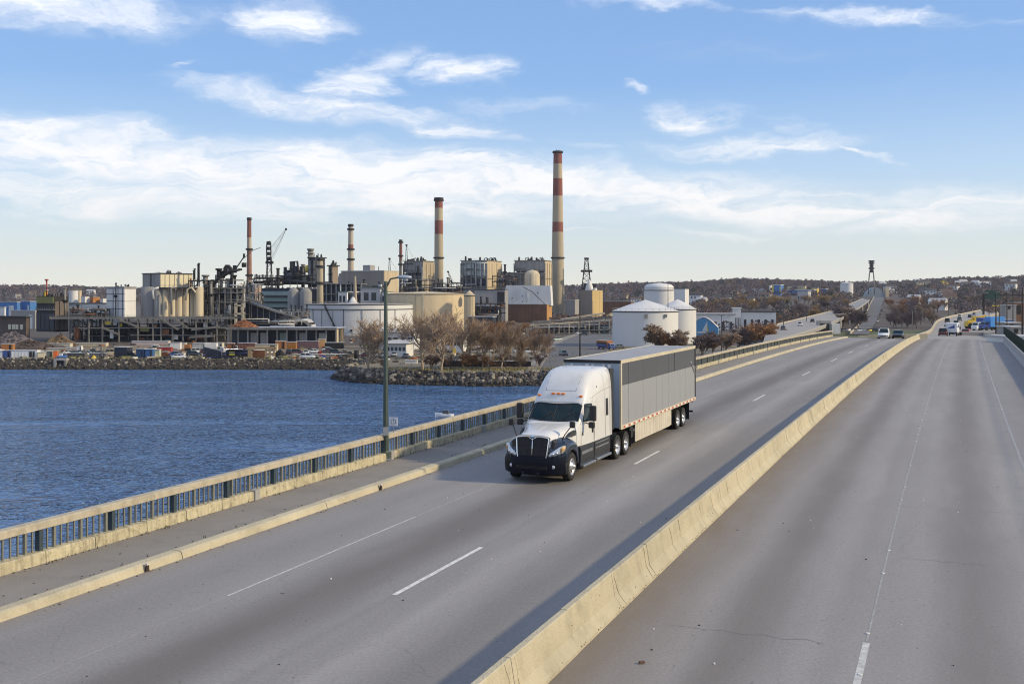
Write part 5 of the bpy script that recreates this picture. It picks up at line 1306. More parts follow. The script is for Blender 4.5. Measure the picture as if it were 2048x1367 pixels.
# white slab building and tanks left of it
w1, a, b, h = bld('low_works_building', 'long bluish grey works building left of the boxy silo', 'building', 138, 213, 214, 607, 480, 4, 6, )
wall_panels(w1, a, 16, h, W_cl, 6); MB().bb(-a - .3, .3, -.3, 16, h, h + .3).build('roof', D_roof, w1)
for z0_, z1_ in ((.15, .55), (.4, .75)): MB().beam((-a * .9, -.5, h * z1_), (-a * .3, -.5, h * z0_), .3, .6).build('conveyor', D_bl, w1)
t_, R_, h_ = tank('plain white upright tank behind the low works building', 138, 156, 581, 500, T_wh, 8, ring=False)
tank('narrow cream tank tucked behind the white upright tank', 155, 163, 581, 512, T_be, 8, ring=False)
for (u0, uc, u1, vt, vb_, m, lab) in ((162, 170, 179, 593, 605, W_cl, 'small white box house on the works roof'), (181, 186, 200, 594, 605, Org, 'little orange and cream box row on the works roof'), (200, 206, 213, 597, 605, W_cl, 'small white hutch at the end of the works roof')):
    t_, a, b, h = bld('rooftop_box', lab, 'hut', u0, uc, u1, vt, 496, 35, CZ - (606 - HV) / F * 496)
    MB().bb(-a, 0, 0, b, 0, h).build('wall', m, t_); MB().bb(-a - .1, .1, -.1, b + .1, h, h + .15).build('roof', G_cl, t_)
# dark processing building with mast
pb, a, b, h = bld('process_building', 'near black boxy process building with a red mast, far left', 'building', 73, 109, 137, 592, 470, 35, 7)
MB().bb(-a, 0, 0, b, 0, h).build('wall', D_st, pb)
for i in range(4): MB().bb(-a * (i + .95) / 4, -a * (i + .05) / 4, -.25, -.01, h * .05, h * .52).build('wall_panel', D_bl, pb)
for i in range(3): MB().bb(.01, .3, b * (i + .08) / 3, b * (i + .92) / 3, h * .05, h * .85).build('wall_panel', mat('sunlit_brown_sheet', (.14, .115, .095), .8, 0, .2, .3, .3), pb)  # lit right face put into a browner, lighter sheet colour
MB().bb(-a - .2, .2, -.4, 0, h * .60, h * .64).build('ledge', G_st, pb); MB().bb(-a + .5, -.2, -.35, -.02, h * .80, h * .98).build('fascia', mat('olive_board', (.2, .2, .07)), pb)
rails(pb, -a, 0, -.35, h * .64, G_st, 1.6); roof_junk(pb, a, b, h, D_st, 10, 1.0, 9, 2.0)
q = MB(); mz = CZ + (HV - 560) / F * 470 - 7
q.tube([(-a * .55, 1, h), (-a * .55, 1, mz)], .35, 6); q.bb(-a * .55 - .8, -a * .55 + .8, .6, 1.4, mz - .2, mz + .5); q.build('mast', Rd, pb)
MB().bb(-a * .6 - .6, -a * .6 + .6, .4, 1.6, h, h + 2.2).build('mast_base', Yel, pb)
for z in (.35, .6): MB().bb(-a * .55 - 1.1, -a * .55 + 1.1, .7, 1.3, h + (mz - h) * z, h + (mz - h) * z + .3).build('mast_arm', W_cl, pb)
# blue warehouses, far left, and the brown building with lit windows
for (u0, uc, u1, vt, d, m, lab) in ((-30, 34, 40, 604, 900, Blu, 'bright blue warehouse at the far left edge'), (41, 60, 78, 603, 905, Blu, 'second bright blue warehouse next to the dark process building'), (-20, 9, 12, 615, 700, W_cl, 'cream flat roofed building at the left edge below the blue warehouse'), (22, 70, 76, 622, 640, G_cl, 'low shed with pale blue grey roof behind the brown building')):
    t_, a, b, h = bld('warehouse', lab, 'warehouse', u0, uc, u1, vt, d, 30, 3); wall_panels(t_, a, b, h, m, 6); MB().bb(-a - .3, .3, -.3, b + .3, h, h + .5).build('roof', L_roof, t_)
    MB().bb(-a * .25, -a * .1, -.12, -.01, 0, h * .8).build('door', W_cl, t_)
bb_, a, b, h = bld('brown_building', 'low brown building with four lit square windows at the left edge', 'building', -25, 52, 60, 634, 500, 22, 3)
MB().bb(-a, 0, 0, b, 0, h).build('wall', mat('brown_wall', (.10, .075, .065), .9, 0, .2, .5), bb_); MB().bb(-a - .8, .8, -.8, b + .5, h, h + .5).build('roof', D_roof, bb_)
for u in (10, 20, 29, 41):
    xx = (kf(u) - kf(52)) * 500 * 1.02; MB().bb(xx - .85, xx + .85, -.18, -.01, h * .42, h * .42 + 2.3).build('window', mat('lit_window_pale', (.62, .58, .45), .6, 0, .1), bb_)  # pale colour stands in for the lit windows
# spoil heaps
def heap(label, u, v, w, hgt, d, m, cat='heap', seed=1, zb=3.0, depth=None):
    t_ = thing('spoil_heap', label, cat, (kf(u) * d, d, zb)); q = MB(); n = 26; mm = 9; R_ = w / 2; r = random.Random(seed); P_ = []
    for i in range(mm + 1):
        for k in range(n):
            a_ = 2 * pi * k / n; f = i / mm; rr_ = R_ * (1 - f) ; zz = hgt * (f ** .8)
            jx = MN.noise(V3((cos(a_) * 3 + seed, sin(a_) * 3, f * 4))) ; P_.append((cos(a_) * rr_ * (1 + .25 * jx), sin(a_) * (depth or R_) * (1 - f) * (1 + .25 * jx), max(-.2, zz * (1 + .35 * jx) if i else -.2)))
    F_ = [(i * n + k, i * n + (k + 1) % n, (i + 1) * n + (k + 1) % n, (i + 1) * n + k) for i in range(mm) for k in range(n)]
    q.add(P_, F_); q.build('mound', m, t_)
    q = MB()
    for k in range(90):
        a_ = r.uniform(pi, 2 * pi); f = r.random(); q.box((cos(a_) * R_ * (1 - f), sin(a_) * (depth or R_) * (1 - f) - .2, hgt * f ** .8), (r.uniform(.3, 1.1), .5, r.uniform(.2, .6)), 0, r.random() * 3)
    o_ = q.build('rubble', m, t_); o_['kind'] = 'stuff'; return t_
heap('grey rubble heaps in front of the brown building at the left', 28, 0, 22, 5.5, 420, mat('rubble_grey', (.12, .105, .11), .95, 0, .3, 1), seed=3, depth=8)
heap('brown earth mound below the platform at the left', 120, 0, 15, 4.2, 425, mat('earth_brown', (.15, .105, .06), .95, 0, .3, 1), seed=8, depth=6)
heap('long low dark earth bank at the far left of the yard', 60, 0, 26, 3.0, 405, mat('earth_dark', (.075, .055, .045), .95, 0, .3, 1), seed=13, depth=8)
heap('rust red pile of scrap on top of the long open shed', 489, 0, (520 - 457) / F * 428, 3.1, 432, mat('scrap_red', (.27, .11, .05), .95, 0, .35, 1.5), seed=5, zb=CZ - (657 - HV) / F * 425, depth=4)
# ================================================================ conveyor tower and works, 400-520
cv = thing('conveyor_tower', 'dark tangled conveyor and pipe tower with a hooked duct on top', 'tower', (kf(400) * 487, 487, 3.0), 0)
def lz(v, d=487): return CZ + (HV - v) / F * d - 3
def lx(u, d=487): return (kf(u) - kf(400)) * d
frame(cv, lx(402), lx(486), 0, 12, [0, lz(650), lz(628), lz(603), lz(584), lz(575)], 8, G_st, .45, slab_m=D_st, seed=3)
MB().bb(lx(405), lx(440), 3, 11, lz(600), lz(585)).build('machine_house', D_st, cv); MB().bb(lx(440), lx(475), 4, 11, lz(640), lz(595)).build('machine_house', D_bl, cv)
MB().bb(lx(404), lx(420), 2, 9, lz(584), lz(562)).build('machine_house', D_st, cv)
pts_ = [(lx(404), 2, lz(585)), (lx(420), 2, lz(572)), (lx(438), 2, lz(555)), (lx(458), 2, lz(543)), (lx(480), 2, lz(538))]
for dy in (-1.6, 1.6): MB().tube([(x, y + dy, z) for x, y, z in pts_], .5, 6).build('conveyor_truss', D_st, cv)
for i in range(7):
    t0 = i / 7; j = min(int(t0 * 4), 3); f = t0 * 4 - j; p = V3(pts_[j]).lerp(V3(pts_[j + 1]), f); MB().cyl((p.x, 2, p.z - 1), .9 + .3 * (i % 2), 3.4, 8).build('roller_housing', (D_st, G_st)[i % 2], cv)
MB().tube([(lx(449), 1, lz(548)), (lx(448.5), 1, lz(536)), (lx(451), 1, lz(532)), (lx(456), 1, lz(532)), (lx(461), 1, lz(537)), (lx(463), 1, lz(548)), (lx(461), 1, lz(575))], .75, 8).build('hooked_duct', D_st, cv)
for (u, v0, v1, r_) in ((409, 575, 553, 1.1), (436, 560, 540, 1.0), (441, 585, 560, .7), (468, 590, 553, .6), (455, 610, 560, .8), (425, 600, 578, .8)):
    q = MB(); q.cyl((0, 0, 0), r_, lz(v1) - lz(v0), 10); q.cyl((0, 0, lz(v1) - lz(v0)), r_ * 1.6, .8, 10); q.build('stack_pipe', (D_st, G_st)[int(u) % 2], cv, (lx(u), 1.5, lz(v0)))
q = MB(); q.tube([(lx(470), 1, lz(538)), (lx(487), 1, lz(513))], .28, 6); q.cyl((lx(487), 1, lz(514)), .5, 1.6, 8); q.cyl((lx(487), 1, lz(534)), 1.1, 2.0, 10); q.build('mast', D_st, cv)
MB().tube([(lx(474), 1, lz(532)), (lx(482), 1, lz(520)), (lx(494), 1, lz(510)), (lx(505), 1, lz(500)), (lx(520), 1, lz(495))], .12, 4).build('stay_cable', D_st, cv)
pipes(cv, 34, lx(400), lx(486), -1.5, 4, lz(650), lz(560), [G_st, D_st, S_gr, W_cl, D_st, Ru], 15, .12, .4)
vessels(cv, 12, lx(404), lx(480), 0, 6, lz(628), lz(600), [G_st, D_st, S_gr, W_cl], 16, .8); vessels(cv, 8, lx(404), lx(480), 0, 6, lz(584), lz(566), [D_st, D_st, G_st], 17, .7)
q = MB(); 
for u in (476, 490): q.bb(lx(u) - .5, lx(u) + .5, -4.5, -3.9, 0, lz(606))
q.bb(lx(476), lx(490), -4.5, -3.9, lz(628), lz(625)); q.bb(lx(476), lx(490), -4.5, -3.9, lz(612), lz(609)); q.build('pale_portal', S_cc, cv)
# sloping roofed works between tower and louvred hall
sw = thing('sloping_conveyor_house', 'dark works with long sloping roof falling to the right beside the conveyor tower', 'building', (kf(450) * 500, 500, 3), 0)
def l5(u, v): return ((kf(u) - kf(450)) * 500, CZ + (HV - v) / F * 500 - 3)
A, B_, C_, D_ = l5(455, 590), l5(560, 628), l5(560, 684), l5(455, 684)
MB().prismx([(A[0], A[1]), (D_[0], 0), (C_[0], 0), (B_[0], B_[1])][::-1], 0, 16, ax='y').build('wall', D_bl, sw)
q = MB(); q.beam((A[0] - 3, -1, A[1] + .5), (B_[0] + 12, -1, B_[1] - 2.8), 2.5, .7); q.build('roof_edge', G_st, sw)
A2, B2 = l5(440, 585), l5(525, 605); q = MB(); q.beam((A2[0], -2, A2[1] + .2), (B2[0], -2, B2[1]), 2.5, 1.2); q.build('gallery', G_st, sw)
for i in range(7): u = 480 + i * 12; x, z = l5(u, 600 + i * 4.2); MB().bb(x - .2, x + .2, -1.3, -.9, z - 6, z).build('post', G_st, sw)
pipes(sw, 14, l5(470, 0)[0], l5(600, 0)[0], -3, -.6, 2, 9, [G_st, W_cl, D_st], 8, .15, .4)
t_, a, b, h = bld('grey_block', 'plain grey block with lit brownish right side behind the thin chimney', 'building', 478, 508, 524, 571, 640, 30, 3)
MB().bb(-a, 0, 0, b, 0, h).build('wall', G_cl, t_); 
for k in range(3): MB().bb(-a - .1, .1, -.12, -.01, h * (.45 + .15 * k), h * (.45 + .15 * k) + .4).build('band', D_bl, t_)
MB().bb(.01, .2, b * .1, b * .9, h * .5, h * .95).build('wall_panel', mat('sunlit_panel', (.42, .30, .24), .85, 0, .15, .3), t_); MB().bb(-a, 0, 0, b, h, h + .4).build('roof', L_roof, t_)  # right side panel carries the sunlight in its warmer colour
# louvred hall
lv, a, b, h = bld('louvred_hall', 'grey green hall with wide horizontal louvre bands', 'building', 522, 590, 621, 576, 600, 24, 3)
MB().bb(-a, 0, .3, b, 0, h).build('wall', D_bl, lv)
for k in range(6):
    z0_ = h * (.16 + k * .137); q = MB(); q.add([(-a, -1.4, z0_), (0, -1.4, z0_), (0, .3, z0_ + h * .085), (-a, .3, z0_ + h * .085), (-a, -1.4, z0_ - .5), (0, -1.4, z0_ - .5), (0, .3, z0_ - .1), (-a, .3, z0_ - .1)], [(0, 1, 2, 3), (7, 6, 5, 4), (4, 5, 1, 0), (5, 6, 2, 1), (7, 4, 0, 3)])
    q.build('louvre', Gr_cl, lv)
for k in range(2): MB().lathe([(3.3, 0), (3.3, h * .62), (2.0, h * .7), (.01, h * .72)], n=18).build('round_bin', S_gr, lv, (.5 + k * 7, -2 + k * 1.5, h * .28))
# dark long roof with equipment, 500-645
dr2, a, b, h = bld('dark_roofed_hall', 'wide low hall with thin dark roof edge and machinery above the louvres', 'building', 497, 640, 690, 567, 660, 8, 3)
MB().bb(-a, 0, 0, b, 0, h - 3.5).build('wall', D_bl, dr2); q = MB(); n = 14; prof = []
for i in range(n + 1): x = -a + a * i / n; prof.append([(x, yy, h + 3.2 * sin(pi * i / n) * .8 + dz) for yy, dz in ((-3, -.9), (-3, 0), (b, 0), (b, -.9))])
q.loft(prof, closed=True, smooth=False); q.build('roof', D_roof, dr2)
for i in range(11): x = -a * i / 10; MB().bb(x - .2, x + .2, -2.4, -2.0, h - 6, h - .6 + 2.4 * sin(pi * (1 - i / 10))).build('post', G_st, dr2)
rails(dr2, -a, 0, -2.8, h + .6, G_st, 3)
for (u, vt, w, m) in ((562, 534, 2.6, D_st), (567, 540, 3, D_st), (577, 523, 4.2, D_st), (583, 532, 3, D_bl), (595, 533, 2.6, D_st), (588, 545, 5, D_st), (571, 545, 6, D_bl), (603, 552, 4, G_st), (549, 556, 4, D_st), (520, 560, 3, D_st), (530, 558, 5, G_st), (612, 551, 4, D_st), (556, 552, 3, G_st)):
    x = (kf(u) - kf(640)) * 672; zt_ = CZ + (HV - vt) / F * 672 - 3; q = MB(); q.cyl((0, 0, 0), w * .42, zt_ - h + .5 , 10); q.cyl((0, 0, (zt_ - h) * .7), w * .6, .5, 10)
    if u in (577, 595, 567): q.tube([(0, -1, zt_ - h), (w * .8, -1, zt_ - h + .6), (w * 1.2, -1, 1)], w * .16, 6)
    q.build('roof_machine', m, dr2, (x, 6, h - .5))
pipes(dr2, 22, -a * .95, -a * .05, 3, 9, h + .3, h + 5.5, [D_st, G_st, D_bl, W_cl], 44, .15, .45)
# crane
cn = thing('luffing_crane', 'dark dockside crane tower with a thin latticed jib pointing up right', 'crane', (kf(538.5) * 640, 640, 20), 0)
def c6(u, v): return ((kf(u) - kf(538.5)) * 640, CZ + (HV - v) / F * 640 - 20)
x_, zt_ = c6(538, 483); xb, zb_ = c6(538, 560)
q = MB()
for sx_ in (-1, 1):
    for sy_ in (-1, 1): q.beam((sx_ * 1.8, sy_ * 1.8, 0), (sx_ * 1.0, sy_ * 1.0, zt_ - 9), .4)
nlv = 7
for i in range(nlv):
    z0_, z1_ = (zt_ - 9) * i / nlv, (zt_ - 9) * (i + 1) / nlv; w0_, w1_ = 1.8 - .8 * i / nlv, 1.8 - .8 * (i + 1) / nlv
    q.beam((-w0_, -w0_, z0_), (w1_, -w1_, z1_), .25); q.beam((w0_, -w0_, z0_), (w0_, w0_, z0_), .25); q.beam((w0_, -w0_, z0_), (w1_, w1_, z1_), .25); q.beam((-w0_, -w0_, z1_), (w0_, -w0_, z1_), .25)
q.build('lattice_mast', D_st, cn)
MB().bb(-1.9, 2.2, -1.6, 1.6, zt_ - 13, zt_ - 11.5).build('platform', D_st, cn)
q = MB()
for k, z in enumerate((zt_ - 11, zt_ - 8, zt_ - 5, zt_ - 2)): q.cyl((-.5 + .3 * (k % 2), 0, z), 1.25, 2.0, 10)
q.tube([(-1.4, 0, zt_ - 12), (-1.6, 0, zt_ - 4), (-1.3, 0, zt_), (.3, 0, zt_ + .2), (.9, 0, zt_ - 1), (1.0, 0, zt_ - 12)], .35, 6); q.build('winch_tower', D_st, cn)
jx, jz = c6(572, 459)
for dz in (0, 1.0): MB().beam((1.0, 0, zt_ - 10.5 + dz * 7), (jx, 0, jz + dz * .4), .16).build('jib_chord', G_st, cn)
q = MB()
for i in range(12): f0, f1 = i / 12, (i + 1) / 12; q.beam((1 + (jx - 1) * f0, 0, (zt_ - 10.5) * (1 - f0) + jz * f0), (1 + (jx - 1) * f1, 0, (zt_ - 3.5) * (1 - f1) + (jz + .4) * f1), .07)
q.build('jib_lacing', G_st, cn); MB().cyl((jx, 0, jz - .4), .6, 1.2, 8).build('jib_head', D_st, cn)
MB().tube([(jx, 0, jz), ((jx + 1) * .45, .2, (jz + zt_ - 12) * .47), (1.2, 0, zt_ - 12)], .06, 4).build('hoist_cable', D_st, cn)
# twin towers
for (u0, uc, u1, vt, vb_, d, lab, extra) in ((618, 630, 650, 516, 560, 690, 'dark flat topped tower with round pipe towers beside the brown flue', 1), (657, 665, 676, 532, 561, 700, 'smaller dark tower with lit brown side and pointed cap', 0)):
    t_, a, b, h = bld('process_tower', lab, 'tower', u0, uc, u1, vt, d, 35, CZ - (vb_ + 14 - HV) / F * d)
    MB().bb(-a, 0, 0, b, 0, h).build('wall', D_bl if extra else mat('tower_brown', (.25, .20, .15), .85, 0, .2, .3), t_)
    for k in range(3): MB().bb(-a * (k + .85) / 3, -a * (k + .15) / 3, -.25, -.01, h * .3, h * .92).build('wall_panel', (G_st, D_st, S_gr)[k], t_)
    MB().bb(-a - .8, .8, -.8, b + .8, h, h + .7).build('roof', D_st, t_); roof_junk(t_, a, b, h + .7, D_st, 6, .9, 3, 2.5)
    for z in (.25, .6): MB().bb(-a - .5, .5, -.5, -.02, h * z, h * z + .5).build('gallery', D_st, t_)
    if extra:
        q = MB(); q.cyl((0, 0, 0), 1.7, h + 5, 14); q.cyl((0, 0, h + 3), 2.6, .6, 14); q.cyl((0, 0, h + 5), 2.2, 1.2, 14); q.build('round_tower', G_st, t_, (-a - .6, 2, 0))
        MB().lathe([(.01, 0), (2.2, .6), (2.6, 2.4), (1.6, 4.4), (.01, 5)], n=12).build('yellow_vessel', Yel, t_, (-a - 4.6, 3, h * .50))
    else: MB().lathe([(2.2, 0), (.9, 1.4), (.5, 3.2), (.01, 3.4)], n=10).build('pointed_cap', D_st, t_, (-a * .5, b * .5, h + .6))
# gallery roof running right from the tower
g5, a, b, h = bld('covered_gallery', 'open two storey gallery with dark bays left of the beige hall', 'building', 643, 722, 730, 567, 640, 8, 8)
MB().bb(-a, 0, 1.5, 12, 0, h - .5).build('wall', D_bl, g5)
for k in range(3): MB().bb(-a - .4, .4, -.8, 12, h * (.42 + .28 * k), h * (.42 + .28 * k) + .5).build('floor_deck', G_st, g5)
for i in range(9): MB().bb(-a * i / 8 - .3, -a * i / 8 + .3, -.3, .3, 0, h).build('column', S_gr, g5)
pipes(g5, 10, -a, 0, -.5, 1, 2, h, [W_cl, G_st], 21, .2, .4)
# ================================================================ beige hall
bh, a, b, h = bld('beige_hall', 'large plain beige hall with sunlit right wall behind the white tank', 'building', 683, 768, 797, 542, 760, 28, 3)
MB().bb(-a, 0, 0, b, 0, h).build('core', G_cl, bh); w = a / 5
for i in range(5): MB().bb(-a + i * w + .05, -a + (i + 1) * w - .05, -.3, -.01, h * .45, h).build('wall_panel', mat('beige_cladding_shaded', (.27, .24, .205), .85, 0, .06, .1, .15), bh)  # shaded front put into a darker cladding colour than the sunlit side
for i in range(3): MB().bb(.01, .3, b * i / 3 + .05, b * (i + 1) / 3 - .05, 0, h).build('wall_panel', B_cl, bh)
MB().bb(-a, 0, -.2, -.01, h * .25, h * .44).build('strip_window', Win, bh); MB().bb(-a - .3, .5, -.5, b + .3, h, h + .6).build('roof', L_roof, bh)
MB().bb(-a * .55, -a * .38, 3, 9, h + .5, h + 4.5).build('roof_house', G_cl, bh)
MB().tube([(-a * .2, 4, h), (-a * .2, 4, h + 3.5)], .3, 6).build('vent_pipe', G_st, bh)
MB().prismx([(-a - 9, h * .42), (-a, h * .42), (-a, h - .5), (-a - 3, h - 1.5)][::-1], 1, 14, ax='y').build('side_wing', G_cl, bh)
# ================================================================ boiler houses
def boiler(label, u0, uc, u1, vt, d, phi, bands, seed, right_m, roofn=9, zb=3):
    t_, a, b, h = bld('boiler_house', label, 'building', u0, uc, u1, vt, d, phi, zb, 'boiler houses of the power plant')
    MB().bb(-a + 1.2, -1.0, 1.2, b, 0, h - .6).build('core', D_bl, t_)
    for (f0, f1, m, inset) in bands:
        n = 5
        for i in range(n): MB().bb(-a + a * i / n + .08, -a + a * (i + 1) / n - .08, inset, inset + .5, h * f0, h * f1).build('wall_panel', m, t_)
    nb = 3
    for i in range(nb): MB().bb(-.5, .0, b * i / nb + .1, b * (i + 1) / nb - .1, h * .42, h - .3).build('wall_panel', right_m, t_)  # right face paler than the front, sunlight put into its colour
    nc = 6
    cm = MB().bb(-.3, .3, -.3, .3, 0, h * .95).mesh('column', S_gr)
    for i in range(nc): inst('column', cm, t_, (-a * i / (nc - 1), -.35, 0))
    cm2 = MB().bb(-.25, .25, -.25, .25, 0, h * .95).mesh('column', S_cc)  # side columns are the sunlit copy of the grey front ones
    for i in range(4): inst('column', cm2, t_, (.3, b * i / 3, 0))
    for f in (.28, .42, .56, .70, .84, 1.0): MB().bb(-a - .5, .6, -.8, b, h * f - .45, h * f).build('floor_deck', G_st, t_) if f == 1.0 else MB().bb(-a - .4, .5, -.8, .6, h * f - .35, h * f).build('floor_deck', G_st, t_)
    for f in (.42, .56, .70): rails(t_, -a, 0, -.75, h * f, G_st, 3); MB().bb(.3, .6, 0, b, h * f - .35, h * f).build('side_walkway', G_st, t_)
    rr_ = random.Random(seed)
    for k in range(6): i = rr_.randrange(nc - 1); f0 = rr_.choice((.28, .42, .56, .7)); MB().beam((-a * i / (nc - 1), -.6, h * f0), (-a * (i + 1) / (nc - 1), -.6, h * (f0 + .14)), .25).build('brace', G_st, t_)
    pipes(t_, 18, -a, 0, -1.6, .8, h * .2, h * .95, [G_st, S_cc, W_cl, D_st, S_gr], seed + 1, .2, .55); vessels(t_, 5, -a * .9, -a * .1, -1, 1, h * .22, h * .42, [S_gr, D_st, W_cl], seed + 2, 1.6)
    roof_junk(t_, a, b, h, D_st, roofn, 2.0, seed + 3, 3.4); rails(t_, -a, 0, -.6, h, G_st, 3)
    return t_, a, b, h
bt1, a1, b1, h1 = boiler('left boiler house with open steel floors just left of the banded chimney', 808, 846, 868, 521, 840, 26, [(.80, .99, G_cl, 0), (.62, .79, D_bl, .5), (.30, .45, D_bl, .8)], 101, mat('boiler_sunlit_buff', (.36, .30, .21), .85, 0, .15, .3))
bt2, a2, b2, h2 = boiler('middle boiler house with glazed top band and dark blue waist', 922, 974, 1003, 520, 840, 22, [(.74, .99, mat('pale_glazing', (.38, .42, .40), .5, 0, .2, .6, .4), 0), (.60, .73, D_bl, .1), (.33, .57, G_cl, .6)], 102, B_cl)
MB().bb(-a2 - 7, -a2, 2, 12, 0, h2 * .52).build('lean_to', D_bl, bt2); MB().bb(-a2 - 7.3, -a2, 1.7, 12, h2 * .52, h2 * .52 + .4).build('lean_to_roof', G_st, bt2)
bt3, a3, b3, h3 = boiler('right boiler house with round buff bin beside the tallest chimney', 1029, 1090, 1103, 520, 850, 16, [(.82, .99, G_cl, 0), (.45, .80, mat('grey_mid', (.22, .22, .215), .85, 0, .1, .3, .3), .3)], 103, B_cl)
MB().lathe([(6, 0), (6, h3 * .38), (4, h3 * .44), (.01, h3 * .46)], n=20).build('round_bin', S_cc, bt3, (-a3 * .38, -3.5, h3 * .38))
ln, a, b, h = bld('link_building', 'low grey link building between the middle and right boiler houses', 'building', 995, 1028, 1030, 546, 865, 6, 3); wall_panels(ln, a, 15, h, G_cl, 3); MB().bb(-a, 0, -.3, 15, h, h + .5).build('roof', D_roof, ln)
# thin mast cranes by the small flue
for (u, vt, vb_, d, lab) in ((779, 517, 545, 800, 'thin spindly derrick above the beige hall roof'), (813, 490, 525, 830, 'slim lattice mast right of the small red flue'), (912, 543, 575, 820, 'small dark crane jib leaning left between the chimney and the middle boiler house')):
    t_ = thing('lattice_mast', lab, 'mast', (kf(u) * d, d, CZ - (vb_ + 14 - HV) / F * d)); h = (vb_ + 14 - vt) / F * d; q = MB(); w = 1.1; lean = -6 if u == 912 else 0
    for sx_ in (-1, 1): q.beam((sx_ * w, 0, 0), (sx_ * .25 + lean, 0, h), .3)
    for i in range(8): f0, f1 = i / 8, (i + 1) / 8; q.beam(((-1) ** i * (w * (1 - f0) + .25) + lean * f0, 0, h * f0), (-(-1) ** i * (w * (1 - f1) + .25) + lean * f1, 0, h * f1), .2)
    q.build('lattice', D_st, t_); MB().bb(-.8 + lean, .8 + lean, -.5, .5, h - .5, h + .5).build('head', D_st, t_); MB().beam((lean, 0, h), (lean + 5, 0, h * .5), .12).build('stay_cable', D_st, t_)
# ================================================================ tanks
tw, R_, h_ = tank('huge white storage tank with zigzag stair behind the bare trees', 612, 825, 607, 560, T_wh, roof=.1, roof_m=G_cl, stair=(radians(258), radians(240)))
MB().lathe([(R_ + .05, h_ * .82), (R_ + .35, h_ * .82), (R_ + .35, h_ * .82 + .3), (R_ + .05, h_ * .82 + .3)], n=64).build('wind_girder', D_bl, tw)
for a_ in (200, 222, 236, 250, 262, 281, 300, 318): MB().bb(-.12, .12, -.12, .12, 0, h_ * .82).build('down_pipe', D_bl if a_ in (222, 262) else S_gr, tw, (cos(radians(a_)) * (R_ + .15), sin(radians(a_)) * (R_ + .15), 0))
for a_ in (210, 232, 246, 270): MB().bb(-.5, .5, -.4, .1, 0, 1.1).build('hatch', D_bl, tw, (cos(radians(a_)) * (R_ + .1), sin(radians(a_)) * (R_ + .1), 2.0))
# small structures seen on and over the tank top
ZT_ = CZ - (607 - HV) / F * 560
for (u0, uc, u1, vt, m, lab) in ((676, 694, 696, 584, W_cl, 'white panelled box house behind the white tank rim'), (722, 760, 764, 576, L_roof, 'low pale gabled house above the white tank'), (763, 775, 785, 584, W_cl, 'white hut with lit right side above the white tank')):
    t_, a, b, h = bld('roof_hut', lab, 'hut', u0, uc, u1, vt, 600, 20, ZT_ - 4.0); MB().bb(-a, 0, 0, b, 0, h).build('wall', m, t_); MB().bb(-a - .6, .6, -.6, b, h, h + .5).build('roof', Gr_cl, t_)
    for i in range(2): MB().bb(-a * (.85 - .4 * i), -a * (.6 - .4 * i), -.15, -.01, h * .45, h * .8).build('window', Win, t_)
t_ = thing('white_cone_roof', 'white flared cone roof standing over the white tank beside the thin flue', 'roof', (kf(706) * 600, 600, ZT_ - 3)); MB().lathe([(4.5, 2), (2.2, 3.6), (.8, 6), (.01, 6.5)], n=20).build('cone', W_cl, t_); MB().lathe([(3.2, 0), (4.5, 2)], n=20).build('drum', W_cl, t_)
tb, R_, h_ = tank('wide beige storage tank below the left boiler house', 772, 930, 587, 600, T_be, roof=1.2)
MB().bb(-.5, .5, -.25, .1, 0, h_).build('down_pipe', S_cc, tb, (R_ * sin(radians(-8)) + R_ * .17, -R_ * .995, 0)); MB().bb(-.15, .15, -.15, .1, 0, h_).build('down_pipe', S_gr, tb, (-R_ * .17, -R_ * .99, 0))
tank('small ribbed beige tank right of the wide beige tank', 928, 950, 590, 580, T_be, roof=2.6, ribs=8)
t_ = thing('domed_bin', 'domed beige bin top behind the small ribbed tank', 'tank', (kf(938) * 590, 590, 20)); MB().lathe([(2.2, 0), (2.2, 2.4), (1.2, 3.8), (.01, 4)], n=14).build('drum', T_be, t_)
gm_, a, b, h = bld('grey_machine_hall', 'long grey machine hall between the beige tank and the brown wall', 'building', 948, 1010, 1012, 580, 760, 6, 3); wall_panels(gm_, a, 20, h, G_cl, 5); MB().bb(-a, 0, -.3, 20, h, h + .5).build('roof', D_roof, gm_)
MB().bb(-a * .25, -.5, -.2, -.01, h * .55, h * .95).build('opening', D_st, gm_); rails(gm_, -a * .6, 0, -.6, h * .50, G_st, 3); MB().bb(-a * .6, -a * .35, -1.5, -.3, h * .35, h * .5).build('window_box', W_cl, gm_)
# white shed on brown wall
wh, a, b, h = bld('brown_walled_store', 'brown brick store with orange lit end below the white shed', 'building', 1003, 1093, 1103, 608, 790, 18, 3)
MB().bb(-a, 0, 0, b, 0, h).build('core', Bk_w, wh)
for i in range(8): MB().bb(-a + a * i / 8 + .05, -a + a * (i + 1) / 8 - .05, -.22, -.01, 0, h - .4).build('wall_panel', Bk_w, wh)
MB().bb(-a - .6, -a * .96, -.6, -.2, 0, h + .3).build('end_pier', Ru, wh); MB().bb(.01, .3, .2, b - .2, 0, h - .3).build('end_wall', mat('sunlit_brick', (.42, .22, .07), .9, 0, .15, .4), wh)  # end wall is the brick in a brighter, painted sunlit tone
MB().bb(-a - .5, .5, -.6, b, h - .35, h + .02).build('coping', G_cl, wh)
ws2, a, b, h = bld('white_shed', 'white sided shed with slanting ends over the brown brick store', 'building', 1011, 1101, 1104, 571, 795, 8, CZ - (611 - HV) / F * 795)
q = MB(); q.prismx([(-a - 2.2, 0), (.6, 0), (-.2, h), (-a + .5, h + .4)], 0, 14, ax='y'); q.build('wall', W_cl, ws2)
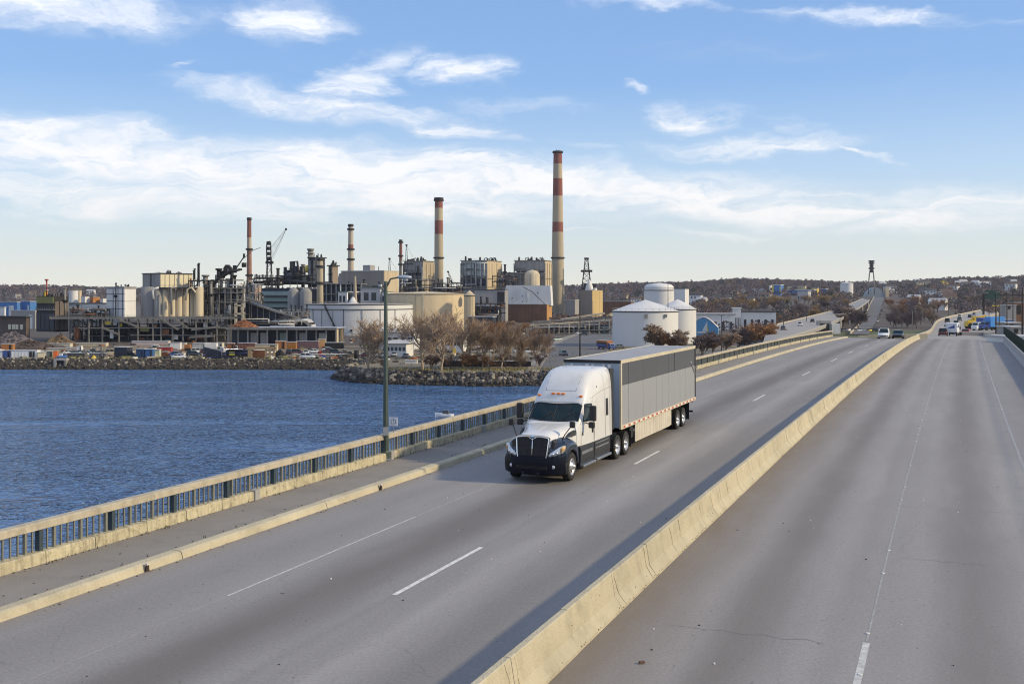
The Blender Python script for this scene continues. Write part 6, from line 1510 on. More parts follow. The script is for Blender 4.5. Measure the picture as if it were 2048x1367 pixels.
q = MB(); q.tube([(-a * .62, -.3, h * .95), (-a * .4, -.3, h * .7), (-a * .2, -.3, h * .25), (-a * .1, -.3, .2)], .18, 5); q.build('drain_pipe', D_bl, ws2)
for x, z in ((.85, .35), (.62, .45), (.62, .18), (.28, .62)): MB().bb(-a * x - .4, -a * x + .4, -.2, -.01, h * z, h * z + .7).build('vent', D_st, ws2)
MB().tube([(-a * .5, -.4, h * .6), (-a * .5, -1.0, h * .62), (-a * .5, -1.0, h * .2)], .3, 6).build('elbow_pipe', W_cl, ws2)
# right hand tank group
t1, R_, h_ = tank('big white conical roofed tank, nearest of the group right of the truck', 1225, 1356, 621, 430, T_wh, roof=4.3, nseg=96)
MB().bb(-.6, .6, -.7, -.05, 0, 1.5).build('hatch', S_gr, t1, (-.10 * R_, -R_ * .99, h_ - 2.6)); MB().bb(-.5, .5, -.7, -.05, 0, 1.2).build('hatch', S_gr, t1, (R_ * .5, -R_ * .87, h_ - 2.4))
t2, R_, h_ = tank('second conical roofed white tank half hidden behind the nearest one', 1318, 1392, 617, 452, T_wh, roof=3.9, nseg=64)
t3, R_, h_ = tank('taller white tank with shallow dome behind the conical tanks', 1288, 1348, 579, 560, T_wh, roof=2.6)
MB().lathe([(R_ * .97, 0), (R_ * .97, 1.4), (R_ * .80, 2.6), (.01, 3.4)], n=48).build('dome', T_wh, t3, (0, 0, h_ + .1))
t_, a, b, h = bld('square_white_bin', 'plain square white bin with a lit narrow side right of the domed tank', 'bin', 1347, 1370, 1378, 579, 600, 30, 3); MB().bb(-a, 0, 0, b, 0, h).build('wall', W_cl, t_); MB().bb(-a, 0, 0, b, h, h + .4).build('roof', L_roof, t_)
tk4, _, _ = tank('far isolated white tank on the hillside left of the tall pylon', 1681, 1706, 566, 1500, T_wh, zb=gz(kf(1693) * 1500, 1500) - 3, roof=2)
# tan building and headframe
tn, a, b, h = bld('tan_building', 'tan flat roofed building, shaded front and sunlit side, below the dark headframe', 'building', 1158, 1184, 1205, 580, 880, 38, 3)
MB().bb(-a, 0, 0, b, 0, h).build('core', mat('tan_wall_shaded', (.27, .235, .195), .85, 0, .08, .2), tn)  # shaded front and sunlit side painted as two tones of one wall
for i in range(3): MB().bb(.01, .3, b * i / 3 + .1, b * (i + 1) / 3 - .1, 0, h - .3).build('wall_panel', mat('tan_wall_sunlit', (.52, .38, .17), .85, 0, .05, .2), tn)
roof_junk(tn, a, b, h, W_cl, 6, 1.5, 61, 3); MB().lathe([(3.5, 0), (2.5, 4), (.8, 8), (.01, 9)], n=12).build('white_cone', W_cl, tn, (-a * .45, b * .3, h))
hf = thing('headframe', 'dark A shaped steel headframe above the tan building', 'tower', (kf(1173) * 900, 900, CZ - (586 - HV) / F * 900)); hh_ = (586 - 518) / F * 900; q = MB()
for sx_ in (-1, 1):
    for sy_ in (-1, 1): q.beam((sx_ * 4.2, sy_ * 3, 0), (sx_ * 1.1, sy_ * 1, hh_), .6)
for i in range(7):
    f0, f1 = i / 7, (i + 1) / 7; w0_, w1_ = 4.2 - 3.1 * f0, 4.2 - 3.1 * f1; q.beam((-w0_, -3 + 2 * f0, hh_ * f0), (w1_, -3 + 2 * f1, hh_ * f1), .35); q.beam((w0_, -3 + 2 * f0, hh_ * f0), (-w1_, -3 + 2 * f1, hh_ * f1), .35); q.beam((-w0_, -3 + 2 * f0, hh_ * f0), (w0_, -3 + 2 * f0, hh_ * f0), .35)
q.build('lattice', D_st, hf); MB().bb(-4.5, 4.5, -3.4, 3.4, hh_ * .62, hh_ * .68).build('platform', D_st, hf); MB().bb(-2.2, 7.5, -3, 3, hh_ * .05, hh_ * .28).build('machine_house', D_bl, hf); MB().bb(-1.8, 1.8, -1.5, 1.5, hh_ - .5, hh_ + 1.2).build('sheave_house', D_st, hf)
MB().beam((-7, 0, -4), (-1, 0, hh_ * .25), 1.6).build('inclined_chute', S_gr, hf)
heap('row of pale sand heaps right of the tan building', 1222, 0, 17, 5.5, 870, mat('sand_pale', (.50, .42, .25), .95, 0, .15, .4), seed=22, depth=6)
# ================================================================ open shed by the shore
os_, a, b, h = bld('open_shed', 'long pale roofed open shed with dark bays behind the yard', 'shed', 457, 672, 681, 655, 425, 5, 3)
MB().bb(-a, 0, 4, 12, 0, h - .5).build('back_wall', D_bl, os_); MB().bb(-a - .6, .6, -1.2, 13, h - .35, h).build('roof', mat('blue_grey_roof', (.33, .36, .42), .7, 0, .1, .3), os_); MB().bb(-a - .6, .6, -1.35, -1.2, h - .9, h + .05).build('fascia', G_st, os_)
for i in range(12):
    x = -a + a * i / 11; MB().bb(x - .28, x + .28, -.28, .28, 0, h - .36).build('column', (S_gr, G_st)[i % 2], os_)
for i, m in ((2, S_gr), (3, G_cl), (5, Gr_cl), (7, S_gr), (9, mat('pale_arch', (.35, .37, .34), .8, 0, .1))): MB().bb(-a + a * i / 11 + .6, -a + a * (i + 1) / 11 - .6, 1.5, 1.9, 0, h * .7).build('bay_door', m, os_)
MB().bb(-.3, 0, 0, 12, 0, h - .4).build('end_wall', B_cl, os_)
# arch shed and stairs between
ar = thing('arched_shed', 'pale arch roofed shed with dark mouth left of the white tank', 'shed', (kf(601) * 470, 470, 3), 0); n = 12
q = MB(); q.loft([[(cos(pi - pi * i / n) * 4.6, y, 5.5 + sin(pi * i / n) * 4.0) for i in range(n + 1)] for y in (0, 12)], caps=False); q.build('roof', L_roof, ar)
q = MB(); q.loft([[(cos(pi - pi * i / n) * r_, 0 + o_, 5.5 + sin(pi * i / n) * (r_ * .87)) for i in range(n + 1)] for r_, o_ in ((3.3, -.1), (4.7, -.1))], caps=False); q.build('arch_face', G_cl, ar); MB().bb(-4.2, 4.2, .5, 11, 0, 8).build('dark_mouth', D_st, ar)
for x in (-4.4, 0, 4.4): MB().bb(x - .3, x + .3, -.3, .1, 0, 5.6).build('post', S_gr, ar)
pipes(ar, 12, -14, 5, -2, 0, 3, 9, [L_roof, G_st, W_cl], 71, .15, .35)
# low white buildings right of the lamp post, behind the trees
for (u0, uc, u1, vt, d, m, rm_, lab) in ((742, 828, 836, 660, 400, W_cl, L_roof, 'long low white lakeside building with pale overhanging roof between the bare trees'), (765, 812, 824, 682, 352, W_cl, L_roof, 'white walled store with a wide grey roof below the lakeside hut'), (888, 926, 932, 668, 380, W_cl, W_cl, 'white tent like shed behind the twin bare trees')):
    t_, a, b, h = bld('low_store', lab, 'building', u0, uc, u1, vt, d, 12, 3); MB().bb(-a, 0, 0, 8, 0, h - .6).build('wall', m, t_); q = MB(); q.add([(-a - 1, -1.5, h - .7), (1, -1.5, h - .7), (1, 9, h - .7), (-a - 1, 9, h - .7), (-a - .5, 4, h + .4), (.5, 4, h + .4)], [(0, 1, 5, 4), (2, 3, 4, 5), (1, 2, 5), (3, 0, 4), (3, 2, 1, 0)]); q.build('roof', rm_, t_)
    for i in range(6): MB().bb(-a * (i + .85) / 6, -a * (i + .2) / 6, -.12, -.01, h * .38, h * .62).build('window', Win, t_)
# ================================================================ yard: one thing after another, near the waterline
def crate(name, lab, cat, u, vb, w, h, dp, m, rz=0.0, doors=True, ribs=True, roofm=None):
    x, y, _ = GP(u, vb); t_ = thing(name, lab, cat, (x, y, 3.0), rz)
    MB().bb(-w / 2, w / 2, 0, dp, 0, h).build('body', m, t_)
    if ribs:
        n = max(3, int(w / .9)); q = MB().bb(-.05, .05, -.07, 0, .1, h - .1).mesh('rib', m)
        for i in range(n): inst('rib', q, t_, (-w / 2 + w * (i + .5) / n, 0, 0))
    if doors: MB().bb(w * .18, w * .40, -.06, -.005, .1, h * .85).build('door', D_st, t_)
    MB().bb(-w / 2 - .1, w / 2 + .1, -.15, dp + .1, h, h + .12).build('roof', roofm or L_roof, t_)
    return t_
def px(w, v): return w / F * gd(v)       # photo pixels to metres at the ground row v
Y = [('site_hut', 'long cream site hut with several dark openings near the left shore', 'hut', 48, 718.5, px(52, 718), 2.6, 3, W_cl, 0.06, True, True),
     ('site_hut', 'blue and white end cabin left of the long cream hut', 'hut', 13, 718.5, px(13, 718), 2.5, 3, P_blue, 0.06, True, False),
     ('cargo_crate', 'small white bin cabin at the left edge of the shore', 'hut', -2, 719, px(14, 719), 2.3, 3, W_cl, 0, False, False),
     ('round_cabin', 'cream rounded cabin right of the long cream hut', 'hut', 82, 717, px(13, 717), 1.9, 2.4, mat('cream_cabin', (.55, .50, .36), .7, 0, .1), .3, False, False),
     ('shipping_container', 'orange container standing at the left edge behind the huts', 'container', 14, 700, px(22, 700), 2.2, 2.5, Org, .1, True, True),
     ('orange_bin', 'bright orange upright bin beside the blue boat', 'bin', 110.5, 716, px(8, 716), 2.3, 1.5, mat('bright_orange', (.62, .13, .02), .6, 0, .1), .2, False, False),
     ('site_cabin', 'grey green cabin left of the orange bin', 'hut', 99, 715, px(11, 715), 2.0, 2, Gr_cl, 0, True, False),
     ('shipping_container', 'blue container nearest the shore, left one of the blue pair', 'container', 280, 719, px(17, 719), 3.0, 2.6, mat('navy_container', (.03, .075, .16), .6, 0, .25, 1.5, .3), -.1, True, True),
     ('shipping_container', 'blue container touching the pale green box, right one of the blue pair', 'container', 297.5, 719, px(15, 719), 2.9, 2.6, mat('blue_container', (.03, .10, .26), .6, 0, .25, 1.5, .3), .06, True, True),
     ('pale_box', 'pale green square box beside the blue containers', 'box', 312, 714, px(13, 714), 2.4, 2.2, mat('pale_green_box', (.42, .46, .34), .7, 0, .12, 1, .2), .05, False, False),
     ('dark_skip', 'dark rusty skip right of the pale green box', 'skip', 328, 712, px(14, 712), 1.4, 2, Ru, 0, False, True),
     ('red_trailer', 'long red trailer behind the pale green box', 'trailer', 328, 703, px(28, 703), 1.6, 2.2, Rd, 0.05, False, True),
     ('dome_tank_cover', 'dark blue round topped shelter behind the blue containers', 'shelter', 241, 716, px(26, 716), 3.4, 4, D_bl, -.1, False, False),
     ('shipping_container', 'grey white container carrying dark windows left of the conveyor yard', 'container', 401, 703, px(32, 703), 2.9, 2.6, mat('pale_container', (.48, .48, .46), .7, 0, .12, 1, .25), .04, True, True),
     ('cream_cab', 'cream flared box cabin right of the grey white container', 'hut', 437, 700, px(15, 700), 2.6, 2.4, mat('cream_flare', (.55, .52, .42), .7, 0, .1, 1, .2), -.05, True, False),
     ('rust_bin', 'round mouthed rusty bin in the middle of the yard', 'bin', 461, 701, px(14, 701), 2.6, 2.5, Ru, .1, True, False),
     ('rust_container', 'long rust brown container behind the wooden frame', 'container', 493, 701, px(34, 701), 2.7, 2.6, mat('rust_brown', (.22, .10, .07), .85, 0, .3, 1.5, .3), 0, False, True),
     ('cream_vehicle_body', 'cream van body with two windows in the middle of the yard', 'van body', 532, 703, px(44, 703), 2.5, 2.4, mat('cream_body', (.55, .47, .32), .7, 0, .1, 1, .2), .02, True, False),
     ('shipping_container', 'orange container with dark doorway, left of two behind the wooden frame', 'container', 561, 697, px(20, 697), 2.8, 2.6, Org, .12, True, True),
     ('shipping_container', 'brown orange container, right of the two behind the wooden frame', 'container', 583, 698, px(18, 698), 2.6, 2.6, mat('brown_orange', (.35, .15, .03), .8, 0, .25, 1.5, .3), .05, False, True),
     ('market_row', 'long mauve and red row of lockers in front of the open shed', 'lockers', 615, 696, px(44, 696), 2.5, 2, mat('mauve_row', (.20, .12, .13), .8, 0, .35, 1.5, .3), 0, False, True),
     ('tan_board_hut', 'tan slant topped hut at the right end of the locker row', 'hut', 643, 695, px(14, 695), 3.2, 2, mat('tan_board', (.50, .30, .14), .8, 0, .1), .08, False, False),
     ('low_dark_barge', 'low dark box store right of the tan hut', 'store', 668, 697, px(36, 697), 2.2, 3, D_st, 0, True, False),
     ('grey_skip', 'grey skip at the water edge right of the white car', 'skip', 661, 724, px(20, 724), 1.3, 1.6, S_gr, .03, False, True),
     ('white_trailer', 'white box trailer parked under the raised platform end', 'trailer', 350, 699, px(20, 699), 2.5, 2.4, W_cl, .05, False, False),
     ('white_trailer', 'white box trailer with rounded end beside the orange excavator', 'trailer', 366, 698, px(10, 698), 2.2, 2.2, mat('cream_trailer', (.62, .56, .45), .7, 0, .1), .05, False, False),
     ('long_flat_trailer', 'long pale flatbed strip lying behind the huts at the left', 'trailer', 95, 694, px(90, 694), 1.3, 2.6, mat('flat_pale', (.52, .49, .40), .8, 0, .2, .6, .2), .02, False, True),
     ('long_flat_trailer', 'long cream flatbed strip left of the dark blue shelter', 'trailer', 170, 692, px(84, 692), 1.2, 2.6, mat('flat_cream', (.53, .46, .32), .8, 0, .2, .6, .2), .03, False, True),
     ('long_flat_trailer', 'long pinkish white roofed strip above the red trailer', 'trailer', 300, 690, px(74, 690), 1.6, 2.6, mat('flat_pink', (.55, .46, .42), .8, 0, .1, .6, .2), .0, False, False),
     ('long_flat_trailer', 'second pale strip in front of the long cream flatbed', 'trailer', 130, 702, px(72, 702), 1.0, 2.2, mat('flat_sand', (.48, .42, .33), .8, 0, .2, .6, .2), .05, False, True),
     ('timber_stack', 'low dark timber stack right of the blue boat', 'timber stack', 152, 716, px(34, 716), 1.6, 2.5, mat('old_timber', (.10, .09, .085), .9, 0, .35, 1.5), .0, False, True),
     ('timber_stack', 'grey timber stack behind the little yellow buoy', 'timber stack', 195, 717, px(32, 717), 1.7, 2.5, mat('grey_timber', (.14, .135, .14), .9, 0, .35, 1.5), .05, False, True),
     ('white_kiosk', 'small white kiosk behind the grey timber stack', 'kiosk', 158, 703, px(9, 703), 2.0, 1.5, W_cl, 0, True, False),
     ('plank_pile', 'pale plank pile lying on the brown yard right of the black tarp', 'planks', 640, 712, px(100, 712), .5, 3, mat('tan_planks', (.40, .30, .17), .9, 0, .2, .6), 0.02, False, False),
     ('white_sheets', 'pale sheet pile between the bare trees behind the boulders', 'sheets', 822, 727, px(24, 727), .9, 2, W_cl, 0, False, False),
     ('blue_shelter', 'low blue tarpaulin shelter right of the lamp post', 'shelter', 804, 709, px(38, 709), 2.0, 3, P_blue, .03, False, False),
     ('yellow_sign_box', 'small yellow box among the bare trees', 'box', 908, 708, px(7, 708), 2.0, 1, Yel, 0, False, False),
     ('shore_wall_store', 'dark brown low store behind the grass strip of the point', 'store', 930, 733, px(88, 733), 1.6, 3, mat('dark_brown_wall', (.05, .035, .03), .9, 0, .2, 1), 0, False, True),
     ('shore_wall_store', 'dark brown fence like store right of the point, below the white van', 'store', 1020, 733, px(84, 733), 1.5, 2, mat('dark_brown_wall', (.05, .035, .03)), 0, False, True),
     ]
for args in Y: crate(*args)
# blue boat and other boats
def boat(lab, u, vb, L_, m, rz=0, cabin=None, name='small_boat', z=3.05):
    x, y, _ = GP(u, vb) if z > 1 else ((kf(u) * (CZ * F / (vb - HV))), CZ * F / (vb - HV), 0); t_ = thing(name, lab, 'boat', (x, y, z), rz); q = MB(); s_ = []
    for i in range(9):
        f = i / 8; w = L_ * .17 * (1 - (max(f - .5, 0) * 2) ** 2.2) * (1 if f < .99 else .05); s_.append([(-L_ / 2 + L_ * f, -w, .8 + .3 * f * f), (-L_ / 2 + L_ * f, -w * .6, .1), (-L_ / 2 + L_ * f, 0, 0), (-L_ / 2 + L_ * f, w * .6, .1), (-L_ / 2 + L_ * f, w, .8 + .3 * f * f)])
    q.loft(s_, closed=True); q.build('hull', m, t_)
    if cabin: MB().box((-.1 * L_, 0, 1.1), (L_ * .35, L_ * .2, .9), 0, 0, .8).build('cabin', cabin, t_)
    return t_
boat('bright blue boat with pale cover on the shore behind the culvert', 124, 717, px(19, 717), mat('boat_blue', (.04, .17, .5), .4), 0, W_cl)
boat('small white motorboat with dark wake side beyond the railing', 888, 835, 3.6, mat('boat_white', (.7, .7, .7), .3), 2.9, mat('boat_dark', (.08, .08, .09), .4), z=-.1)
by = thing('yellow_buoy', 'small yellow cone buoy on the stones of the left shore', 'buoy', GP(188, 719)); MB().lathe([(1.0, 0), (.7, .5), (.15, 1.0), (.02, 2.4)], n=12).build('cone', Yel, by)
# parked vehicles in rows in the yard
random.seed(123); vcols = [('white', P_white), ('black', P_black), ('silver', P_silver), ('grey', P_grey), ('tan', P_tan), ('white', P_white), ('maroon', P_maroon), ('silver', P_silver)]
ORD0 = ['first', 'second', 'third', 'fourth', 'fifth', 'sixth', 'seventh', 'eighth', 'ninth', 'tenth', 'eleventh', 'twelfth', 'thirteenth', 'fourteenth', 'fifteenth', 'sixteenth']
for row, (us, v, lab) in enumerate((([140, 150, 163, 176, 188, 200, 212, 224], 710, 'front row behind the timber stacks'), ([395, 405, 416, 430, 444, 470, 486, 503, 520, 540, 578, 596, 612, 630, 655, 672], 707, 'back row of the brown yard'), ([700, 716, 730, 752, 766, 790, 812], 714, 'row on the grass right of the ramp'), ([872, 892, 950, 978, 1046, 1062], 706, 'row behind the bare trees'))):
    for i, u in enumerate(us):
        n_, m = random.choice(vcols); x, y, z = GP(u, v + random.uniform(-2.5, 2)); make_car('%s car in the %s, %s from left' % (n_, lab, ORD0[i]), (x, y, 3.02), random.choice((0, pi, pi / 2, .3)) + random.uniform(-.15, .15), m, kind=random.choice(('car', 'suv')), group='vehicles parked about the shore yard')
# culvert
cu = thing('outfall_culvert', 'dark concrete outfall box in the stone bank at the left', 'culvert', (kf(120) * 337, 337, -.5)); MB().bb(-1.9, 1.9, 0, 3, 3.2, 3.7).build('lid', G_cl, cu); MB().bb(-1.9, -1.2, -.3, 3, 0, 3.2).build('cheek_wall', S_gr, cu); MB().bb(1.3, 1.9, -.3, 3, 0, 3.2).build('cheek_wall', G_st, cu); MB().bb(-1.2, 1.3, .6, 3, 0, 3.2).build('dark_mouth', D_st, cu); MB().bb(-.7, 1.0, .3, .5, .7, 1.3).build('flap', W_cl, cu)
# cars and vans in the yard
make_car('white car at the water edge left of the black tarp heap', GP(358, 718), .1, P_white, L=4.6)
make_car('white hatchback with dark windows alone at the water edge', GP(616, 723.5), -.1, P_white, kind='suv', L=5.0)
make_car('dark car under the blue grey canopy right of the white car', GP(388, 712), .2, P_black, kind='suv', L=5)
make_car('blue and silver van behind the white car at the water edge', GP(352, 712), .1, P_blue)
make_car('tiny white car with green stripe behind the tan hut', GP(657, 702), .0, P_white)
make_car('teal car parked behind the rusty skip', GP(340, 683), .05, P_teal)
box_truck('white truck with dark cab windows beside the open shed left end', GP(428, 706)[:3], .05, P_silver, W_cl, L=6)
ex = thing('orange_excavator', 'small orange excavator between the white trailers', 'excavator', GP(377, 701)); MB().bevbox(-1.6, 1.6, -1, 1, 0, .8, .2).build('tracks', D_st, ex); MB().bevbox(-1.3, .9, -.9, .9, .85, 2.3, .15).build('cab', Org, ex); MB().tube([(.6, 0, 1.6), (1.8, 0, 3.6), (3.2, 0, 2.2)], .18, 6).build('boom', Org, ex); MB().box((3.2, 0, 1.6), (.6, .7, .9), 0, 0, .7).build('bucket', D_st, ex)
mc = thing('salvage_machine', 'dark heap of salvage machinery with yellow panel at the water edge', 'machinery', GP(452, 722)); w_ = px(46, 722)
MB().bb(-w_, w_, -.5, 2.5, 0, 1.0).build('skid', D_st, mc); MB().prismx([(-w_, 3.6), (-w_ * .9, 1.0), (0, 1.0), (-w_ * .3, 2.4)], -.3, 2, ax='y').build('chute', D_bl, mc); MB().bb(0, w_ * .95, 0, 2, 1, 2.6).build('engine_house', D_st, mc); MB().bb(w_ * .15, w_ * .4, -.1, 0, 1.1, 2.2).build('panel', Yel, mc)
pipes(mc, 12, -w_, w_, -.6, 0, .5, 3, [D_st, P_blue, G_st], 91, .08, .2)
wf_ = thing('wooden_frame', 'heavy wooden slipway frame standing at the water edge', 'frame', GP(523, 721)); w_ = px(26, 721)
for x in (-w_, -w_ * .85, w_ * .35, w_ * .65, w_): MB().bb(x - .3, x + .3, -.3, .3, 0, 3.0).build('post', mat('frame_timber', (.34, .24, .13), .9, 0, .2, 1), wf_)
MB().bb(-w_ - .6, w_ + .8, -.4, .4, 3.0, 3.7).build('top_beam', mat('frame_timber', (.34, .24, .13)), wf_); MB().bb(-w_ * .8, w_ * .3, 1.5, 2, 0, 2.6).build('dark_sheet', Ru, wf_)
heap('black tarp heap right of the wooden frame', 560, 0, 4.5, 2.4, 346, mat('tarp_black', (.015, .015, .02), .5, 0, .2), seed=55, depth=2)
heap('blue grey scrap heap with white bits left of the blue containers', 255, 0, 6, 3.0, 346, D_bl, seed=56, depth=2.5)
for (u, v, lab) in ((640, 722, 'red small post with sign at the water edge'), (170, 716, 'thin pale pole left of the grey timber stack'), (204, 718, 'pale pole right of the grey timber stack')):
    t_ = thing('marker_post', lab, 'post', GP(u, v)); MB().bb(-.14, .14, -.14, .14, 0, 3.6 if u < 300 else 2.6).build('post', Rd if u > 300 else G_st, t_); MB().bb(-.6, .6, -.06, .06, 1.6, 2.4).build('board', Rd if u > 300 else G_st, t_)
sl = thing('slipway_ramp', 'dark boat ramp with blue tarp slanting down at the right end of the yard', 'ramp', (-53, 343, 3)); MB().beam((-6, 0, .3), (4, 0, 1.6), 1.6, .3).build('ramp', D_st, sl); MB().box((-5.5, -.4, .7), (4, 1.2, .6), 0, .05, .8).build('tarp', P_blue, sl); MB().cyl((4.2, 0, 0), .8, 2.6, 10).build('bollard', D_st, sl)
# loose scrap that nobody could count
random.seed(99); cl = MB(); cms = [G_st, D_st, Ru, W_cl, S_cc, D_roof, G_st, mat('olive_board', (.2, .2, .07)), D_roof]
for k in range(420):
    u = random.uniform(-10, 700); v = random.uniform(688, 722); x, y, z = GP(u, v); s_ = random.uniform(.25, 1.3); cl.box((x, y, 3 + s_ * .3), (s_ * random.uniform(.8, 3.2), s_ * 1.2, s_ * .6), random.randrange(len(cms)), random.random() * 3)
for k in range(380):
    u = random.uniform(700, 1180); v = random.uniform(650, 724); x, y, z = GP(u, v)
    if u > 1085 and v > 664: continue
    s_ = random.uniform(.25, 1.2); cl.box((x, y, 3 + s_ * .3), (s_ * random.uniform(.8, 3.0), s_ * 1.2, s_ * .6), random.randrange(len(cms)), random.random() * 3)
o = cl.build('yard_scrap', cms); o['kind'] = 'stuff'
yd = MB().add([(-420, 347, 3.02), (-44, 345, 3.02), (20, 430, 3.02), (-420, 430, 3.02)], [(0, 1, 2, 3)]).build('yard_surface', mat('yard_dirt', (.17, .13, .085), .95, 0, .3, .2, 0, .3, 2, dirt=(.10, .09, .06), dirt_amt=.6), kind='structure')
gs = MB().add([(-160, 341.2, 3.03), (-60, 339, 3.03), (-47, 337, 3.03), (-47, 344, 3.03), (-160, 346.5, 3.03)], [(0, 1, 2, 3)]); gs.add([(-38, 290, 3.03), (-20, 283, 3.03), (6, 283, 3.03), (20, 290, 3.03), (20, 300, 3.03), (-40, 306, 3.03)], [(0, 1, 2, 3, 4)]); gs.build('grass', mat('dry_grass', (.17, .15, .06), .95, 0, .3, .5, 0, .3, 3), kind='structure')

# ================================================================ pipe racks and steelwork filling the plant
def rack(lab, u0, u1, vt, vb, d, nl, seed, ncol=7, ms=None, dep=6, junk=8):
    zb_ = CZ + (HV - vb) / F * d; x0 = kf(u0) * d; w = (kf(u1) - kf(u0)) * d; h = (vb - vt) / F * d; t_ = thing('pipe_rack', lab, 'pipe rack', (x0, d, zb_)); ms = ms or [G_st, D_st, S_gr]
    frame(t_, 0, w, 0, dep, [-(zb_ - 3) if zb_ < 14 else 0] + [h * (i + 1) / nl for i in range(nl)], ncol, ms[0], .32, True, True, D_st, seed)
    pipes(t_, 16, 0, w, -.8, dep * .6, h * .1, h * 1.05, ms + [W_cl, Ru], seed, .12, .38); vessels(t_, junk, w * .05, w * .95, 0, dep * .6, h * .1, h * .7, ms, seed + 1, .9); rails(t_, 0, w, -.2, h, G_st, 2.5)
    r = random.Random(seed)
    for i in range(5):
        q = MB(); x = r.uniform(0, w); hh2 = h * r.uniform(.15, .5); q.cyl((0, 0, 0), .35, hh2, 8); q.cyl((0, 0, hh2), .55, .4, 8); q.build('vent_stack', D_st, t_, (x, 1, h))
    return t_
rack('tall narrow pipe rack right of the conveyor tower under the thin chimney', 484, 522, 588, 640, 560, 4, 301, 5)
rack('low pipe rack between sloping roof and round bins', 560, 615, 622, 655, 500, 3, 302, 7, [S_gr, G_st, L_roof])
rack('pipe rack standing on the hall roof left of the twin towers', 500, 560, 556, 570, 655, 1, 303, 7, [D_st, G_st, D_st], 8, 10)
rack('pipe rack at the foot of the left boiler house', 800, 868, 560, 588, 800, 3, 304, 8, [D_st, G_st, S_cc], 8, 10)
rack('pipe rack between banded chimney and middle boiler house', 866, 925, 566, 586, 790, 2, 305, 6, [D_st, G_st, D_bl], 8, 8)
rack('pipe rack in front of the grey machine hall', 950, 1010, 606, 634, 620, 3, 306, 7, [D_st, G_st, Ru], 6, 8)
rack('dark rack along the top of the link building', 985, 1035, 552, 574, 820, 2, 307, 6, [D_st, G_st, D_st], 6, 8)
rack('rack of pipes right of the twin towers below the beige hall', 680, 770, 572, 590, 700, 2, 308, 9, [D_st, S_gr, L_roof], 6, 10)
rack('steel rack on the platform left of the boxy silo', 140, 212, 618, 634, 468, 1, 309, 9, [G_st, D_st, Ru], 4, 9)
rack('steel rack above the silos toward the conveyor tower', 378, 410, 560, 632, 480, 5, 310, 4, [D_st, G_st, D_st], 6, 6)
for i, (u, vt, d, r_, lab) in enumerate(((556, 538, 645, .9, 'dark stubby vent stack left of the roof machinery'), (606, 530, 680, 1.1, 'dark pipe stack between roof machinery and twin towers'), (728, 560, 720, .7, 'thin pale vent pipe on the pipe rack below the beige hall'), (896, 556, 800, .9, 'thin dark vent right of the banded chimney'), (1010, 530, 830, .8, 'thin vent pipe left of the right boiler house'), (422, 566, 480, .6, 'thin pipe stack over the left of the conveyor tower'), (232, 568, 470, .3, 'thin vent pipe on the boxy silo cap'), (130, 578, 474, .5, 'short vent pipe on the near black process building'))):
    zb_ = CZ + (HV - vt) / F * d; h = 14; t_ = thing('vent_stack', lab, 'vent', (kf(u) * d, d, zb_ - h)); q = MB(); q.cyl((0, 0, 0), r_, h, 10); q.cyl((0, 0, h), r_ * 1.4, .6, 10); q.build('pipe', (D_st, G_st)[i % 2], t_); q = MB(); q.lathe([(r_, h * .6), (r_ + .7, h * .6), (r_ + .7, h * .6 + .9)], n=10); q.build('gallery', D_st, t_)
# ================================================================ middle ground: rail works, curving road, tanks' foreground
def ray_ground(u, v, off=0.0, d0=200, d1=2640):
    d = d0; k = kf(u)
    while d < d1:
        z = CZ + (HV - v) / F * d
        if z <= (3.0 if d < 430 else gz(k * d, d)) + off: return (k * d, d, z)
        d += 4
    return (k * d1, d1, CZ + (HV - v) / F * d1)
def ribbon(name, E1, E2, m, lift=0.0, thick=0.0, kind='structure', parent=None, n=8, uvs=False):
    def res(E):
        o = []
        for i in range(len(E) - 1):
            p0 = V3(E[max(i - 1, 0)]); p1 = V3(E[i]); p2 = V3(E[i + 1]); p3 = V3(E[min(i + 2, len(E) - 1)])
            for k in range(n):
                t = k / n; o.append(.5 * ((2 * p1) + (p2 - p0) * t + (2 * p0 - 5 * p1 + 4 * p2 - p3) * t * t + (3 * p1 - p0 - 3 * p2 + p3) * t ** 3))
        o.append(V3(E[-1])); return o
    a, b = res(E1), res(E2); q = MB(); s_ = []
    for p, r in zip(a, b):
        if thick: s_.append([(p.x, p.y, p.z + lift - thick), (p.x, p.y, p.z + lift), (r.x, r.y, r.z + lift), (r.x, r.y, r.z + lift - thick)])
        else: s_.append([(p.x, p.y, p.z + lift), (r.x, r.y, r.z + lift)])
    q.loft(s_, closed=bool(thick), smooth=False, caps=bool(thick)); o = q.build(name, m, parent)
    if kind: o['kind'] = kind
    return o, a, b
def wall_along(name, pts, m, h0, h1, w, parent, every=1):
    q = MB()
    for p, r in zip(pts[:-1], pts[1:]):
        q.beam((p.x, p.y, p.z + (h0 + h1) / 2), (r.x, r.y, r.z + (h0 + h1) / 2), w, h1 - h0)
    return q.build(name, m, parent)
M_asph = mat('plain_asphalt', (.10, .10, .105), .9, 0, .15, .25, dirt=(.15, .14, .13), dirt_amt=.4)
M_asph2 = mat('pale_highway', (.27, .26, .25), .9, 0, .1, .2)
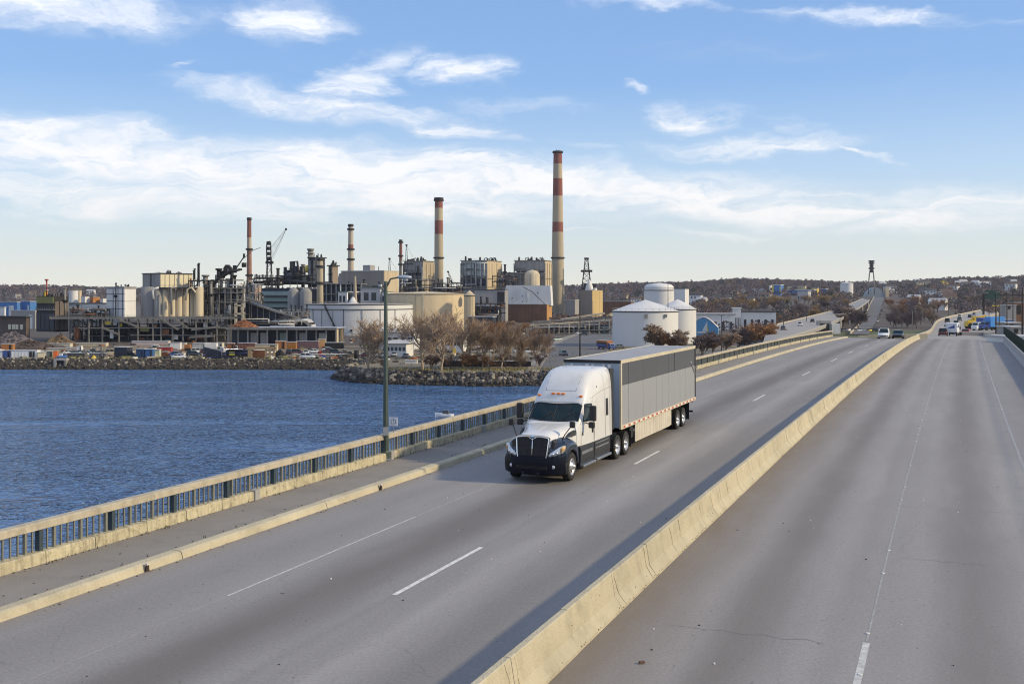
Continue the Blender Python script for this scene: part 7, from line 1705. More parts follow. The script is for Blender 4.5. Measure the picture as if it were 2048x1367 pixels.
# curving road below the tall chimney
def Z(u, v): return GP(u, v, 3.05)
E1 = [Z(1078, 742), Z(1096, 712), Z(1112, 690), Z(1150, 672), Z(1200, 661), Z(1300, 654)]
E2 = [Z(1200, 742), Z(1212, 712), Z(1222, 694), Z(1240, 682), Z(1290, 672), Z(1400, 662)]
ribbon('access_road', E1, E2, M_asph)
q = MB(); _, ea, eb = ribbon('access_road_footway', [(x - 3.5, y + 2, z + .1) for x, y, z in E1], [(x, y, z + .1) for x, y, z in E1], M_walk, thick=.15)
make_car('black car on the curving road beneath the tallest chimney', GP(1127, 711), radians(-75), P_black, kind='suv', L=4.8, name='moving_car')
make_car('pale green white car parked at the bend below the rail works', GP(1114, 681), .5, mat('car_mint', (.5, .58, .5), .3, 0, .05, coat=.5))
for i, (u, v, m, l) in enumerate(((1160, 668, P_white, 'white car in the row parked on the bend, left one'), (1169, 670, P_black, 'black car in the row parked on the bend, in front'), (1176, 667, P_silver, 'silver car in the row parked on the bend, right one'))): make_car(l, GP(u, v), .2 + i * .1, m)
bus = box_truck('orange and dark blue bus like truck beside the nearest white tank', GP(1212, 698), radians(-60), P_blue, P_orange, L=9, Hb=2.4, name='bus_truck')
MB().bb(-4.4, 2.4, -1.23, 1.23, .9, 1.9).build('skirt_band', P_blue, bus); MB().bb(-4.2, 2.0, -1.24, 1.24, 1.95, 2.6).build('windows', Win, bus)
make_car('small dark car at the foot of the nearest white tank', GP(1240, 696), .2, P_grey)
# rail works: long dark conveyors on trestles with pale edges
rw = thing('rail_works', 'long dark conveyor sheds with pale edges below the tallest chimney', 'conveyor', (kf(1110) * 560, 560, 3), 0)
def r5(u, v, d=560): return ((kf(u) - kf(1110)) * 560, CZ + (HV - v) / F * 560 - 3)
for j, (u0, v0, u1, v1, y) in enumerate(((1065, 645, 1225, 634, 10), (1060, 651, 1225, 640, 5), (1070, 655, 1200, 648, 0), (1125, 640, 1215, 627, 16))):
    a = r5(u0, v0); b = r5(u1, v1); MB().beam((a[0], y, a[1]), (b[0], y, b[1]), 2.4, .9).build('gallery', (G_st, S_cc, G_cl, S_cc)[j], rw)
for i in range(16):
    u = 1068 + i * 10; x, z = r5(u, 648 - i * .5); MB().bb(x - .2, x + .2, -1.5, -1.1, 0, z).build('post', (G_st, S_cc)[i % 2], rw)
for i in range(6):
    u = 1075 + i * 25; x, z = r5(u, 650); MB().bb(x, x + 5.5, 3, 8, 0, z).build('dark_bay', (D_st, D_bl)[i % 2], rw)
pipes(rw, 20, r5(1065, 0)[0], r5(1222, 0)[0], -2, 2, .5, 5, [G_st, D_st, S_cc, W_cl], 131, .12, .35); vessels(rw, 9, r5(1070, 0)[0], r5(1220, 0)[0], -2, 2, 0, 4, [G_st, D_st, W_cl, Gr_cl], 132, .9)
# lower building behind the rail works
for (u0, uc, u1, vt, d, m, lab) in ((945, 996, 1003, 612, 700, D_st, 'dark brown low block between the beige tank and the brown store'), (1205, 1262, 1268, 603, 950, Bk_w, 'low brown yard wall running right of the tan building'), (1130, 1150, 1158, 600, 860, G_cl, 'grey pipe house at the right foot of the tallest chimney'), (935, 985, 992, 634, 520, D_bl, 'long dark flat shed with bright roof edge behind the brown trees')):
    t_, a, b, h = bld('low_block', lab, 'building', u0, uc, u1, vt, d, 18, 3); wall_panels(t_, a, b, h, m, 4); MB().bb(-a - .3, .3, -.4, b + .3, h, h + .4).build('roof', L_roof, t_)
# tall dark pole by the road, other poles
def simple_pole(lab, u, vt, vb, d, r=.13, arms=(), m=None, head=True, group=None, zb=None):
    zb = (CZ + (HV - vb) / F * d) if zb is None else zb; h = CZ + (HV - vt) / F * d - zb; t_ = thing('light_pole', lab, 'pole', (kf(u) * d, d, zb), 0, group); m = m or D_st
    MB().lathe([(r * 1.4, 0), (r, h * .3), (r * .65, h), (.01, h + .05)], n=8).build('pole', m, t_)
    for (s_, l_, z_) in arms:
        MB().tube([(0, 0, h + z_ - .4), (s_ * l_ * .5, 0, h + z_), (s_ * l_, 0, h + z_ + .1)], .06, 5).build('arm', m, t_)
        if head: MB().box((s_ * (l_ + .3), 0, h + z_ + .1), (.9, .35, .18)).build('lamp_head', G_st, t_)
    return t_
simple_pole('tall dark pole with lamp standing where the access road bends', 1160, 578, 712, 345, .2, ((-1, 1.5, 0),)); simple_pole('thin pale pole beside the road left of the white tank', 1186, 602, 664, 560, .18, ((-1, 1, 0),), m=G_st)
simple_pole('thin pole rising in front of the conical tank roofs', 1336, 567, 616, 425, .14, (), zb=16); simple_pole('thin dark pole left of the right hand trees at the access road', 1079, 655, 700, 400, .15, ())
# blue roofed boat shed with white triangle
bs, a, b, h = bld('blue_boat_shed', 'blue round roofed shed with white and yellow triangle mark right of the tanks', 'building', 1385, 1436, 1444, 640, 520, 12, 3)
q = MB(); n = 14; q.loft([[(-a + a * i / n, y, h * .55 + h * .62 * sin(pi * (i / n) ** .8)) for i in range(n + 1)] for y in (-.3, 14)], caps=False); q.build('roof', L_roof, bs)
q = MB(); q.prismx([(-a, 0), (0, 0)] + [(-a + a * i / n, h * .53 + h * .60 * sin(pi * (i / n) ** .8)) for i in range(n, -1, -1)], 0, 13, ax='y'); q.build('wall', mat('shed_blue', (.08, .26, .46), .6, 0, .08, .3), bs)
MB().add([(-a * .62, -.06, h * .35), (-a * .42, -.06, h * .35), (-a * .42, -.06, h * .95)], [(0, 1, 2)]).build('triangle_mark', T_wh, bs); MB().add([(-a * .44, -.09, h * .3), (-a * .36, -.09, h * .3), (-a * .42, -.09, h * .7)], [(0, 1, 2)]).build('triangle_mark', Yel, bs); MB().bb(-a * .8, -a * .45, -.08, -.01, h * .22, h * .32).build('lettering_band', T_wh, bs)
for (u0, uc, u1, vt, d, ph, m, rm_, lab) in ((1392, 1470, 1476, 629, 610, 6, W_cl, L_roof, 'long low white warehouse behind the blue shed'), (1484, 1552, 1557, 624, 640, 8, W_cl, D_roof, 'long white warehouse with loading docks at the middle right'), (1466, 1482, 1484, 617, 632, 6, W_cl, W_cl, 'white framed gate house with dark door between the warehouses'),
                                         (1500, 1530, 1536, 578, 1500, 14, L_roof, L_roof, 'far pale flat building in the trees on the left hillside'), (1393, 1410, 1414, 606, 1200, 14, D_bl, W_cl, 'far dark building with white top behind the square bin')):
    dd = d; t_, a, b, h = bld('warehouse', lab, 'warehouse', u0, uc, u1, vt, dd, ph, gz(kf(uc) * dd, dd) - 1); wall_panels(t_, a, min(b, 25), h, m, 6); MB().bb(-a - .4, .4, -.5, min(b, 25), h, h + .7).build('roof', rm_, t_)
    for i in range(5): MB().bb(-a * (i + .7) / 5, -a * (i + .35) / 5, -.14, -.01, 0, h * .6).build('dock_door', Win, t_)
# coloured stores on the hill
STORE_D = 9999
for (u0, uc, u1, v0, v1, m, lab) in ((1544, 1561, 1567, 570, 588, Blu, 'far blue store with yellow corners on the hillside, left one'), (1574, 1610, 1613, 573, 583, mat('pale_yellow', (.55, .48, .25), .7, 0, .1), 'far long pale yellow store on the hillside'), (1566, 1628, 1632, 580, 590, Blu, 'far low blue store in front of the yellow one'), (1624, 1634, 1638, 577, 590, Yel, 'far small bright yellow building at the right end of the stores'), (1595, 1616, 1622, 583, 597, L_roof, 'far grey white building below the blue stores'), (1643, 1652, 1656, 578, 588, P_blue, 'far small blue building right of the bright yellow one'), (1538, 1541, 1546, 571, 585, W_cl, 'far white narrow building left of the blue store')):
    x, d, z = ray_ground(uc, v1, 1.5); STORE_D = min(STORE_D, d); t_, a, b, h = bld('hill_store', lab, 'building', u0, uc, u1, v0, d, 32, z - 2); b = min(b, 18); MB().bb(-a, 0, 0, b, 0, h).build('wall', m, t_); MB().bb(-a - .5, .5, -.5, b, h, h + .8).build('roof', W_cl if m is Blu else L_roof, t_)
    for i in range(4): MB().bb(-a * (i + .8) / 4, -a * (i + .3) / 4, -.2, -.01, h * .15, h * .45).build('window', Win, t_)
    if 'corners' in lab: MB().bb(-a - .1, -a * .8, -.4, -.21, h * .3, h * 1.05).build('corner_panel', Yel, t_); MB().bb(-a * .1, .2, -.4, -.21, h * .3, h * .9).build('corner_panel', Yel, t_)
# ================================================================ viaducts on the right
rA = thing('approach_viaduct', 'grey approach viaduct climbing right beyond the left railing', 'viaduct')
EA1 = [P(1524, 691, 310), P(1560, 680, 336), P(1640, 655, 463), P(1690, 633, 680), P(1718, 615, 880), P(1739, 600, 1150)]
EA2 = [P(1535, 654, 478), P(1560, 648, 518), P(1612, 635, 650), P(1662, 622, 880), P(1700, 608, 1080), P(1726, 597, 1300)]
o_, ea, eb = ribbon('deck', EA1, EA2, M_asph2, thick=1.1, kind=None, parent=rA)
wall_along('near_parapet', ea, M_conc_g, 0, .6, .35, rA); wall_along('far_parapet', eb, M_conc, 0, .6, .35, rA)
for i in range(2, len(ea), 4):
    for p in (ea[i], eb[i]):
        zg = 3 if p.y < 430 else gz(p.x, p.y)
        if p.z - 1 > zg: MB().cyl((p.x, p.y, zg - 1), .8, p.z - zg, 10).build('column', M_conc_g, rA)
rB = thing('hill_road', '', ''); del rB['label']; del rB['category']; rB['kind'] = 'structure'
EB1 = [ray_ground(u, v, .6) for u, v in ((1700, 668), (1713, 655), (1724, 640), (1734, 622), (1742, 605), (1748, 594))]
EB2 = [ray_ground(u, v, .6) for u, v in ((1748, 668), (1750, 655), (1757, 640), (1763, 622), (1767, 605), (1768, 594))]
EB2 = [(kf(u) * p[1], p[1], p[2]) for u, p in zip((1738, 1745, 1753, 1760, 1765, 1769), EB1)]
o_, fa, fb_ = ribbon('carriageway', EB1, EB2, M_asph, kind=None, parent=rB); 
wl = thing('road_side_wall', 'pale low wall along the left side of the straight hill road', 'wall'); wall_along('wall', fa, M_conc, 0, .9, .5, wl)
for i, (f, m, l) in enumerate(((.35, P_white, 'white'), (.5, P_grey, 'grey'), (.62, P_black, 'black'), (.74, P_silver, 'silver'), (.84, P_white, 'cream white'), (.92, P_black, 'dark'))):
    j = int(f * (len(fb_) - 1)); p = fb_[j]; dv = fb_[j + 1] - p
    make_car(l + ' car parked beside the straight hill road' + (', nearest the camera' if i == 0 else ', farthest end' if i == 5 else ', %s from the near end' % ('second', 'third', 'fourth', 'fifth')[i - 1]), (p.x + 1.5, p.y, p.z + .1), atan2(dv.y, dv.x), m, kind='suv', L=5.4)
for (i, m, lab) in ((9, P_grey, 'dark car on the approach viaduct nearest the camera'), (13, P_white, 'white van halfway along the approach viaduct'), (16, P_black, 'dark car beyond the white van on the approach viaduct'), (26, P_white, 'white car far up the approach viaduct')):
    p = (ea[i] * .55 + eb[i] * .45); dv = ea[i + 1] - ea[i]; make_car(lab, (p.x, p.y, p.z + .02), atan2(dv.y, dv.x), m, kind='suv', L=5, name='moving_car')
# viaduct that carries the right roadway on
rC = thing('highway_viaduct', 'pale highway viaduct carrying the right roadway on to the far right', 'viaduct')
p_ = bp(SE, -.3); p2_ = bp(SE, 13.6)
EC1 = [(p_[0], p_[1], p_[2] - .02), (126.7, 330, 12), (167.8, 430, 12.4), (225, 560, 11.5), (291, 700, 10.8), (389, 900, 10.6)]
EC2 = [(p2_[0], p2_[1], p2_[2] - .02), (134, 315, 12), (168, 400, 11.9), (222, 520, 10.9), (281, 640, 10.5), (370, 820, 9.9)]
o_, ca, cb = ribbon('deck', EC1, EC2, M_asph2, thick=1.4, kind=None, parent=rC); wall_along('left_parapet', ca, M_conc, 0, .8, .4, rC); wall_along('right_parapet', cb, M_conc, 0, .8, .4, rC)
for i in range(4, len(ca), 3): c_ = (ca[i] + cb[i]) / 2; MB().cyl((c_.x, c_.y, 2), 1.1, c_.z - 3, 12).build('column', M_conc_g, rC)
rD = thing('exit_ramp', '', ''); del rD['label']; del rD['category']; rD['kind'] = 'structure'
p3_ = bp(SE, -15.0); ribbon('ramp_deck', [(p3_[0], p3_[1], p3_[2] - .02), (78, 260, 9), (92, 330, 3.1)], [(p_[0] - .3, p_[1], p_[2] - .02), (93, 260, 9), (108, 330, 3.1)], M_asph, thick=1.2, kind=None, parent=rD)
cw = thing('crash_wall', 'low yellowish wall closing the gore behind the two cars at the crest', 'wall', (0, 0, 0)); 
for i in range(6): a = P(1716 + i * 23, 677 - i * .6, 199); b = P(1716 + i * 23 + 22.7, 677 - (i + 1) * .6, 199); MB().beam((a[0], a[1], a[2] + .1), (b[0], b[1], b[2] + .1), .5, 1.0).build('wall_segment', M_conc_y, cw)
for (i, f, m, lab, rv_) in ((10, .35, P_white, 'white car on the far viaduct', 0), (14, .6, P_black, 'nearest black car on the far viaduct', 0), (16, .3, P_black, 'second black car on the far viaduct', 0), (20, .55, P_grey, 'grey car on the far viaduct bend', 0), (24, .35, P_white, 'white car at the far viaduct bend', 0), (26, .6, P_black, 'black car at the far viaduct bend', 0), (30, .5, P_silver, 'silver car where the far viaduct leaves the picture', 0), (8, .6, P_maroon, 'small maroon car just past the crest on the viaduct', 0)):
    p = ca[i] * (1 - f) + cb[i] * f; dv = ca[i + 1] - ca[i]; make_car(lab, (p.x, p.y, p.z + .02), atan2(dv.y, dv.x), m, kind='suv', L=4.9, name='moving_car')
def on_via(u, d):
    pa = min(ca, key=lambda p: abs(p.y - d)); pb = min(cb, key=lambda p: abs(p.y - d)); return (kf(u) * d, d, (pa.z + pb.z) / 2 + .02)
def mid_z(cs, d):
    for p, r in zip(cs, cs[1:]):
        if p.y <= d <= r.y: return p.z + (r.z - p.z) * (d - p.y) / (r.y - p.y)
def on_via(u, d): return (kf(u) * d, d, (mid_z(ca, d) + mid_z(cb, d)) / 2 + .02)
make_car('dark red wagon going away beside the white box truck', on_via(1886, 243), an, P_maroon, kind='suv', name='moving_car')
make_car('small red car going away just right of the white box truck', on_via(1931, 268), an, P_red, name='moving_car')
bt = box_truck('white box truck with a blue wedge on its side going away at the crest', on_via(1906, 246), an - .10, P_white, mat('truck_box_white', (.62, .64, .68), .5, 0, .05), L=6.2, Hb=2.1)
for sgn in (1, -1): MB().add([(-2.9, sgn * 1.206, 2.0), (0.4, sgn * 1.206, 1.9), (0.4, sgn * 1.206, 2.75)], [(0, 1, 2) if sgn < 0 else (2, 1, 0)]).build('side_graphic', P_blue, bt)
MB().add([(-3.106, .9, 1.7), (-3.106, -.7, 1.75), (-3.106, -.7, 2.6)], [(2, 1, 0)]).build('rear_graphic', P_blue, bt)
# grass strip and parked cars behind the crest
g_ = MB(); g_.add([ray_ground(1560, 684, .05), ray_ground(1860, 684, .05), ray_ground(1860, 660, .12), ray_ground(1620, 660, .12)], [(0, 1, 2, 3)]); g_.build('verge', mat('verge_green', (.065, .08, .025), .95, 0, .3, .3), kind='structure')
for i in range(10):
    u = 1668 + i * 10.5; m = (P_white, P_silver, P_grey, P_white, P_tan, P_white, P_silver, P_yellow, P_black, P_white)[i]; n_ = ('white', 'silver', 'dark grey', 'bright white', 'tan', 'plain white', 'pale silver', 'yellow green', 'black', 'last white')[i]
    make_car(n_ + ' parked car on the grass edge beyond the crest, ' + ('first', 'second', 'third', 'fourth', 'fifth', 'sixth', 'seventh', 'eighth', 'ninth', 'tenth')[i] + ' from the left', ray_ground(u, 663, .12), .15 * (i % 4), m, kind='suv' if i % 3 else 'car', group='cars parked on the grass beyond the crest')
t_ = thing('ramp_portal', 'white panelled opening under the approach viaduct', 'portal', P(1656, 663, 500)); MB().bb(-4.5, 1.5, 0, 3, -.5, 5).build('abutment', G_cl, t_); MB().bb(1.6, 5.6, -.4, 2.5, -1.0, 3.6).build('white_panel', W_cl, t_); MB().bb(-3.5, .6, -.1, 1, -.4, 3.8).build('dark_mouth', D_st, t_)
# dome building and pylon where the straight road ends
x, d, z = ray_ground(1752, 594); t_ = thing('domed_building', 'blue grey dome roofed building at the head of the straight hill road', 'building', (kf(1753) * d, d, z - 2)); q = MB(); n = 12
q.loft([[(-13 + 26 * i / n, y, 2 + 13 * sin(pi * (i / n)) ** .8) for i in range(n + 1)] for y in (0, 20)], caps=True); q.build('roof', mat('dome_blue_grey', (.20, .25, .28), .6, 0, .1, .3), t_); MB().bb(12, 17, -1, 8, 0, 15).build('end_tower', B_cl, t_)
d = 1350; zb = CZ + (HV - 582) / F * d; py = thing('pylon', 'tall two legged dark pylon standing on the ridge at the right', 'tower', (kf(1743) * d, d, zb - 4)); h = (582 - 522.5) / F * d + 4; q = MB()
for s_ in (-1, 1): q.tube([(s_ * 3.8, 0, 0), (s_ * 3.4, 0, h * .35), (s_ * 2.6, 0, h * .62), (s_ * 1.9, 0, h * .70)], .75, 8)
q.bb(-3.6, 3.6, -.5, .5, h * .33, h * .36); q.build('leg', G_st, py)
for k in range(4): MB().bb(-2.2 - (k % 2) * .8, 2.2 + (k % 2) * .8, -1.6, 1.6, h * (.68 + k * .08), h * (.68 + k * .08 + .055)).build('arm_block', D_st, py)
MB().bb(-1.5, 1.5, -1, 1, h * .66, h).build('core', D_st, py); MB().bb(-3.2, 3.2, -1.8, 1.8, h - .6, h + 1.2).build('crown_beam', D_st, py)
# ================================================================ right edge: yard beyond the parapet
random.seed(17)
for (u, vt, vb, d, r, arms, lab) in ((1992, 586, 664, 215, .16, ((-1, 1.6, 0),), 'tall dark light pole at the right parapet, left of the pair'), (1998.5, 606, 660, 235, .13, (), 'shorter bare pole just right of the tall dark light pole'), (2014, 584, 658, 250, .15, ((-1, 1.8, 0),), 'light pole with white curved head near the right edge'), (2026, 580, 640, 320, .17, ((1, 1.5, 0),), 'thin pole behind the green fence near the right edge'), (2045, 575, 690, 190, .2, (), 'thick dark pole at the very right edge'), (1978, 601, 640, 420, .17, (), 'small bare pole at the bend of the far viaduct')):
    simple_pole(lab, u, vt, vb + 40, d, r, arms)
for (u, vt, d, arms, lab) in ((1567, 609, 480, ((1, 1.3, 0),), 'first lamp post beyond the left railing, with white sign'), (1613, 618, 560, ((1, 1.3, 0),), 'second lamp post beyond the left railing'), (1825, 622, 620, ((1, 1.5, 0),), 'first pale pole in the trees behind the crest'), (1844, 618, 640, ((1, 1.5, 0),), 'second pale pole in the trees behind the crest'), (1862, 611, 660, ((1, 1.8, 0),), 'third and tallest pale pole behind the crest'), (1897, 606, 800, ((-1, 1.8, 0),), 'pole on the left parapet side of the far viaduct'), (1940, 604, 900, ((-1, 2.2, 0),), 'double headed pole above the far viaduct'), (1443, 630, 360, ((-1, .6, 0), (1, .6, 0)), 'short pole with a T shaped head among the rust trees'), (1513, 664, 330, (), 'thin black post just behind the left railing'), (1640, 640, 480, (), 'thin dark post by the approach viaduct')):
    t_ = simple_pole(lab, u, vt, 0, d, .17 if d > 400 else .12, arms, m=G_st if 'pale' in lab else D_st, zb=(3 if d < 430 else gz(kf(u) * d, d)))
    if 'white sign' in lab: MB().bb(.2, 1.6, -.1, .1, 5.6, 6.4).build('sign', W_cl, t_)
gt = thing('sign_gantry', 'dark sign gantry across the far roadway near the right edge', 'gantry', P(2000, 620, 330)); MB().beam((-5, 0, 4.5), (12, 0, 4.5), .2, .3).build('beam', D_st, gt); MB().bb(-4.5, -.5, -.2, .2, 3.4, 6).build('sign_panel', mat('sign_dark_green', (.01, .05, .045), .6, 0, .1), gt); MB().bb(-2.5, 0, -.3, -.2, 1.2, 1.5).build('yellow_strip', Yel, gt); [MB().bb(x - .25, x + .25, -.2, .2, -12, 5).build('post', D_st, gt) for x in (-5, 12)]
for (u, v, w, h, d, m, lab) in ((2028, 655, 1.6, 1.0, 250, S_gr, 'pale concrete box building behind the green fence'), (2012, 650, 3, 2.0, 420, Blu, 'blue cabin under the far roadway at the right'), (2022, 618, 2.2, 1.6, 450, G_cl, 'grey white box beside the poles at the right edge'), (2044, 628, 4, 5, 480, Bk_w, 'brown block half hidden at the right edge'), (2037, 666, 1.3, 1.0, 200, G_cl, 'grey box behind the fence at the right edge'), (2046, 690, 3, 1.2, 170, W_cl, 'white box behind the fence at the right edge, lowest')):
    t_ = thing('yard_box', lab, 'building', P(u, v, d)); MB().bb(-w, w, 0, 6, -12, h).build('wall', m, t_); MB().bb(-w - .2, w + .2, -.2, 6.2, h, h + .25).build('roof', L_roof, t_); MB().bb(-w * .6, -w * .1, -.1, 0, 0, h * .8).build('door', D_st, t_)
ld_ = thing('yellow_loader', 'yellow loader with raised arm beside the far right roadway', 'loader', P(1950, 657, 300)); MB().bevbox(-2.6, 2, -1.2, 1.2, .6, 2.2, .2).build('body', P_yellow, ld_); MB().bb(-.6, 1.2, -1, 1, 2.2, 3.4).build('cab', P_yellow, ld_); MB().beam((-2.4, 0, 2), (2.8, 0, 3.6), 1.0, .6).build('arm', P_yellow, ld_)
for x in (-1.6, 1.4):
    for y in (-1.1, 1.1): MB().lathe([(.001, -.25), (.8, -.25), (.8, .25), (.001, .25)], axis='y', n=14).build('wheel', M_tyre, ld_, (x, y, .8))
box_truck('blue and white service truck left of the dark poles at the far right', P(1967, 661, 290), radians(200), P_white, P_blue, L=6.5)
box_truck('bright blue box truck right beside the tall dark poles', P(1983, 660, 280), radians(190), P_blue, mat('truck_azure', (.05, .25, .62), .5, 0, .05), L=6.0)
make_car('red car parked left of the yellow loader', P(1938, 662, 330), radians(60), P_red)
sf_ = MB(); 
ribbon('service_road', [P(1922, 664, 262), P(1990, 664, 262), (190, 262, 13.9)], [P(1922, 658, 310), P(1990, 658, 310), (225, 310, 13.5)], M_asph2, thick=1.0)
# ================================================================ trees
TB = {}
def bare_tree(seed, H=12.0, spread=1.0, twigs=2600, tw=.055, leaf=0, droop=0.0):
    r = random.Random(seed); T_ = MB(); C_ = MB()
    def limb(p, d, L_, rad, lev):
        n = 4 if lev < 2 else 3; pts = [p]; q = V3(p); dd = V3(d)
        for i in range(n):
            dd = (dd + V3((r.uniform(-.2, .2), r.uniform(-.2, .2), r.uniform(-.04, .16 - droop)))).normalized(); q = q + dd * (L_ / n); pts.append(q.copy())
        rr_ = [rad * (1 - .55 * i / n) for i in range(n + 1)]
        if lev < 3: T_.tube(pts, rr_, 6 if lev == 0 else 4, caps=False)
        else: C_.tube(pts, rr_, 3, caps=False)
        if lev >= 4 or L_ < .45: 
            tips.append((pts[-1], dd)); tips.append((pts[-2], dd)); return
        nb = (r.randint(6, 8) if lev == 0 else r.randint(4, 5))
        for k in range(nb):
            f = r.uniform(.30 if lev == 0 else .2, 1.0) if k else 1.0; j = min(int(f * n), n - 1); bpnt = pts[j].lerp(pts[j + 1], f * n - j)
            ang = r.uniform(.35, .85) * (1.15 if lev == 0 else 1.0); az_ = r.uniform(0, 2 * pi); a = dd.orthogonal().normalized(); b = dd.cross(a)
            nd = (dd * cos(ang) + (a * cos(az_) + b * sin(az_)) * sin(ang) * spread + V3((0, 0, .12))).normalized()
            limb(bpnt, nd, L_ * r.uniform(.52, .74), rad * (.55 if k else .7), lev + 1)
    tips = []
    limb(V3((0, 0, -.3)), V3((r.uniform(-.08, .08), r.uniform(-.08, .08), 1)), H * .42, H * .018, 0)
    m = len(tips)
    for k in range(twigs):
        p, d = tips[r.randrange(m)]; p = p - d * r.uniform(0, .7); nd = (d + V3((r.uniform(-.9, .9), r.uniform(-.9, .9), r.uniform(-.3, .9)))).normalized(); L_ = r.uniform(.4, 1.25) * H / 12; s_ = nd.orthogonal().normalized(); s_.rotate(mathutils.Quaternion(nd, r.uniform(0, 6.28))); s_ = s_ * tw / 2
        e = p + nd * L_; C_.add([p - s_, p + s_, e + s_ * .5, e - s_ * .5], [(0, 1, 2, 3)])
        if leaf and r.random() < leaf:
            for g_ in range(2):
                c = p + nd * L_ * r.random() + V3((r.uniform(-.3, .3), r.uniform(-.3, .3), r.uniform(-.3, .3))); a = V3((r.uniform(-1, 1), r.uniform(-1, 1), r.uniform(-1, 1))).normalized() * .16; b = a.orthogonal().normalized() * .16; C_.add([c - a - b, c + a - b, c + a + b, c - a + b], [(0, 1, 2, 3)])
    zt_ = max(v[2] for v in C_.v); k = H / zt_
    for q in (T_, C_): q.v = [(x * k, y * k, z * k) for x, y, z in q.v]
    return T_, C_
M_bark = mat('bark_pale', (.36, .28, .20), .95, 0, .25, 2); M_twig = mat('twigs_tan', (.40, .285, .19), .95, 0, .25, .4)
M_bark_d = mat('bark_dark', (.09, .07, .055), .95, 0, .25, 2); M_twig_b = mat('twigs_brown', (.24, .165, .11), .95, 0, .3, .3); M_twig_r = mat('twigs_rust', (.27, .135, .055), .95, 0, .35, .3); M_twig_p = mat('twigs_purple', (.12, .088, .088), .95, 0, .3, .2); M_twig_o = mat('twigs_ochre', (.30, .20, .08), .95, 0, .3, .2); M_ever = mat('evergreen', (.022, .035, .018), .95, 0, .3, .3)
VAR = []
for i, (sd_, sp, tw_, lf) in enumerate(((3, 1.0, 2100, 0), (11, .9, 2100, 0), (19, 1.15, 2100, 0), (27, 1.0, 3000, .45), (35, 1.1, 3000, .5))):
    T_, C_ = bare_tree(sd_, 12, sp, tw_, .055 if not lf else .07, lf); VAR.append((T_.mesh('trunk', M_bark), C_.mesh('crown', M_twig)))
def put_tree(lab, loc, h, var, rz, bark=None, tw=None, group=None, name='bare_tree', wide=1.0):
    t_ = thing(name, lab, 'tree', loc, rz, group); s_ = h / 12; T_, C_ = VAR[var]
    inst('trunk', T_, t_, (0, 0, 0), (0, 0, 0), (s_ * wide, s_ * wide, s_), bark); inst('crown', C_, t_, (0, 0, 0), (0, 0, 0), (s_ * wide, s_ * wide, s_), tw); return t_
for (u, d, vt, var, wd, m, lab) in (
    (736, 292, 626, 0, 1.35, None, 'large pale bare tree at the tip of the point, just left of the lamp post'),
    (845, 290, 616, 1, 1.2, None, 'tall bare tree with forked trunk, first right of the lamp post'),
    (882, 286, 608, 2, 1.1, None, 'slender tall bare tree reaching up over the beige tank'),
    (925, 296, 622, 0, .95, None, 'broad bare tree standing beside the yellow box'),
    (965, 300, 636, 1, .95, M_twig_b, 'brown bare tree midway along the point'),
    (1003, 292, 642, 2, .95, M_twig_b, 'brown bare tree with tangled crown left of the white van'),
    (1040, 300, 640, 0, .95, M_twig_b, 'dense brown bare tree in front of the brown store'),
    (1072, 306, 646, 1, .9, M_twig_b, 'last brown bare tree of the point before the access road'),
    (985, 330, 632, 2, 1.0, M_twig_r, 'rust tinted bare tree standing behind the others on the point'),
    (905, 345, 632, 1, 1.0, M_twig_b, 'dark bare tree behind the white tent like shed'),
    (1022, 350, 640, 0, 1.0, M_twig_b, 'second row brown tree behind the tangled crown'),
    (865, 340, 640, 0, .9, M_twig_b, 'second row brown tree between the two tall pale ones'),
    (1095, 335, 668, 2, .9, M_twig_b, 'low brown tree leaning over the start of the access road')):
    zt_ = CZ + (HV - vt) / F * d; put_tree(lab, (kf(u) * d, d, 2.9), zt_ - 2.9, var, u * .37, None, m, wide=wd)
# brush under the trees of the point and the right hand side
random.seed(41)
for k, (u, v, w) in enumerate(((860, 738, 1.0), (900, 738, 1.1), (940, 739, 1.0), (978, 738, 1.0), (1010, 736, 1.1), (1046, 736, 1.0), (1078, 733, 1.0), (770, 738, .8), (1092, 716, 1.0), (1060, 700, 1.2), (1030, 690, 1.2), (1000, 684, 1.3), (960, 690, 1.2), (1078, 690, 1.1), (1050, 668, 1.5), (1010, 664, 1.5), (970, 668, 1.5))):
    x, y, z = GP(u, v); put_tree('low brown scrub bush under the bare trees of the point', (x, y, 2.6), 4.6 * w, random.choice((0, 1, 2, 3)), k * 1.3, M_bark_d, random.choice((M_twig_b, M_twig_p, M_twig_r)), 'scrub under the bare trees', 'scrub_bush', 1.5)
R_ = [(1312, 372, 662, 3, M_twig_p, 'dark bushy tree covering the left of the nearest tank foot'), (1332, 368, 644, 4, M_twig_b, 'highest bushy tree in front of the nearest white tank'), (1352, 366, 668, 3, M_twig_r, 'rust leaved tree in the middle before the white tanks'), (1376, 362, 656, 4, M_twig_b, 'bushy tree at the right before the second white tank'), (1400, 345, 664, 3, M_twig_p, 'dark tree rising behind the trailer rear corner'), (1424, 350, 658, 4, M_twig_b, 'round brown tree in front of the blue shed'), (1446, 362, 662, 3, M_twig_b, 'brown tree around the T headed pole'), (1470, 372, 652, 4, M_twig_p, 'dark tree below the white gate house'), (1492, 385, 646, 3, M_twig_r, 'rust coloured round tree below the long white warehouse'), (1516, 392, 642, 4, M_twig_r, 'second rust coloured round tree below the long white warehouse'), (1540, 410, 652, 3, M_twig_b, 'brown tree at the left end of the approach viaduct')]
for (u, d, vt, var, m, lab) in R_: zt_ = CZ + (HV - vt) / F * d; put_tree(lab, (kf(u) * d, d, 2.8), zt_ - 2.8, var, u * .7, M_bark_d, m, wide=1.25, name='bushy_tree')
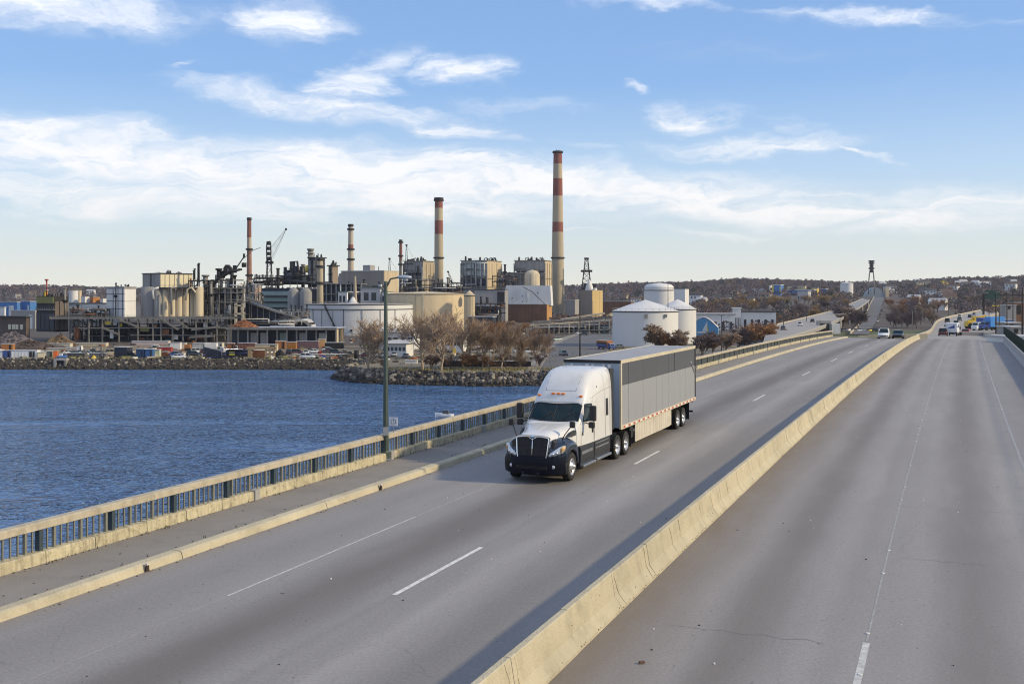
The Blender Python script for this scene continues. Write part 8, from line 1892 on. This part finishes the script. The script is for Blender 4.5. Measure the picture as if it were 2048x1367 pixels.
# individually visible trees of the right hand middle distance
random.seed(53); spots = []
for (u0, u1, v0, v1, n, ms, lab, wd) in ((1395, 1480, 616, 626, 7, (M_twig_o, M_twig_b), 'olive brown tree behind the low white warehouses', 1.3), (1480, 1600, 606, 622, 9, (M_twig_o, M_twig_o, M_twig_b), 'ochre tree on the slope below the coloured stores', 1.3), (1590, 1700, 620, 645, 11, (M_twig_b, M_twig_o, M_twig_p), 'brown tree around the approach viaduct', 1.2), (1600, 1700, 600, 616, 8, (M_twig_o, M_twig_b), 'ochre brown tree above the approach viaduct', 1.3), (1680, 1722, 640, 662, 5, (M_twig_p, M_twig_b), 'dark tree between viaduct and straight hill road', 1.2), (1775, 1870, 640, 658, 14, (M_twig_b, M_twig_p, M_twig_b), 'bare brown tree behind the crest of the bridge', 1.3), (1775, 1890, 612, 636, 14, (M_twig_b, M_twig_p, M_twig_r), 'bare tree higher up behind the crest', 1.3), (1880, 1990, 600, 616, 9, (M_twig_p, M_twig_b), 'dark bare tree above the far viaduct', 1.3), (1990, 2060, 610, 640, 7, (M_twig_b, M_twig_r), 'reddish bare tree at the right edge', 1.3), (1140, 1260, 612, 628, 8, (M_twig_p, M_twig_b), 'dark bare tree behind the rail works', 1.3)):
    for k in range(n):
        u = u0 + (u1 - u0) * (k + random.uniform(.1, .9)) / n; v = random.uniform(v0, v1); x, y, z = ray_ground(u, v, 0, 430)
        h = random.uniform(9, 14); put_tree(lab, (x, y, z - .4), h, random.randrange(5), random.random() * 6, M_bark_d, random.choice(ms), lab.replace('tree', 'trees', 1), 'roadside_tree', wd)
# far-off wood: one mass of crowns over the hills
random.seed(61); cols = [mat('wood_purple', (.115, .088, .10), .95, 0, .3, .1), mat('wood_brown', (.15, .108, .088), .95, 0, .3, .1), mat('wood_grey', (.085, .07, .078), .95, 0, .3, .1), M_ever, mat('wood_rust', (.17, .09, .045), .95, 0, .3, .1)]  # wood tones lifted to put some distance haze into the colour
wd_ = MB(); N_T = 0
import array
def crown(q, x, y, z, w, h, mi, n, s_):
    for i in range(n):
        a = random.uniform(0, 6.283); f = random.random() ** .5; c = random.uniform(-1, 1); rr_ = w * f * sqrt(max(0, 1 - c * c)) ; cx, cy, cz = x + cos(a) * rr_, y + sin(a) * rr_, z + h * .55 + c * h * .45
        a1 = random.uniform(0, 6.283); e1 = V3((cos(a1), sin(a1) * .8, random.uniform(-.5, .5))) * s_ * random.uniform(.6, 1.2); e2 = V3((random.uniform(-.4, .4), random.uniform(-.6, .6), 1)) * s_ * random.uniform(.5, 1.1)
        o = len(q.v); c0 = V3((cx, cy, cz)); q.v += [tuple(c0 - e1), tuple(c0 + e2 * .8), tuple(c0 + e1), tuple(c0 - e2 * .8)]; q.f.append((o, o + 1, o + 2, o + 3)); q.m.append(mi); q.sm.append(False)

def excluded(x, y):
    k = x / y
    if kf(1538) < k < kf(1658) and STORE_D - 260 < y < STORE_D + 15: return True
    for (a, b) in zip(fa, fb_):
        if abs(a.y - y) < 40 and a.x - 14 < x < b.x + 16: return True
    for (a, b) in zip(ea, eb):
        if abs(a.y - y) < 60 and a.y > 430 and min(a.x, b.x) - 8 < x < max(a.x, b.x) + 10: return True
    for (a, b) in zip(ca, cb):
        if abs(a.y - y) < 30 and a.x - 10 < x < b.x + 12: return True
    return False
for band in ((700, 1000, 420), (1000, 1400, 1000), (1400, 1900, 1500), (1900, 2350, 1700), (2350, 2680, 2600)):
    for i in range(band[2]):
        y = random.uniform(band[0], band[1]); k = random.uniform(-.53, .53); rt = smooth(.05, .17, k)
        if y < 1250 + (1 - rt) * 450: 
            if rt < .95 and random.random() > rt * .5: continue
            if k < .05: continue
            if y < 1000 and k < .24: continue
        x = k * y
        if excluded(x, y): continue
        z = gz(x, y); big = random.random(); h = random.uniform(7, 12) * (1.25 if big > .95 else 1); n = int(70 * 1100 / y) + 16
        mi = random.choices(range(5), (5, 5, 4, 1.2 if big < .95 else 6, .8))[0]
        crown(wd_, x, y, z - 1, random.uniform(3.5, 6.5), h, mi, n, 1.1 * (y / 1300) ** .55)
# reddish scrub mass in the near middle distance behind the rail works and around the warehouses
for i in range(420):
    y = random.uniform(640, 1250); k = random.uniform(.03, .20); x = k * y; crown(wd_, x, y, gz(x, y) - .5, random.uniform(3, 5), random.uniform(4, 7), random.choice((0, 1, 2, 4)), 46, .8)
for i in range(300):
    y = random.uniform(560, 900); k = random.uniform(.19, .52); x = k * y
    if excluded(x, y): continue
    crown(wd_, x, y, gz(x, y) - .5, random.uniform(3, 5), random.uniform(3.5, 6.5), random.choice((0, 1, 2, 4)), 50, .7)
tag(wd_.build('far_woods', cols), 'bare brown and purple woods covering the far hills', 'woods')['kind'] = 'stuff'
# houses on the far hillside
random.seed(71)
HS = [(1392, 597, 'white'), (1404, 601, 'white'), (1446, 598, 'white'), (1470, 588, 'cream'), (1500, 600, 'cream'), (1530, 592, 'grey'), (1250, 590, 'cream'), (1272, 601, 'white'), (1834, 563, 'white'), (1842, 567, 'cream'), (1853, 566, 'grey'), (1888, 563, 'yellow'), (1907, 576, 'white'), (1917, 569, 'yellow'), (1925, 565, 'white'), (1935, 570, 'grey'), (1951, 568, 'white'), (1966, 568, 'white'), (1972, 567, 'white'), (1890, 586, 'white'), (1897, 592, 'white'), (1899, 599, 'cream'), (1848, 583, 'grey'), (1861, 584, 'white'), (1828, 597, 'grey'), (2022, 572, 'white'), (2027, 565, 'cream'), (1780, 578, 'white'), (1765, 571, 'grey'), (66, 585, 'cream'), (182, 584, 'white'), (35, 590, 'grey'), (1876, 606, 'white')]
CM = {'white': W_cl, 'cream': B_cl, 'grey': G_cl, 'yellow': Yel}
roof_ms = [D_roof, mat('roof_brown', (.10, .06, .045), .9, 0, .2, .5), L_roof]
for i, (u, v, c) in enumerate(HS):
    x, y, z = ray_ground(u, v, 6.5, 500); y = y * 1.0
    z = gz(x, y) + 4.5 if y > 700 else gz(x, y); t_ = thing('hillside_house', c + ' walled house on the wooded far hillside', 'house', (x, y, z), random.uniform(-.9, .3), c + ' houses scattered on the wooded hillside')
    w = random.uniform(4, 9); d_ = random.uniform(4, 6); h = random.uniform(3.5, 6); MB().bb(-w, w, -d_, d_, -8, h).build('wall', CM[c], t_)
    q = MB(); q.prismx([(-d_ - .5, h - .1), (d_ + .5, h - .1), (0, h + random.uniform(2, 3.2))], -w - .4, w + .4); q.build('roof', random.choice(roof_ms), t_)
    for k in range(3): MB().bb(-w * .7 + k * w * .6, -w * .45 + k * w * .6, -d_ - .12, -d_ - .01, h * .4, h * .75).build('window', Win, t_)
# reeds and weeds on the banks
random.seed(81); wq = MB()
for k in range(5200):
    t = random.random()
    if t < .45: x = random.uniform(-175, -52); y = 341.5 + random.uniform(0, 5)
    elif t < .8: x = random.uniform(-38, 14); y = 286 + random.uniform(0, 10)
    else: x = random.uniform(-38, 70); y = random.uniform(300, 420)
    h = random.uniform(.25, .8); a = random.uniform(0, 6.28); dx, dy = cos(a) * .12, sin(a) * .12; wq.add([(x - dx, y - dy, 3), (x + dx, y + dy, 3), (x + random.uniform(-.2, .2), y, 3 + h)], [(0, 1, 2)], random.choice((0, 0, 1)))
tag(wq.build('bank_weeds', [mat('weed_straw', (.26, .21, .10), .95, 0, .2, 1), mat('weed_green', (.10, .12, .035), .95, 0, .2, 1)]), 'straw coloured weeds along the banks', 'weeds')['kind'] = 'stuff'
# ================================================================ air
hm_ = bpy.data.materials.new('thin_haze'); hm_.use_nodes = True; T = hm_.node_tree
for n in list(T.nodes):
    if n.type == 'BSDF_PRINCIPLED': T.nodes.remove(n)
pv = T.nodes.new('ShaderNodeVolumePrincipled'); pv.inputs['Color'].default_value = (.76, .81, .96, 1); pv.inputs['Density'].default_value = .00006; pv.inputs['Anisotropy'].default_value = .3
T.links.new(pv.outputs[0], [n for n in T.nodes if n.type == 'OUTPUT_MATERIAL'][0].inputs['Volume'])
HAZE = True
if HAZE: MB().bb(-3700, 3700, -700, 3600, -81, 160).build('haze', hm_, kind='stuff')

# say which one where look-alikes stand in a row
ORD = ['first', 'second', 'third', 'fourth', 'fifth', 'sixth', 'seventh', 'eighth', 'ninth', 'tenth', 'eleventh', 'twelfth', 'thirteenth', 'fourteenth', 'fifteenth', 'sixteenth', 'seventeenth']
_rows = {}
for o in sc.objects:
    if o.parent is None and 'group' in o and o.get('category') in ('tree', 'house'): _rows.setdefault(o['label'], []).append(o)
for _l, _os in _rows.items():
    if len(_os) < 2: continue
    _os.sort(key=lambda o: o.location.x / o.location.y)
    for _i, o in enumerate(_os): o['label'] = _l + ', ' + (ORD[_i] if _i < len(ORD) else 'one of the last') + ' from left'
